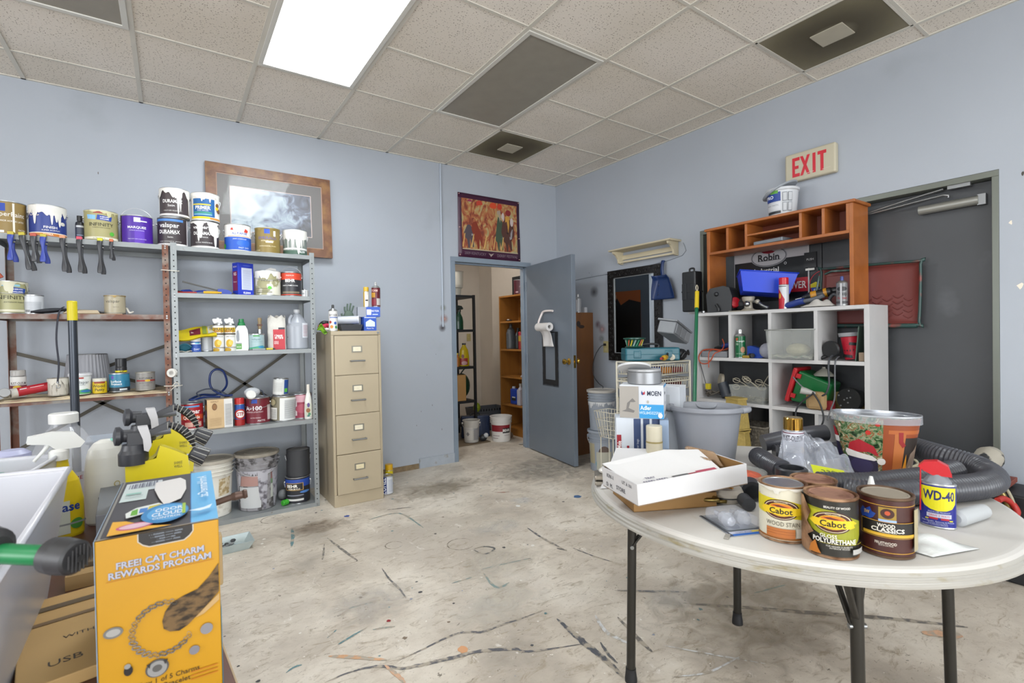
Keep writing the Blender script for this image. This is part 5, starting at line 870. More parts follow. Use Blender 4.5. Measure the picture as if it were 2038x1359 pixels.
# ---------------------------------------------------------------- closet door leaf and what is on it
DM = mat('grey_door_paint', '#6f7883', .38, .15, var=.04, vs=4, c2='#8d949b', t=.76, soft=.02, cs=22)
hx, hy = 3.268, 4.425; ang = math.atan2(3.52-hy, 3.13-hx)          # leaf direction, hinge to free edge
DL = thing('door', 'open grey metal closet door with brass knob and paper holder', 'door', (hx, hy, .012), ang)   # local +x runs to the free edge
DL2 = .915
g = G(); g.box(0, DL2, 0, .044, 0, 2.02, DM); g.build('door_leaf', DL, bevel=.002)          # local -y side faces the camera? front is y<0 side
BR = mat('brass', '#c9a24a', .22, 1)
for s_, y in ((-1, 0), (1, .044)):
    g = G(); kx = DL2-.065; kz = 1.0
    g.at((kx, y, kz), (kx, y+s_*.07, kz), [(.032, 0), (.032, .004), (.022, .01), (.012, .014), (.012, .035), (.024, .04), (.028, .05), (.026, .062), (.014, .068), (1e-4, .069)], BR, 24); g.build('brass_knob', DL)
g = G(); g.box(DL2-.0005, DL2+.0015, .01, .034, .94, 1.06, BR); g.box(DL2+.0015, DL2+.01, .016, .028, .99, 1.01, BR); g.build('latch_plate', DL)
for z in (.2, 1.0, 1.8): g = G(); g.cyl((-.004, -.004, z-.05), (-.004, -.004, z+.05), .008, DM, 10); g.build('hinge', DL)
# overspray rectangle left by a paper towel
g = G(); BKP = mat('black_overspray', '#202226', .6)
px, pz = .60, .80
def sprayframe(x0, x1, z0, z1):
    m = bpy.data.materials.new('soft_black_overspray'); m.use_nodes = True; nt = m.node_tree; N = nt.nodes; L = nt.links; b = N['Principled BSDF']; b.inputs['Base Color'].default_value = srgb('#1a1b1e'); b.inputs['Roughness'].default_value = .6
    tc = N.new('ShaderNodeTexCoord'); sx = N.new('ShaderNodeSeparateXYZ'); L.new(tc.outputs['Object'], sx.inputs[0])
    n = N.new('ShaderNodeTexNoise'); n.inputs['Scale'].default_value = 22; L.new(tc.outputs['Object'], n.inputs[0])
    def mn(op, a, b_=None):
        x = N.new('ShaderNodeMath'); x.operation = op
        for k, v in enumerate((a, b_)):
            if v is None: continue
            if isinstance(v, (int, float)): x.inputs[k].default_value = v
            else: L.new(v, x.inputs[k])
        return x.outputs[0]
    cx, cz, hw, hh = (x0+x1)/2, (z0+z1)/2, (x1-x0)/2, (z1-z0)/2
    dx = mn('SUBTRACT', mn('ABSOLUTE', mn('SUBTRACT', sx.outputs[0], cx)), hw); dz = mn('SUBTRACT', mn('ABSOLUTE', mn('SUBTRACT', sx.outputs[2], cz)), hh)
    d = mn('MAXIMUM', dx, dz); nn = mn('MULTIPLY', mn('SUBTRACT', n.outputs[0], .5), .03); d2 = mn('ADD', d, nn)
    r = N.new('ShaderNodeMapRange'); r.inputs[1].default_value = .085; r.inputs[2].default_value = .004; r.inputs[4].default_value = 1.8; L.new(d2, r.inputs[0])
    ins = mn('GREATER_THAN', d, 0.0); L.new(mn('MULTIPLY', r.outputs[0], ins), b.inputs['Alpha']); e = .07
    g.add([(x0-e, -.0012, z0-e), (x1+e, -.0012, z0-e), (x1+e, -.0012, z1+.01), (x0-e, -.0012, z1+.01)], [(0, 1, 2, 3)], m)
sprayframe(.40, .59, .80, 1.28); g.build('overspray_mark', DL)
# paper towel holder screwed to the door
def on_leaf(lx, ly, lz): return (hx+lx*math.cos(ang)-ly*math.sin(ang), hy+lx*math.sin(ang)+ly*math.cos(ang), lz+.012)
t = thing('paper_towel_holder', 'white paper towel holder with a nearly empty roll on the grey door', 'paper towel holder', on_leaf(.49, 0, 1.37), ang)
g = G(); g.tube([(.09, -.012, .13), (.0, -.02, .135), (-.085, -.02, .13), (-.11, -.03, .1), (-.115, -.06, .03), (-.11, -.07, -.02)], .011, C('#d9cfcc', .4), 8); g.build('bracket_arm', t)
g = G(); g.at((-.115, -.07, -.03), (.12, -.07, -.03), [(.018, 0), (.042, 0), (.042, .235), (.018, .235), (.018, 0)], C('#c9c6c4', .9), 26); g.build('towel_roll', t)
g = G(); g.grid(lambda u, v: (-.08+.2*u+.006*math.sin(v*7), -.03-.08*(1-v)**3+.006*math.sin(u*9+v*4), -.04-.19*v), 14, 14, C('#d0cdcc', .9)); g.build('hanging_sheet', t, solid=.002)
# poster on the far side of the leaf (seen in the mirror)
t = thing('portrait_poster', 'orange poster with a dark spiky-haired profile, pinned behind the door', 'poster', on_leaf(.45, .046, 1.25), ang+math.pi)
g = G(); g.box(-.36, .36, -.002, 0, -.48, .48, C('#b5602c', .5)); g.build('sheet', t)
g = G(); f = lambda u, v, o: (u, -.002-o, v-.48); hair = [(-1, .2), (-1, .86), (-.6, .9), (-.3, .84), (-.15, .93), (-.05, .84), (.1, .9), (.15, .8), (.4, .82), (.4, .7), (.66, .62), (.5, .52), (.6, .42), (.45, .3), (.3, .2)]
g.draw(f, .72, .96, [('p', [(-1, 0), (-1, .4), (.3, .4), (.42, .26), (.3, .12), (.2, 0)], '#5a2c20'), ('p', hair, '#1f1a18'), ('e', .3, .28, .06, .05, '#7a4030'), ('t', 'IVIII', 0, .94, .05, '#c9a48a', 1.2)]); g.build('printed_portrait', t)
# ---- poster over the closet door
t = thing('horse_race_poster', 'purple-bordered poster of charging race horses in warm brush strokes above the closet door', 'poster', (2.808, YB-.004, 2.085)); W_, H_ = .765, .655
g = G(); PU = mat('purple_paper', '#3c1530', .35, var=.08, vs=6); g.grid(lambda u, v: ((u-.5)*W_*(1+.012*(1-v)), -.002-.004*math.sin(u*9)*(1-v)-.003*math.sin(v*7), v*H_+.01*(u > .5)*0), 16, 12, PU); g.build('sheet', t, solid=.001)
g = G(); pf = lambda u, v, o: (u, -.007-.004*math.sin((u/W_+.5)*9)*(1-v/H_)-.003*math.sin(v/H_*7)-o, v)
pm = bpy.data.materials.new('warm_brushwork'); pm.use_nodes = True; nt = pm.node_tree; N = nt.nodes; L = nt.links; bb = N['Principled BSDF']; bb.inputs['Roughness'].default_value = .45
tc = N.new('ShaderNodeTexCoord'); mp = N.new('ShaderNodeMapping'); mp.inputs['Scale'].default_value = (1.6, 1, .8); L.new(tc.outputs['Object'], mp.inputs[0]); n = N.new('ShaderNodeTexNoise'); n.inputs['Scale'].default_value = 7; n.inputs['Detail'].default_value = 5; n.inputs['Distortion'].default_value = 2.2; L.new(mp.outputs[0], n.inputs[0])
r = N.new('ShaderNodeValToRGB'); e = r.color_ramp.elements
for k in range(4): e.new(.5)
for k, (p, c) in enumerate(((.28, '#5c2a28'), (.38, '#7c3a28'), (.46, '#9a5436'), (.54, '#a87f4c'), (.62, '#a8966a'), (.72, '#858a64'))): e[k].position = p; e[k].color = srgb(c)
L.new(n.outputs[0], r.inputs[0]); L.new(r.outputs[0], bb.inputs['Base Color'])
art = [('r', -.9, .13, .9, .92, pm)]
rr_ = random.Random(8)
for cx_, s_, body, face_, cap_ in ((-.66, .85, '#4a4148', '#b8b4b4', '#8f3050'), (-.36, 1.0, '#7a2e1a', '#b0602a', '#b03a2a'), (.08, 1.15, '#5c2218', '#a8805a', '#c2421f'), (.3, .8, '#3a4a38', '#9a8a7a', '#b0341f'), (.58, .9, '#4c2c24', '#b98a3a', '#7c1f22')):
    y0 = .86 if cx_ > .5 else .95; k = s_*.2
    art += [('p', [(cx_-k, .7*y0), (cx_-k*1.25, .45), (cx_-k*.8, .3), (cx_-k*.55, .28), (cx_-k*.3, .14), (cx_-k*.05, .15), (cx_, .3), (cx_+k*.45, .16), (cx_+k*.7, .17), (cx_+k*.6, .32), (cx_+k*1.15, .42), (cx_+k*1.1, .66*y0), (cx_+k*.4, .78*y0), (cx_-k*.4, .8*y0)], body),
            ('p', [(cx_+k*.1, .68*y0), (cx_+k*.9, .6*y0), (cx_+k*.7, .36), (cx_+k*.3, .34)], '#8c4a2a' if s_ > .95 else '#8f8a8c'),
            ('p', [(cx_-k*.45, .84*y0), (cx_+k*.25, .84*y0), (cx_+k*.3, .66*y0), (cx_+k*.05, .5*y0), (cx_-k*.25, .5*y0), (cx_-k*.5, .66*y0)], face_),
            ('e', cx_+k*.1, .91*y0, k*.5, .05, cap_), ('e', cx_+k*.75, .74*y0, k*.3, .07, '#b8aaa6'), ('e', cx_-k*.1, .52*y0, k*.2, .02, '#2c1c18'), ('p', [(cx_-k*1.0, .36), (cx_-k*.8, .38), (cx_-k*1.2, .15), (cx_-k*1.4, .16)], '#c09a5a')]
art += [('r', -.9, .12, .9, .135, '#b0a084'), ('t', '2009 KENTUCKY', -.5, .065, .045, '#7d6a76', .68), ('t', 'DERBY FESTIVAL', .55, .065, .045, '#7d6a76', .68), ('p', [(-.08, .09), (0, .075), (.1, .095), (.03, .05), (0, .035), (-.02, .05)], '#9a8a84')]
g.draw(pf, W_, H_, art, off=.0003); g.build('printed_painting', t)
g = G()
for u, v in ((-.37, .64), (.37, .64), (-.37, .02), (.37, .02), (-.37, .3), (.37, .25)): g.cyl((u, -.012, v), (u, 0, v), .006, C('#b08a86'), 8)
g.build('push_pin', t)
# ---------------------------------------------------------------- inside the closet
g = G(); g.box(-.035, .035, -.006, 0, -.06, .06, C('#b3a672', .4)); g.box(-.006, .006, -.012, -.006, -.012, .012, C('#c9bc88', .4)); g.M = Matrix(); tag(g.build('light_switch', loc=(3.98, 6.998, 1.25)), 'ivory light switch on the closet wall', 'light switch')
OAK = mat('orange_oak', '#8c5a24', .4, var=.14, vs=3, stretch=(1, 1, .15), c2='#a06c30', t=.5, soft=.2, cs=6)
BW = mat('black_shelf_paint', '#111214', .5)
t = thing('bookcase', 'orange wood bookcase inside the closet', 'bookcase', (3.56, 4.72, 0)); dpt = .3; L_ = .72      # local x into depth, y along
g = G(); g.box(0, dpt, L_-.022, L_, 0, 1.765, OAK); g.build('far_side', t); g = G(); g.box(0, dpt, 0, .022, 0, 2.0, OAK); g.build('near_side', t)
g = G(); g.box(dpt-.008, dpt, .022, L_-.022, 0, 1.78, OAK); g.build('back_panel', t)
for z in (.09, .385, .745, 1.095, 1.455, 1.785): g = G(); g.box(-.002, dpt-.008, .022, L_-.022 if z < 1.7 else L_, z-.022, z, OAK); g.build('shelf', t, bevel=.002)
g = G(); g.box(0, .018, .022, L_-.022, 0, .068, OAK); g.build('kick_board', t)
def on(x, y): return dict(x=x, y=y)
can('dark red gallon can on the top board of the closet bookcase', 3.68, 5.12, 1.785, R=.082, H=.19, wrap='#4a1424', handle=None, items=[('r', -.05, 0, .12, 1, '#8f6a74'), ('t', 'A-100', .2, .55, .14, '#c9b0b4', .9), ('r', -.5, .1, -.2, .2, '#b59aa0')])
t = thing('black_crate', 'black crate standing on the closet bookcase behind the red can', 'crate', (3.78, 5.1, 1.785)); g = G(); g.box(-.03, .06, -.3, .3, 0, .26, C('#0f1418', .5)); g.box(-.034, -.03, -.27, .27, .02, .23, C('#14191e', .6)); g.build('crate_body', t, bevel=.005)
spray('green and white spray bottle on the second bookcase shelf in the closet', 3.68, 5.06, 1.456, .035, .27, '#1f6a44', [('r', -1, .5, 1, .85, '#b8c4b8')], nozzle='#d0d0d0')
g = G(); g.ball((3.64, 5.33, 1.468), .03, BLACK, 10, 1, 2.2, .4); g.ball((3.61, 5.3, 1.475), .018, C('#c9c6c4'), 8, 1, 1.2, .5); tag(g.build('small_tool'), 'small black and white tool on the second bookcase shelf', 'tool')
t = thing('oil_bottle', 'grey motor oil bottle on the third bookcase shelf', 'bottle', (3.66, 5.32, 1.096)); g = G(); g.lathe([(.06, 0), (.065, .01), (.065, .2), (.05, .25), (.02, .28), (.02, .3)], C('#4f5357', .35), 20, sy=.8); g.build('bottle_body', t); g = G(); g.lathe([(.022, .3), (.022, .325), (1e-4, .325)], C('#2e3033'), 14, cap=False); g.build('cap', t)
t = thing('oil_bottle', 'black bottle beside the grey motor oil bottle in the closet', 'bottle', (3.68, 5.18, 1.096)); g = G(); g.lathe([(.045, 0), (.05, .01), (.05, .17), (.02, .23), (.02, .25)], C('#222427', .35), 20, sy=.7); g.build('bottle_body', t); g = G(); g.lathe([(.022, .25), (.022, .27), (1e-4, .27)], C('#15161a'), 14, cap=False); g.build('cap', t)
spray('red and yellow can with a red cap on the third bookcase shelf', 3.64, 5.07, 1.096, .032, .22, '#b08a2a', [('r', -1, 0, 0, .6, '#8f2020')], cap='#a82028')
spray('red and white can nearest the closet door edge on the third bookcase shelf', 3.63, 4.99, 1.096, .034, .2, '#7c2a28', [('r', -.4, 0, -.15, 1, '#d0cccb'), ('e', .3, .5, .4, .1, '#c9b8b0')], nozzle='#b0b0b0')
g = G(); g.add([(3.6, 5.04, .747), (3.72, 4.9, .747), (3.66, 4.93, .9), (3.61, 5.05, .75), (3.73, 4.91, .75), (3.67, 4.94, .9)], [(0, 1, 2), (3, 5, 4), (0, 3, 4, 1), (1, 4, 5, 2), (2, 5, 3, 0)], C('#c9cbd2', .6)); tag(g.build('paper_sheet'), 'white card leaning on the fourth bookcase shelf in the closet', 'card')
t = thing('jug', 'blue jug with a white cap on the lowest visible bookcase shelf', 'jug', (3.64, 5.2, .386)); g = G(); g.box(-.045, .045, -.07, .07, 0, .2, C('#1d3c98', .35)); g.build('jug_body', t, bevel=.015); g = G(); g.cyl((0, .045, .2), (0, .045, .225), .022, C('#c9ccd6'), 12); g.build('cap', t); g = G(); g.box(-.0465, -.0455, -.06, .03, .05, .1, C('#2a2c2a')); g.box(-.0475, -.0465, -.05, .02, .085, .1, C('#c9ccc8')); g.build('printed_label', t)
t = thing('tall_bottle', 'tall white bottle beside the blue jug in the closet', 'bottle', (3.62, 5.07, .386)); g = G(); g.box(-.035, .035, -.035, .035, 0, .2, C('#b5b1b8', .4)); g.lathe([(.035, .2), (.015, .23), (.015, .25)], C('#b5b1b8', .4), 14); g.build('bottle_body', t, bevel=.008); g = G(); g.cyl((0, 0, .25), (0, 0, .275), .018, C('#a8a69c'), 12); g.build('cap', t)
# black wire shelving on the left of the closet
t = thing('black_shelving', 'narrow black metal shelf rack inside the closet', 'shelves', (2.75, 5.3, 0)); w_ = .345
for x in (-w_, w_):
    for y in (0, .45): g = G(); g.box(x-.014, x+.014, y-.014, y+.014, 0, 1.78, BW); g.build('post', t)
for z in (.20, .48, .9, 1.355, 1.775): g = G(); g.box(-w_, w_, -.01, .46, z-.03, z, BW); g.build('shelf', t)
t = thing('white_bucket', 'stack of white tubs on top of the black closet rack', 'tubs', (2.93, 5.45, 1.776)); g = G(); g.lathe([(.06, 0), (.07, .09), (.085, .1), (.09, .13), (.095, .3), (.1, .3)], C('#a8a59a', .5), 22); g.build('lower_tub', t)
def trigger_bottle(label, x, y, z, H, R, body, head, rz, mats=None, cat='spray bottle', sy=.6):
    t = thing('trigger_bottle', label, cat, (x, y, z), rz); bm_ = C(body, .3) if isinstance(body, str) else body; hm = C(head, .35) if isinstance(head, str) else head; k = H/.27
    g = G(); g.lathe([(R*.95, 0), (R, .006*k), (R*1.0, .09*k), (R*.82, .14*k), (R*.42, .175*k), (R*.36, .2*k)], bm_, 28, sy=sy); g.build('bottle_body', t)
    g = G(); g.lathe([(R*.44, .196*k), (R*.44, .218*k), (R*.3, .224*k)], hm, 20); g.prism([(-.058*k, .245*k), (-.055*k, .262*k), (-.01*k, .268*k), (.03*k, .262*k), (.05*k, .235*k), (.04*k, .222*k), (-.005*k, .222*k), (-.02*k, .238*k)], .022*k, hm, base=-.011*k); g.build('trigger_head', t, bevel=.003*k)
    g = G(); g.tube([(-.018*k, 0, .238*k), (-.03*k, 0, .22*k), (-.046*k, 0, .2*k)], lambda q: (.007-.002*q)*k, hm, 8, flat=.7); g.build('trigger', t)
    return t
trigger_bottle('dark green trigger spray bottle on the black closet rack', 2.93, 5.38, 1.356, .3, .055, '#0f3a26', '#14201c', 0)
spray('red-capped can at the left end of the black closet rack', 2.82, 5.36, 1.356, .03, .17, '#8c8a80', [], cap='#a0523c')
t = thing('cooking_oil_jug', 'yellow oil jug with a red label on the black closet rack', 'jug', (2.99, 5.38, .901), 0); g = G(); g.lathe([(.06, 0), (.07, .01), (.068, .12), (.055, .2), (.025, .25), (.022, .265)], mat('yellow_oil', '#b39a16', .2), 24, sy=.6); g.build('jug_body', t); g = G(); g.lathe([(.024, .265), (.024, .285), (1e-4, .285)], BLACK, 14, cap=False); g.build('cap', t)
g = G(); g.draw(cyl_fn(.071, 0, .6), .2, .2, [('r', -.9, .08, .3, .5, '#8f2a22'), ('e', -.2, .2, .4, .12, '#b58a8a'), ('e', -.4, .62, .2, .12, '#6b3226')], curved=True); g.build('printed_label', t)
t = thing('small_bottle', 'small yellow and red bottle beside the oil jug', 'bottle', (2.88, 5.36, .901)); g = G(); g.lathe([(.028, 0), (.028, .11), (.016, .135), (.016, .15)], C('#a8641f', .35), 16); g.build('bottle_body', t); g = G(); g.lathe([(.018, .148), (.018, .165), (1e-4, .165)], C('#c4b02a'), 12, cap=False); g.build('cap', t)
g = G(); g.box(2.58, 2.965, 5.3, 5.55, .481, .80, mat('plain_cardboard', '#a57c48', .8, var=.06, vs=5)); tag(g.build('cardboard_box', bevel=.003), 'plain cardboard box on the lower shelf of the black closet rack', 'box')
t = thing('watering_can', 'dark green round watering can behind the cardboard box', 'watering can', (3.045, 5.56, .481)); g = G(); g.ball((0, 0, .16), .16, C('#0f3422', .3), 24, .7, .6, 1); g.build('can_body', t); g = G(); g.tube([(-.02, 0, .3), (.03, -.02, .37), (.07, -.04, .4)], .008, C('#14201c'), 8); g.build('wire_handle', t)
# closet floor
pail('small white pail with wire handle on the closet floor', 2.93, 5.13, 0.012, R=.098, H=.26, body='#b9b5ae', handle='half', open_=True, ribs=False, items=[('r', -.8, .12, .1, .7, '#c6c2bc'), ('r', .2, .12, .8, .65, '#8c8a8c'), ('p', [(-.45, .4), (-.3, .5), (-.15, .4), (-.3, .3)], '#7d7a7c')])
g = G(); g.box(2.62, 3.12, 5.0, 5.3, 0, .011, mat('floor_board', '#6b5c48', .8, var=.15)); tag(g.build('floor_board', bevel=.002), 'thin brown board under the small white pail', 'board')
pail('white and dark red plastic pail on the closet floor', 3.27, 5.0, 0, R=.128, H=.30, body='#cfcbc6', handle=None, open_=True, items=[('r', -.75, .42, .65, .68, '#7f1a24'), ('r', .1, .36, .65, .56, '#1c1a1c'), ('t', 'BEHR', .36, .47, .1, '#e9e6e0', .5, .05), ('r', -.6, .24, -.1, .27, '#9a8a8c'), ('r', -.6, .14, -.2, .17, '#9a8a8c'), ('r', .2, .26, .6, .28, '#9a8a8c')])
def tool_case(label, x, y, z, rz, w, d, h, col, name='tool_case'):
    t = thing(name, label, 'case', (x, y, z), rz); m = C(col, .4) if isinstance(col, str) else col
    g = G(); g.box(-w/2, w/2, -d/2, d/2, 0, h, m); g.build('case_shell', t, bevel=.012, bseg=3)
    g = G(); g.box(-w/2-.002, w/2+.002, -d/2-.002, d/2+.002, h*.48, h*.52, m)
    for k in (-.3, .3): g.box(k*w-.02, k*w+.02, -d/2-.006, -d/2+.001, h*.3, h*.7, m)
    g.build('latch', t, bevel=.002)
    g = G(); g.tube([(-w*.15, 0, h-.004), (-w*.14, 0, h+.025), (w*.14, 0, h+.025), (w*.15, 0, h-.004)], .008, BLACK, 8); g.build('handle', t)
    return t
tool_case('dark blue tool case standing on the closet floor behind the small pail', 3.14, 5.4, 0, -.35, .36, .1, .27, '#15284c')
t = thing('plastic_crate', 'grey and blue crate with a black rim behind the red and white pail', 'crate', (3.52, 5.75, 0), -.1); g = G(); g.tray((.2, .13), (.24, .16), 0, .3, .008, C('#54585e', .5)); g.build('crate_body', t); g = G()
for k in range(12): g.box(-.24+.04*k, -.22+.04*k, -.165, -.158, .27, .3, BLACK)
g.build('black_clips', t)
g = G(); g.ball((3.3, 5.62, .33), .05, C('#8a9a22', .6), 12, 1, .8, 1.3); tag(g.build('green_bundle'), 'lime green bundle in the crate rim on the closet floor', 'bundle')
g = G(); g.tube([(3.5, 5.2, .035), (3.44, 5.05, .035)], .035, mat('rolled_sandpaper', '#6b5a48', .8), 14); tag(g.build('rolled_sheet'), 'rolled brown sheet at the foot of the closet bookcase', 'roll')
g = G(); g.ball((3.06, 5.07, .05), .05, C('#2a2c30', .4), 12, 1, .7, .8); g.ball((3.08, 5.04, .08), .03, C('#b5b8bc', .3), 10); tag(g.build('drill'), 'black and silver power tool between the two closet pails', 'tool')
g = G(); g.ball((3.36, 4.66, .012), .05, C('#a8a29a', .9), 8, 1.5, .8, .25); tag(g.build('rag'), 'crumpled pale rag on the floor by the door hinge', 'rag')
# ---------------------------------------------------------------- corner behind the open door
DW = mat('dark_walnut_stain', '#6b4320', .45, var=.15, vs=4, stretch=(1, 1, .12), c2='#4a2c16', t=.62, soft=.1, cs=7)
t = thing('wood_bookcase', 'brown wooden bookcase end panel standing behind the open grey door', 'bookcase', (3.44, 3.85, 0)); g = G(); g.box(0, .28, 0, .022, 0, 1.5, DW); g.build('near_side', t, bevel=.001)
g = G(); g.box(0, .28, .53, .552, 0, 1.5, DW); g.build('far_side', t); g = G(); g.box(.272, .28, .022, .53, 0, 1.5, DW); g.build('back_panel', t)
for z in (.08, .45, .8, 1.14, 1.498): g = G(); g.box(.0, .272, .022, .53, z-.022, z, DW); g.build('shelf', t)
g = G(); g.draw(lambda u, v, o: (.14+u, -o, v), .28, 1.5, [('e', -.5, .92, .2, .02, '#1f140e'), ('e', -.2, .9, .3, .012, '#2a1b12')]); g.build('burn_mark', t)
spray('grey spray can, nearest of three on the brown bookcase top', 3.60, 3.95, 1.5, .037, .2, '#8f9094', [('r', -.3, .1, -.1, .9, '#c4c5c8')], nozzle='#c8c8c8', group='spray cans on the brown bookcase')
spray('white spray can, middle of three on the brown bookcase top', 3.54, 4.0, 1.5, .033, .215, '#b5b6ba', [('r', -.1, 0, .3, 1, '#85868c')], nozzle='#d0d0d0', group='spray cans on the brown bookcase')
spray('grey-green spray can, hidden most by the door edge, on the brown bookcase top', 3.49, 4.03, 1.5, .03, .2, '#8a8c88', [('r', -1, .2, 1, .5, '#5a5c58')], nozzle='#d0d0d0', group='spray cans on the brown bookcase')
carton('small white box on the corner of the brown bookcase top', 3.675, 3.93, 1.5, .04, .04, .06, cols=('#b5b6ba',))
for z, c, l in ((1.14, '#3a4a5a', 'dark bottle between door and bookcase, on its upper shelf'), (.8, '#2a5a34', 'green tin on the middle shelf of the brown bookcase'), (.45, '#2a5f7a', 'blue tin on the lower shelf of the brown bookcase')): jar(l, 3.49, 4.0, z+.001, .03, .14, c, [('r', -1, .3, 1, .6, '#8a8c90')], '#55575a')
# stack of two grey pails
PG = '#9aa0aa'
pail('lower grey five gallon pail with crusted labels, by the wire rack', 3.31, 3.33, 0, R=.125, H=.37, body=mat('grey_pail', '#8d949e', .4, var=.04), lid='#8d949e', handle='down', items=[('r', -.8, .2, -.4, .7, '#a39a80'), ('e', .1, .45, .3, .2, '#5a4a42'), ('e', .05, .2, .4, .15, '#5d8f9c'), ('r', -.3, .05, .5, .5, '#a8a698')])
pail('upper grey five gallon pail with white paint splashed around its rim', 3.305, 3.325, .378, R=.125, H=.365, body=mat('grey_pail', '#8d949e'), lid='#a8a49e', handle=None, drip=(mat('white_pail_splash', '#c8cacc', .5), 5, 4, .2, .12))
g = G(); g.tube([(3.70, 3.665, 1.155), (3.68, 3.70, 1.14), (3.66, 3.76, 1.05), (3.66, 3.80, .93), (3.66, 3.79, .83), (3.64, 3.7, .76), (3.5, 3.5, .752), (3.4, 3.4, .752)], .0045, C('#3f4448', .5), 6); tag(g.build('outlet_lead'), 'dark cord drooping from the wall outlet to the grey pails', 'cord')
t = thing('wall_outlet', 'cream double outlet on the right wall beside the mirror', 'outlet', (XR-.002, 3.665, 1.135), -math.pi/2); g = G(); g.box(-.036, .036, -.006, 0, -.06, .06, C('#b3a878', .4)); g.build('cover_plate', t, bevel=.002); g = G(); g.box(-.016, .016, -.012, -.006, .01, .04, C('#bdb288', .4)); g.box(-.016, .016, -.008, -.006, -.04, -.01, C('#bdb288', .4)); g.box(-.012, .012, -.03, -.012, .012, .036, BLACK); g.build('sockets', t)
g = G(); g.tube([(XR-.004, 4.40, 1.865), (XR-.004, 3.9, 1.882), (XR-.004, 3.6, 1.886)], .003, C('#7d848c', .5), 6); g.tube([(XR-.004, 3.6, 1.886), (XR-.004, 3.2, 1.9), (XR-.004, 2.72, 1.95), (XR-.004, 2.71, 2.06)], .003, C('#7d848c', .5), 6, n=3); tag(g.build('wall_cable'), 'thin grey cable running along the right wall to the mirror', 'cable')
# ---- mirror, wall shelf, dustpan
RW = -math.pi/2
t = thing('mirror', 'ornate black-framed mirror on the right wall', 'mirror', (XR-.012, 3.263, 1.0), RW+0); w2, h, b = .33, .905, .075
orn = mat('black_carved_frame', '#1c1a19', .28, .1, var=.3, vs=30); g = G()
for pts in (((-w2, 0), (w2, 0), (w2-b, b), (-w2+b, b)), ((w2, 0), (w2, h), (w2-b, h-b), (w2-b, b)), ((w2, h), (-w2, h), (-w2+b, h-b), (w2-b, h-b)), ((-w2, h), (-w2, 0), (-w2+b, b), (-w2+b, h-b))): g.prism(list(pts), .028, orn, base=-.03)
g.build('frame', t, bevel=.004)
g = G(); r_ = random.Random(3)
def scroll(cx, cz, s_, a0):
    P = []
    for k in range(10): a = a0+k*.62; q = s_*(1-k*.085); P.append((cx+q*math.cos(a), -.032, cz+q*math.sin(a)))
    g.tube(P, .0045, orn, 6, n=2)
k = 0
for side in range(4):
    L_ = (2*w2, h, 2*w2, h)[side]; n = int(L_/.042)
    for i in range(n):
        q = (i+.5)/n; k += 1; d = b/2+(.012 if i % 2 else -.012); x, z = ((-w2+q*2*w2, d), (w2-d, q*h), (w2-q*2*w2, h-d), (-w2+d, h-q*h))[side]; scroll(x, z, .019, k*1.3)
o = g.build('carved_scrolls', t); o['kind'] = 'stuff'
g = G(); g.box(-w2+b-.004, w2-b+.004, -.012, -.008, b-.004, h-b+.004, mat('mirror_glass', '#c9cccc', .02, 1)); g.build('mirror_glass', t)
g = G(); 
for x0, x1, z0, z1 in ((-w2+b-.003, -w2+b+.006, b, h-b), (w2-b-.006, w2-b+.003, b, h-b), (-w2+b, w2-b, b-.003, b+.006), (-w2+b, w2-b, h-b-.006, h-b+.003)): g.box(x0, x1, -.018, -.012, z0, z1, C('#8f9294', .3))
g.build('inner_bead', t)
CR = mat('cream_shelf_paint', '#c2b79c', .5, var=.03)
t = thing('wall_shelf', 'cream wooden wall shelf with a rail above the mirror', 'wall shelf', (XR-.002, 3.095, 1.955), RW); w2 = .345; g = G(); g.prism([(0, .12), (0, .136), (-.16, .136), (-.16, .125), (-.15, .12)], 2*w2+.04, CR, axis='x', base=-w2-.02); g.build('top_board', t, bevel=.002)
for s_ in (-1, 1): g = G(); g.prism([(0, 0), (0, .12), (-.14, .12), (-.135, .1), (-.1, .085), (-.07, .05), (-.06, .01), (-.03, 0)], .02, CR, axis='x', base=s_*(w2-.02)-.01); g.build('side_bracket', t, bevel=.002)
g = G(); g.box(-w2+.02, w2-.02, -.012, 0, .045, .09, CR); g.box(-w2+.02, w2-.02, -.05, -.03, .01, .028, CR); g.build('rail', t, bevel=.002)
t = thing('dustpan', 'blue plastic dustpan hanging on the right wall', 'dustpan', (XR-.03, 2.898, 1.575), RW+.05); BP = mat('blue_plastic', '#182f5c', .3); g = G()
def pan(u, v): 
    w_ = .125-.05*v**1.5; return ((u-.5)*2*w_, -.012-.05*(2*abs(u-.5))**6*(.3+.7*v)-.03*max(0, v-.85)/.15, .215*v+.0)
g.grid(pan, 20, 14, BP); g.build('pan', t, solid=.004); g = G(); g.tube([(0, -.02, .2), (0, -.03, .26), (0, -.022, .32), (0, -.012, .348)], lambda q: .02-.004*math.sin(q*3.1), BP, 12, flat=.6); g.build('handle', t); g = G(); g.tube([(0, -.012, .345), (0, .02, .35)], .003, STEEL, 6); g.build('nail', t)
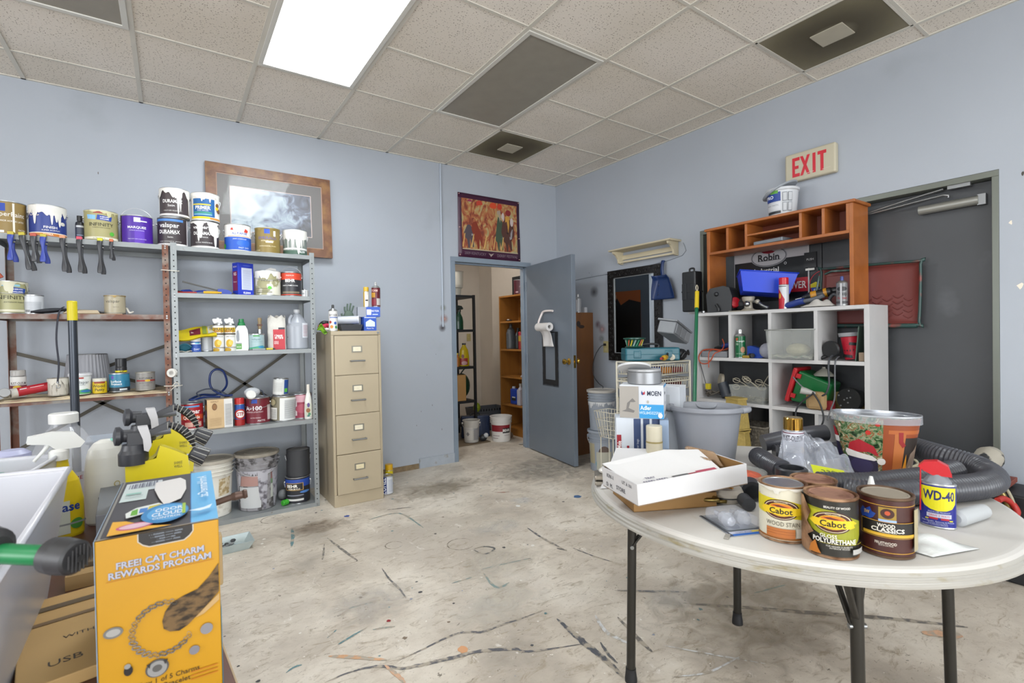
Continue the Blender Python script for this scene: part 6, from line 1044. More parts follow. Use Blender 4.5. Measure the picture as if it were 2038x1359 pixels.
# ---- wire drawer rack and what stands on it
WW = mat('white_coated_wire', '#c3beae', .4)
t = thing('wire_rack', 'white wire drawer rack in the corner by the cubby shelf', 'wire rack', (3.115, 2.56, 0)); hx_, hy_ = .235, .165; g = G()
for x in (-hx_, hx_):
    for y in (-hy_, hy_): g.cyl((x, y, 0), (x, y, 1.05), .008, WW, 8)
for z in (1.05, .9, .62, .2):
    for y in (-hy_, hy_): g.cyl((-hx_, y, z), (hx_, y, z), .006, WW, 6)
    for x in (-hx_, hx_): g.cyl((x, -hy_, z), (x, hy_, z), .006, WW, 6)
for k in range(12): x = -hx_+2*hx_*k/11; g.cyl((x, -hy_, 1.05), (x, hy_, 1.05), .003, WW, 5)
g.build('rack_frame', t)
for z0, dz in ((.955, .075), (.84, .08), (.60, .17), (.38, .17)):
    g = G(); a_, b_ = hx_-.012, hy_-.004; rr_ = .0032
    for z in (z0, z0+dz):
        g.tube([(-a_, -b_, z), (a_, -b_, z), (a_, b_, z), (-a_, b_, z)], .0042, WW, 6, closed=True, raw=True)
    n = 16
    for k in range(n+1):
        x = -a_+2*a_*k/n; g.tube([(x, -b_, z0+dz), (x, -b_*.97, z0), (x, b_*.97, z0), (x, b_, z0+dz)], rr_, WW, 5, raw=True)
    for k in range(11): y = -b_+2*b_*k/10; g.tube([(-a_, y, z0+dz), (-a_*.98, y, z0), (a_*.98, y, z0), (a_, y, z0+dz)], rr_, WW, 5, raw=True)
    g.build('wire_drawer', t)
def small_box(label, x, y, z, w, d, h, col, rz=0, name='packet', cat='packet', bevel=.004):
    g = G(); g.box(-w/2, w/2, -d/2, d/2, 0, h, C(col, .5) if isinstance(col, str) else col); o = g.build(name, bevel=bevel, loc=(x, y, z)); o.rotation_euler = (0, 0, rz); return tag(o, label, cat)
small_box('bright blue packet in the top wire drawer', 2.99, 2.5, .962, .08, .17, .05, '#1c49a0'); small_box('orange and red packet in the top wire drawer', 3.12, 2.5, .962, .1, .14, .045, '#b0702a'); small_box('dark red packet at the right of the top wire drawer', 3.25, 2.48, .962, .12, .1, .04, '#6d2024')
small_box('red carton in the second wire drawer', 3.03, 2.56, .846, .15, .15, .06, '#9a2c28'); small_box('maroon packet at the right of the second wire drawer', 3.22, 2.5, .846, .14, .15, .05, '#4f1a24'); small_box('white packet in the third wire drawer', 3.05, 2.5, .606, .2, .2, .1, '#b5b3ac')
t = thing('wire_basket', 'small white wire basket standing in front of the rack, by the pails', 'wire basket', (2.80, 2.72, .47)); g = G(); 
for k in range(4): q = k/3; a_, b_ = .05+.03*q, .07+.03*q; g.tube([(-a_, -b_, .2*q), (a_, -b_, .2*q), (a_, b_, .2*q), (-a_, b_, .2*q)], .003, WW, 5, closed=True, raw=True)
for k in range(7):
    q = -1+2*k/6
    for s_ in (-1, 1): g.tube([(q*.05, s_*.07, 0), (q*.08, s_*.1, .2)], .0025, WW, 5, raw=True); g.tube([(s_*.05, q*.07, 0), (s_*.08, q*.1, .2)], .0025, WW, 5, raw=True)
g.build('basket', t)
g = G()
for x, y in ((-.045, -.065), (.045, -.065), (.045, .065), (-.045, .065)): g.cyl((x, y, -.47), (x, y, 0), .004, WW, 6)
g.build('stand_leg', t)
TEAL = mat('teal_plastic', '#1c5a68', .35, var=.06)
t = tool_case('teal power tool case lying on the white wire rack', 3.08, 2.56, 1.058, -.6, .42, .16, .10, TEAL)
g = G()
for x in (-.12, .12): g.box(x-.03, x+.03, -.083, -.07, .02, .08, TEAL)
g.build('moulded_rib', t, bevel=.006)
t = thing('drill_spool', 'round green holder full of small yellow-tipped bits on the teal case', 'spool', (2.97, 2.62, 1.160), .2); g = G(); g.at((0, 0, 0), (0, 0, .08), [(.06, 0), (.075, .004), (.06, .012), (.05, .03), (.06, .06), (.085, .068), (.085, .076), (.05, .08)], mat('dark_green_plastic', '#12453a', .3), 28); g.build('spool_body', t)
g = G()
for k in range(16): a = k*.393; g.cyl((.055*math.cos(a), .055*math.sin(a), .014), (.068*math.cos(a+.3), .068*math.sin(a+.3), .06), .005, C(('#b8a82a', '#8fa0a0', '#2f7a5a', '#a85a3a')[k % 4]), 6)
o = g.build('bits', t); o['kind'] = 'stuff'
t = thing('parts_organizer', 'grey plastic parts organizer tilted on the teal case', 'organizer', (3.23, 2.46, 1.225), .25); t.rotation_euler = (math.radians(8), math.radians(18), .25); GP = mat('grey_organizer', '#6f7276', .4, var=.04)
g = G(); g.box(-.15, .13, -.07, .07, 0, .10, GP); g.build('organizer_body', t, bevel=.008)
g = G(); g.box(-.165, .14, -.08, .08, .095, .11, GP); g.build('lid', t, bevel=.003)
for x in (-.135, -.04, .05): g = G(); g.box(x, x+.078, -.076, -.068, .012, .088, mat('grey_drawer_face', '#7f8286', .35)); g.build('drawer_face', t, bevel=.003)
for z in (.02, .055): g = G(); g.box(.128, .138, -.05, .05, z, z+.016, C('#c3bfb2', .5)); g.build('pale_label_strip', t)
t = thing('small_bottle', 'yellow and black bottle lying at the edge of the rack top', 'bottle', (3.07, 2.405, 1.066), .3); g = G(); g.at((-.06, 0, .016), (.03, 0, .022), [(.008, 0), (.02, .02), (.02, .06), (.012, .09)], C('#b08a20', .4), 14); g.build('bottle_body', t); g = G(); g.cyl((.03, 0, .022), (.045, 0, .05), .012, BLACK, 10, .006); g.build('cap', t); g = G(); g.cyl((-.09, 0, .014), (-.058, 0, .016), .01, C('#8c2a24'), 10); g.build('red_tip', t)
t = thing('white_tube', 'white cardboard tube end on the rack top beside the yellow bottle', 'tube', (3.15, 2.41, 1.084), 0); g = G(); g.at((0, 0, 0), (.1, .06, -.004), [(.018, 0), (.024, 0), (.024, .11), (1e-4, .11)], C('#bdb7a8', .6), 20); g.build('tube_body', t)
g = G(); g.ball((3.29, 2.43, 1.10), .05, C('#1d1f22', .5), 12, 1.2, .8, .9); g.tube([(3.25, 2.4, 1.08), (3.28, 2.385, 1.12), (3.33, 2.39, 1.1), (3.35, 2.41, 1.13)], .009, BLACK, 8); tag(g.build('black_tool'), 'black tool with a cord under the tilted organizer', 'tool')
t = thing('broom_handle', 'green broom handle with a yellow grip leaning at the cubby shelf', 'broom handle', (2.92, 2.08, 0)); A, B = Vector((-.37, -.25, 0)), Vector((.335, .175, 1.575)); d_ = (B-A)
g = G(); g.cyl(A, A+d_*.925, .0125, C('#0f5a3c', .3), 14); g.build('green_shaft', t); g = G(); g.cyl(A+d_*.92, B, .0155, C('#c2a81c', .4), 14); g.build('yellow_grip', t); g = G(); g.tube([B, B+Vector((.012, 0, .03)), B+Vector((.0, 0, .05)), B+Vector((-.012, 0, .03)), B], .003, C('#c9bfa8'), 6); g.build('hanging_loop', t)
# ---------------------------------------------------------------- white cubby shelf with the wooden hutch on it
CW = mat('white_cubby_laminate', '#b9b8b8', .45, var=.03, vs=5); CX, CY = 3.43, 1.805
def cub(lx, ly, z): return (CX+ly, CY-lx, z)                   # cubby coordinates: lx right, ly depth
t = thing('cubby_shelf', 'white cubby shelf with square and wide openings against the black exit door', 'shelves', (CX, CY, 0), RW); w2, d = .597, .287
for x in (-w2, w2-.028): g = G(); g.box(x, x+.028, 0, d, 0, 1.42, CW); g.build('side_panel', t, bevel=.001)
for z in (.06, .40, .75, 1.075, 1.42): g = G(); g.box(-w2+.028, w2-.028, 0, d, z-.024, z, CW); g.build('shelf', t, bevel=.001)
for x, z0, z1 in ((-.298, 1.075, 1.396), (0, 1.075, 1.396), (.298, 1.075, 1.396), (0, .75, 1.051), (-.298, .40, .726), (0, .40, .726), (.298, .40, .726), (0, .06, .376)): g = G(); g.box(x-.011, x+.011, .001, d, z0, z1, CW); g.build('divider', t)
HW = mat('orange_pine', '#945426', .35, var=.12, vs=3, stretch=(.15, 1, 1), c2='#a8642e', t=.55, soft=.2, cs=6)
HX, HY, HZ = 3.475, 1.81, 1.421
def hut(lx, ly, z): return (HX+ly, HY-lx, HZ+z)
t = thing('desk_hutch', 'orange wooden desk hutch with pigeonholes standing on the white cubby shelf', 'hutch', (HX, HY, HZ), RW); w2, d, h = .505, .225, .655
for x in (-w2, w2-.022): g = G(); g.box(x, x+.022, 0, d, 0, h-.02, HW); g.build('side_panel', t, bevel=.002)
g = G(); g.box(-w2-.015, w2+.015, -.012, d+.008, h-.02, h, HW); g.build('top_board', t, bevel=.005)
g = G(); g.box(-w2+.022, w2-.022, 0, d, .45, .47, HW); g.build('long_shelf', t, bevel=.002)
g = G(); g.box(-w2+.022, w2-.022, d-.006, d, .47, h-.02, mat('hutch_back', '#6b2f1c', .5)); g.build('back_panel', t)
for x in (-.485, -.332, -.185, .195, .335, .475): g = G(); g.box(x-.009, x+.009, .001, d-.006, .47, h-.02, HW); g.build('divider', t, bevel=.001)
g = G(); g.box(-.176, .186, .004, d-.006, .545, .557, HW); g.build('middle_shelf', t, bevel=.001)
small_box('silver laptop-like gadget lying on the long hutch shelf', *hut(-.02, .06, .4705), .22, .12, .026, mat('silver_gadget', '#7f858c', .35, .4), rz=RW-.12, name='gadget', cat='gadget')
t = thing('lidded_tub', 'white tub with blue label and wide black-edged lid on top of the hutch', 'tub', hut(.03, .1, .656), RW+.35); g = G(); g.lathe([(.082, 0), (.086, .004), (.1, .165), (.108, .17), (.108, .185), (.104, .188)], C('#c3c6ca', .4), 36); g.build('tub_body', t)
g = G(); g.at((-.012, 0, .178), (-.028, 0, .212), [(.115, 0), (.12, .004), (.12, .012), (.09, .016), (1e-4, .016)], C('#8f959c', .4), 36); g.build('tilted_lid', t, bevel=0)
g = G(); g.draw(lambda u, v, o: ((.087+.085*v+o+.0005)*math.sin(u/.093), -(.087+.085*v+o+.0005)*math.cos(u/.093), v), .29, .17, [('r', -.75, .55, .0, .92, '#1d3c88'), ('r', -.45, .86, -.1, .98, '#5a9a3a'), ('t', 'PRO', -.5, .74, .13, '#e9ecf2', .4, .04), ('r', -.75, .2, .0, .5, '#c9cbd0'), ('t', 'PAINT MASTIC', -.38, .4, .06, '#6a6f78', .6), ('r', -.7, .06, .0, .16, '#2a2d32')]+[('r', .08+.22*i, .52-.4*j, .26+.22*i, .88-.4*j, '#7d8288') for i in range(2) for j in range(2)]+[('r', .1+.22*i, .55-.4*j, .24+.22*i, .85-.4*j, '#b5b8bc') for i in range(2) for j in range(2)], curved=True, off=.0006); g.build('printed_label', t)
# exit sign
t = thing('exit_sign', 'cream exit sign with red letters on the wall above the hutch', 'exit sign', (XR, 1.645, 2.33), RW); g = G(); g.box(-.165, .165, -.05, 0, 0, .2, mat('cream_sign_body', '#b9b29c', .45)); g.build('sign_body', t, bevel=.012, bseg=3); g = G(); RD = mat('exit_red', '#c4162c', .4)
L4 = {'E': [(0, 0, 1, .17), (0, .41, .85, .57), (0, .83, 1, 1), (0, 0, .36, 1)], 'I': [(.15, 0, .8, 1)], 'T': [(0, .83, 1, 1), (.32, 0, .68, 1)]}
ex = lambda u, v: (u, -.0512, v)
for ch, x0, w_ in (('E', -.112, .05), ('I', .018, .03), ('T', .055, .055)):
    for q_, (a, b, c, e_) in enumerate(L4[ch]): ex = lambda u, v, k=q_: (u, -.0511-.0002*k, v); g.add([ex(x0+a*w_, .03+b*.135), ex(x0+c*w_, .03+b*.135), ex(x0+c*w_, .03+e_*.135), ex(x0+a*w_, .03+e_*.135)], [(0, 1, 2, 3)], RD)
for s_ in (1, -1):
    xa, xb = (-.05, -.003); q = (xa, xb) if s_ > 0 else (xb, xa); g.add([(q[0]-.0095, -.0512-.0001*s_, .03), (q[0]+.0095, -.0512-.0001*s_, .03), (q[1]+.0095, -.0512-.0001*s_, .165), (q[1]-.0095, -.0512-.0001*s_, .165)], [(0, 1, 2, 3)], RD)
g.build('exit_letters', t)
g = G()
for x in (-.02, .085): g.prism([(x, .035), (x+.05, .04), (x+.05, .043), (x, .038)], .0008, C('#c9c5b5'), base=-.0525)
g.build('white_scuff', t)
# signs behind the hutch on the black door
t = thing('metal_sign', 'black and white engine dealer sign with an oval logo behind the hutch', 'sign', (XR+.070, 1.99, 1.50), RW); g = G(); g.box(-.287, .287, -.004, 0, 0, .395, C('#101317', .3)); g.build('sign_board', t, bevel=.001)
g = G(); f = lambda u, v, o: (u, -.004-o, v); g.draw(f, .574, .395, [('r', -1, .80, 1, 1, '#a8a4a6'), ('r', .965, 0, 1, 1, '#b5b3b3'), ('r', -1, 0, -.98, 1, '#8c8a8c'), ('p', [(.25, .14), (.4, .40), (.965, .40), (.965, .14)], '#a81828'), ('t', 'POWER', .62, .27, .13, '#e4dfdc', .62, .03), ('e', -.02, .86, .49, .19, '#8a8a8e'), ('e', -.02, .86, .465, .175, '#2c2c30'), ('e', -.02, .86, .45, .166, '#a9a7aa'), ('p', [(-.22, .97), (-.05, 1.0), (.14, .96), (.2, .98), (.1, .93), (-.02, .92), (-.15, .94)], '#7c1626'), ('t', 'Robin', -.02, .855, .13, '#17171b', .72, .05), ('r', -.28, .785, .3, .795, '#2c2c30'), ('t', 'Industrial', -.08, .605, .095, '#d5d3d3', .95, .03), ('t', 'Engines', -.06, .47, .095, '#d5d3d3', .75, .03), ('e', .42, .7, .035, .026, '#b5b5b5'), ('e', .42, .7, .02, .016, '#17171b')], off=.0004); g.build('sign_print', t)
t = thing('round_sign', 'round black, yellow and blue oil additive sign right of the engine sign', 'sign', (XR+.070, 1.61, 1.50), RW); g = G(); g.M = Matrix.Translation((0, 0, .1)); g.at((0, 0, 0), (0, -.004, 0), [(.1, 0), (.1, .004)], C('#17181c', .3), 32); g.build('sign_disc', t); g = G(); f2 = lambda u, v, o: (u, -.0044-o, v); g.draw(f2, .2, .2, [('e', 0, .5, .94, .47, '#a51a24'), ('e', 0, .5, .88, .44, '#17181c'), ('p', [(-.88, .52), (.88, .52), (.75, .25), (.4, .08), (0, .05), (-.4, .08), (-.75, .25)], '#1c3f9a'), ('p', [(-.86, .5), (-.5, .58), (-.2, .5), (.3, .6), (.86, .5), (.86, .38), (-.86, .38)], '#c4b81e'), ('t', 'OIL', 0, .78, .14, '#a51a24', .7, .03), ('t', 'STS-OIL', -.1, .27, .12, '#dfe4ee', 1.1, .03)]); g.build('sign_print', t)
# paint tray
t = thing('paint_tray', 'large rust-red paint roller tray with a dark green rim, leaning on the black door', 'paint tray', (XR+.0, 1.33, 1.30), RW); t.rotation_euler = (0, math.radians(1.5), RW); RT = mat('rust_red_tray', '#6f3430', .5, var=.08, vs=7, c2='#3f4f4c', t=.68, soft=.03, cs=6); GT = mat('dark_green_rim', '#23403c', .4, c2='#7a3630', t=.6, cs=10)
g = G(); a_, b_ = .275, .385
def tr(u, v): x, z = (u-.5)*2*a_, v*b_; e = max(abs(u-.5)*2, abs(v-.5)*2)**14; return (x, .045-.04*e, z)
g.grid(tr, 36, 28, RT); g.build('tray_pan', t, solid=.003)
g = G(); P = [(-a_+.02, .003, 0), (a_-.02, .003, 0), (a_, .003, .02), (a_, .003, b_-.02), (a_-.02, .003, b_), (-a_+.02, .003, b_), (-a_, .003, b_-.02), (-a_, .003, .02)]; g.tube(P, .008, GT, 8, closed=True, n=4); g.tube([(-a_+.01, .008, -.006), (a_-.01, .008, -.006)], .014, GT, 8, raw=True); g.build('rim', t)
g = G()
for i in range(7):
    for j in range(4):
        cx_, cz_ = -.12+i*.055, .06+j*.036+(.018 if i % 2 else 0); g.tube([(cx_-.026, .042, cz_), (cx_, .040, cz_-.018), (cx_+.026, .042, cz_)], .0035, RT, 5, n=2)
g.build('grip_pattern', t)
t = thing('paint_tray', 'second red tray, only seen through the hutch behind the tools', 'paint tray', (XR+.03, 1.47, 1.30), RW); g = G(); g.box(-.14, .12, .0, .02, 0, .345, RT); g.build('tray_pan', t, bevel=.008); g = G(); g.tube([(-.15, -.004, .0), (-.15, -.004, .345), (.12, -.004, .36)], .008, mat('pale_green_rim', '#8fa09c', .4, c2='#33524c', t=.5, cs=9), 8, n=3); g.build('rim', t)
# ---- on top of the cubby
Z = 1.421
t = thing('plastic_bin', 'bright blue plastic bin tilted behind the spray cans on the cubby top', 'bin', cub(-.105, .13, Z+.115), RW+.62); t.rotation_euler = (math.radians(-6), math.radians(7), RW+.62); g = G(); BL = mat('bright_blue_plastic', '#1b3fc4', .35); g.tray((.15, .085), (.185, .115), 0, .145, .004, BL); g.build('bin_body', t, bevel=.008); g = G(); g.tube([(-.188, -.118, .145), (.188, -.118, .145), (.188, .118, .145), (-.188, .118, .145)], .005, BL, 6, closed=True, raw=True); g.build('rim', t)
tool_case('upright black tool case at the left end of the cubby top, beside the hutch', *cub(-.70, .12, 1.44), RW, .13, .1, .33, '#1e2023')
t = thing('wall_bracket', 'small white bracket under the upright black tool case', 'bracket', cub(-.72, .0, 1.0), RW); g = G(); g.box(-.05, .08, .16, .28, .425, .438, CW); g.box(-.06, -.045, .26, .285, .2, .438, CW); g.build('bracket_plate', t)
t = thing('projector_case', 'black moulded case with a red round knob on the left of the cubby top', 'case', cub(-.415, .10, Z), RW+.2); g = G(); g.prism([(-.09, 0), (.09, 0), (.095, .12), (.075, .185), (.03, .2), (-.07, .185), (-.1, .14)], .15, mat('charcoal_case', '#26282b', .5), base=-.07); g.build('case_shell', t, bevel=.012); g = G(); g.at((.092, -.02, .07), (.118, -.05, .075), [(.001, .03), (.036, .028), (.042, .012), (.042, 0)], C('#a81420', .3), 24); g.build('red_knob', t); g = G(); g.tube([(-.02, -.075, .06), (0, -.085, .03), (.0, -.085, .01)], .012, BLACK, 8); g.ball((-.02, -.072, .14), .018, BLACK, 10); g.build('moulded_handle', t)
g = G(); g.ball((0, 0, .055), .055, C('#17181b', .6), 14, 1.2, 1, 1); g.M = Matrix(); tag(g.build('tool_bag', loc=cub(-.28, .16, Z)), 'black round tool bag between the red knob and the vise', 'bag')
t = thing('bench_vise', 'small cream and chrome clamp head before the blue bin', 'clamp', cub(-.19, .07, Z), RW+.3); CM2 = mat('cream_cast', '#9d978a', .4, .2); g = G(); g.lathe([(.045, 0), (.05, .006), (.03, .02), (.026, .06), (.04, .075), (.045, .1), (.04, .105)], CM2, 20); g.build('vise_body', t); g = G(); g.ball((0, -.045, .05), .022, mat('chrome', '#8c8e92', .12, 1), 14); g.build('chrome_ball', t); g = G(); g.tube([(.03, 0, .07), (.07, -.02, .06), (.1, -.04, .035), (.14, -.05, .015)], .011, STEEL, 8); g.ball((.065, -.02, .065), .018, CM2, 10); g.build('arm', t)
small_box('folded paper scraps hanging over the cubby top edge', *cub(-.20, .03, Z), .2, .08, .004, '#a39a86', rz=RW, name='paper_scrap', cat='paper'); small_box('small chrome socket lying at the left end of the cubby top', *cub(-.54, .03, Z), .04, .018, .018, STEEL, rz=RW-.7, name='socket', cat='socket')
spray('white and red can with a red cap at the front of the cubby top', *cub(.075, .05, Z), .031, .215, '#b9bcc0', [('p', [(-1, .0), (0, 0), (.1, .4), (-.5, .75), (-1, .95)], '#a8182a'), ('e', -.55, .55, .2, .12, '#c99a2a'), ('r', -.9, .93, .3, .96, '#3a3a3e')], cap='#b81c2c')
t = thing('blue_tool', 'blue handheld tool lying in front of the drill on the cubby top', 'tool', cub(.17, .045, Z), RW); g = G(); g.tube([(-.09, 0, .022), (-.05, 0, .026), (0, 0, .04), (.04, 0, .045)], .021, C('#182f74', .4), 12); g.build('blue_grip', t); g = G(); g.ball((-.095, 0, .02), .022, BLACK, 10); g.tube([(.04, 0, .045), (.1, 0, .055), (.16, 0, .075)], .014, C('#55585e', .4), 10); g.build('nozzle', t)
t = thing('cordless_drill', 'black and yellow cordless drill lying behind the white rag', 'drill', cub(.265, .13, Z+.05), RW+.25); g = G(); g.at((-.1, 0, .02), (.08, 0, .055), [(.012, 0), (.02, .03), (.028, .05), (.03, .17), (.02, .185)], BLACK, 18); g.build('motor_housing', t); g = G(); g.at((-.1, 0, .02), (.08, 0, .055), [(.0285, .055), (.0305, .06), (.0305, .085), (.029, .09)], C('#b8801c', .4), 18); g.at((-.1, 0, .02), (.08, 0, .055), [(.031, .13), (.031, .15)], C('#b8801c', .4), 18); g.build('yellow_band', t); g = G(); g.cyl((-.14, 0, .012), (-.095, 0, .021), .007, STEEL, 8); g.build('chuck', t); g = G(); g.tube([(.05, 0, .05), (.1, 0, .06), (.14, 0, .05)], .022, BLACK, 10); g.build('handle', t); g = G(); g.ball((.0, .0, -.03), .03, C('#4a4a4c'), 8, 2.4, 1.2, .6); g.build('battery', t)
g = G(); g.grid(lambda u, v: ((u-.5)*.19, (v-.5)*.1, .005+.045*math.sin(math.pi*u)*math.sin(math.pi*v)*(1+.3*math.sin(u*14+v*6))), 22, 14, C('#b5b1ac', .9)); o = g.build('white_rag', solid=.003, loc=cub(.30, .055, Z)); o.rotation_euler = (0, 0, RW); tag(o, 'white rag bunched up before the drill on the cubby top', 'rag')
t = thing('hose_loop', 'grey hose loop behind the silver spray can on the cubby top', 'hose', cub(.37, .10, Z), RW); g = G(); g.tube([(-.02, 0, .01), (-.03, 0, .05), (0, 0, .08), (.03, .0, .05), (.02, 0, .01)], .012, C('#3a3d42', .4), 8); g.build('loop', t)
spray('silver and black spray can at the right front of the cubby top', *cub(.435, .045, Z), .031, .185, '#6f7072', [('e', 0, .75, .6, .1, '#26262a'), ('t', 'Wasp', 0, .55, .18, '#2a2a2e', 1.1, .03), ('t', 'Hornet', 0, .35, .12, '#8c2a30', 1.1, .02), ('r', -.8, .1, .8, .2, '#3a3a3e'), ('r', -.2, 0, 0, 1, '#a9a9ac')], nozzle='#3a4a8c')
# ---- top row of cells
Z = 1.0755
small_box('grey plastic case at the bottom of the first cubby cell', *cub(-.45, .13, Z), .22, .2, .045, '#7f8186', rz=RW, name='grey_case', cat='case')
g = G(); OC = mat('orange_cord', '#a8401c', .45); r_ = random.Random(12)
P = [(-.1, -.09, .05), (-.03, -.1, .06), (.05, -.09, .052), (.09, -.06, .07), (.05, -.03, .055), (-.05, -.05, .06), (-.1, -.1, .052), (-.11, -.145, .0), (-.09, -.15, -.045), (-.04, -.15, -.05), (0, -.15, -.02), (.03, -.148, .03), (.06, -.1, .056), (.08, -.1, .1), (.06, -.09, .14)]
g.tube(P, .004, OC, 6, n=6); g.tube([(-.02, -.1, .055), (-.02, -.147, .03), (-.02, -.15, -.08)], .0035, OC, 6); o = g.build('extension_cord', loc=cub(-.45, .14, Z)); o.rotation_euler = (0, 0, RW); tag(o, 'orange extension cord spilling out of the first cubby cell', 'cord')
t = thing('blue_drill', 'blue and black power tool on the orange cord in the first cubby cell', 'tool', cub(-.43, .14, Z+.062), RW-.3); g = G(); g.tube([(-.1, 0, .0), (-.04, 0, .015), (.0, 0, .02)], .014, BLACK, 10); g.build('black_nose', t); g = G(); g.tube([(-.01, 0, .02), (.05, 0, .03), (.1, 0, .04)], .02, C('#1a3478', .4), 12); g.build('blue_body', t)
spray('green spray can standing in the second cubby cell', *cub(-.245, .05, Z), .036, .21, '#0f5a34', [('p', [(-.6, .8), (-.3, .82), (-.3, .94), (-.6, .92)], '#b04a2a'), ('t', 'strength', 0, .78, .08, '#d5dcd5', 1.1, .02), ('t', '10', -.4, .64, .1, '#b8c8b8', None, .02), ('e', .3, .38, .3, .14, '#a87a5c'), ('t', 'DUST REMOVER', 0, .2, .05, '#a8bca8', 1.1)])
t = thing('blue_clamp', 'blue plastic bar clamp heads lying in the second cubby cell', 'clamp', cub(-.12, .08, Z), RW); g = G(); g.prism([(-.075, 0), (-.075, .085), (-.05, .09), (.02, .07), (.03, .09), (.06, .05), (.05, .01), (.02, 0)], .05, C('#173a8c', .35), base=-.025); g.build('clamp_head', t, bevel=.006); g = G(); g.cyl((-.05, -.03, .02), (-.02, -.05, .02), .016, BLACK, 10); g.build('knob', t)
small_box('yellow and black chuck key set before the blue clamps', *cub(-.19, .03, Z), .05, .02, .02, '#8c7424', rz=RW, name='small_tool', cat='tool')
g = G(); g.ball((0, 0, .055), .055, C('#8a8c98', .8), 16, .8, 1, 1); o = g.build('cloth_bundle', loc=cub(-.055, .07, Z)); tag(o, 'grey-blue cloth bundle at the right of the second cubby cell', 'cloth')
CP = mat('clear_bin_plastic', '#b9bcb8', .15, alpha=.24, spec=.7)
t = thing('clear_bin', 'clear plastic drawer bin with cream contents in the third cubby cell', 'bin', cub(.145, .06, Z+.002), RW); g = G(); g.tray((.135, .1), (.148, .11), 0, .2, .003, CP); g.build('bin_body', t); g = G(); g.tube([(-.15, -.112, .2), (.15, -.112, .2), (.15, .112, .2), (-.15, .112, .2)], .005, mat('clear_rim', '#a3a6a2', .2, alpha=.7), 6, closed=True, raw=True); g.build('rim', t)
g = G(); g.ball((0, 0, 0), .08, mat('cream_foam', '#a8a282', .9, var=.15, vs=40, bump=.6, bs=60), 16, 1, .9, .55); o = g.build('foam_lump', loc=cub(.16, .06, Z+.065)); tag(o, 'cream foam lump inside the clear drawer bin', 'foam')
g = G(); g.grid(lambda u, v: ((u-.5)*.24, (v-.5)*.17, .008+.012*math.sin(u*17)*math.sin(v*9)), 20, 12, mat('green_white_paper', '#a9aa98', .6, c2='#3f7a60', t=.62, cs=30)); o = g.build('green_straps', solid=.003, loc=cub(.145, .06, Z+.012)); o.rotation_euler = (0, 0, RW); tag(o, 'green and white straps at the bottom of the clear drawer bin', 'straps')
t = thing('angle_grinder', 'red and black power tool with a black disc head in the fourth cubby cell', 'power tool', cub(.36, .10, Z), RW); g = G(); g.at((0, -.05, .07), (.005, .0, .075), [(.048, 0), (.055, .01), (.05, .03), (.03, .05)], BLACK, 22); g.build('black_head', t); g = G(); g.tube([(.0, 0, .05), (-.04, -.03, .02), (-.06, -.05, .012)], .012, BLACK, 8); g.build('cord_sleeve', t)
t = thing('red_sander', 'red and black sander standing on end in the fourth cubby cell', 'power tool', cub(.445, .12, Z), RW); t.rotation_euler = (0, math.radians(6), RW); g = G(); g.tube([(.02, 0, .01), (.01, 0, .05), (0, 0, .1), (-.01, 0, .15)], lambda q: .042+.012*q, C('#a8182c', .35), 16); g.build('red_body', t)
for z, r in ((.02, .046), (.06, .047), (.1, .05)): g = G(); g.cyl((.012-z*.1, 0, z), (.012-z*.1, 0, z+.018), r, BLACK, 18); g.build('black_band', t)
g = G(); g.cyl((-.012, 0, .152), (-.016, 0, .175), .06, C('#8f9094', .5), 22, .064); g.build('dust_pad', t)
g = G(); g.box(-.003, .003, -.08, .06, 0, .215, mat('green_card', '#3f5248', .5)); o = g.build('green_folder', loc=cub(.515, .10, Z)); o.rotation_euler = (0, math.radians(5), RW); tag(o, 'thin dark green board leaning at the right of the fourth cubby cell', 'board')
small_box('small tan sanding block in the right corner of the fourth cubby cell', *cub(.548, .04, Z), .03, .05, .055, '#83705c', rz=RW, name='sanding_block', cat='sanding block')
g = G(); g.tube([(3.50, 1.43, 1.11), (3.44, 1.43, 1.09), (3.41, 1.425, 1.03), (3.405, 1.42, .93), (3.41, 1.44, .87), (3.43, 1.47, .85)], .006, C('#3d3f44', .5), 7); g.tube([(3.5, 1.40, 1.1), (3.42, 1.39, 1.07), (3.40, 1.385, .95), (3.405, 1.39, .84), (3.40, 1.41, .77), (3.40, 1.43, .70)], .0045, C('#5a5c60', .5), 7); tag(g.build('hanging_flex'), 'grey tool cords hanging down from the fourth cubby cell', 'cords')
# ---- lower wide cells
Z = .7505
t = thing('cord_tangle', 'tangle of dark cords with a yellow plug in the lower left cubby cell', 'cords', cub(-.50, .09, Z), RW); g = G(); r_ = random.Random(21); g.tube([(r_.uniform(-.06, .06), r_.uniform(-.05, .05), r_.uniform(.01, .07)) for _ in range(16)], .006, C('#4a443c', .6), 7, n=5); g.build('cord_tangle', t); g = G(); g.box(-.03, .005, -.06, -.03, .07, .115, C('#b0a01c', .4)); g.build('yellow_plug', t, bevel=.004); g = G(); g.tube([(-.03, -.05, .11), (-.05, -.06, .2), (-.05, -.1, .29)], .0035, C('#3a3a3c'), 6); g.build('rising_cord', t)
t = thing('orbital_sander', 'dark grey power tool with a cream disc in the lower left cubby cell', 'power tool', cub(-.385, .11, Z), RW); t.rotation_euler = (0, math.radians(-12), RW); g = G(); g.tube([(0, 0, .02), (-.01, 0, .07), (-.02, 0, .13)], lambda q: .045-.008*q, C('#2f343c', .4), 14); g.build('tool_body', t); g = G(); g.at((-.03, .02, .15), (-.05, -.005, .16), [(.05, 0), (.05, .02)], C('#8c8474', .5), 20); g.build('cream_disc', t); g = G(); g.tube([(0, 0, .03), (.04, -.03, .02), (.08, -.04, .02)], .02, C('#55585c', .4), 10); g.build('handle', t)
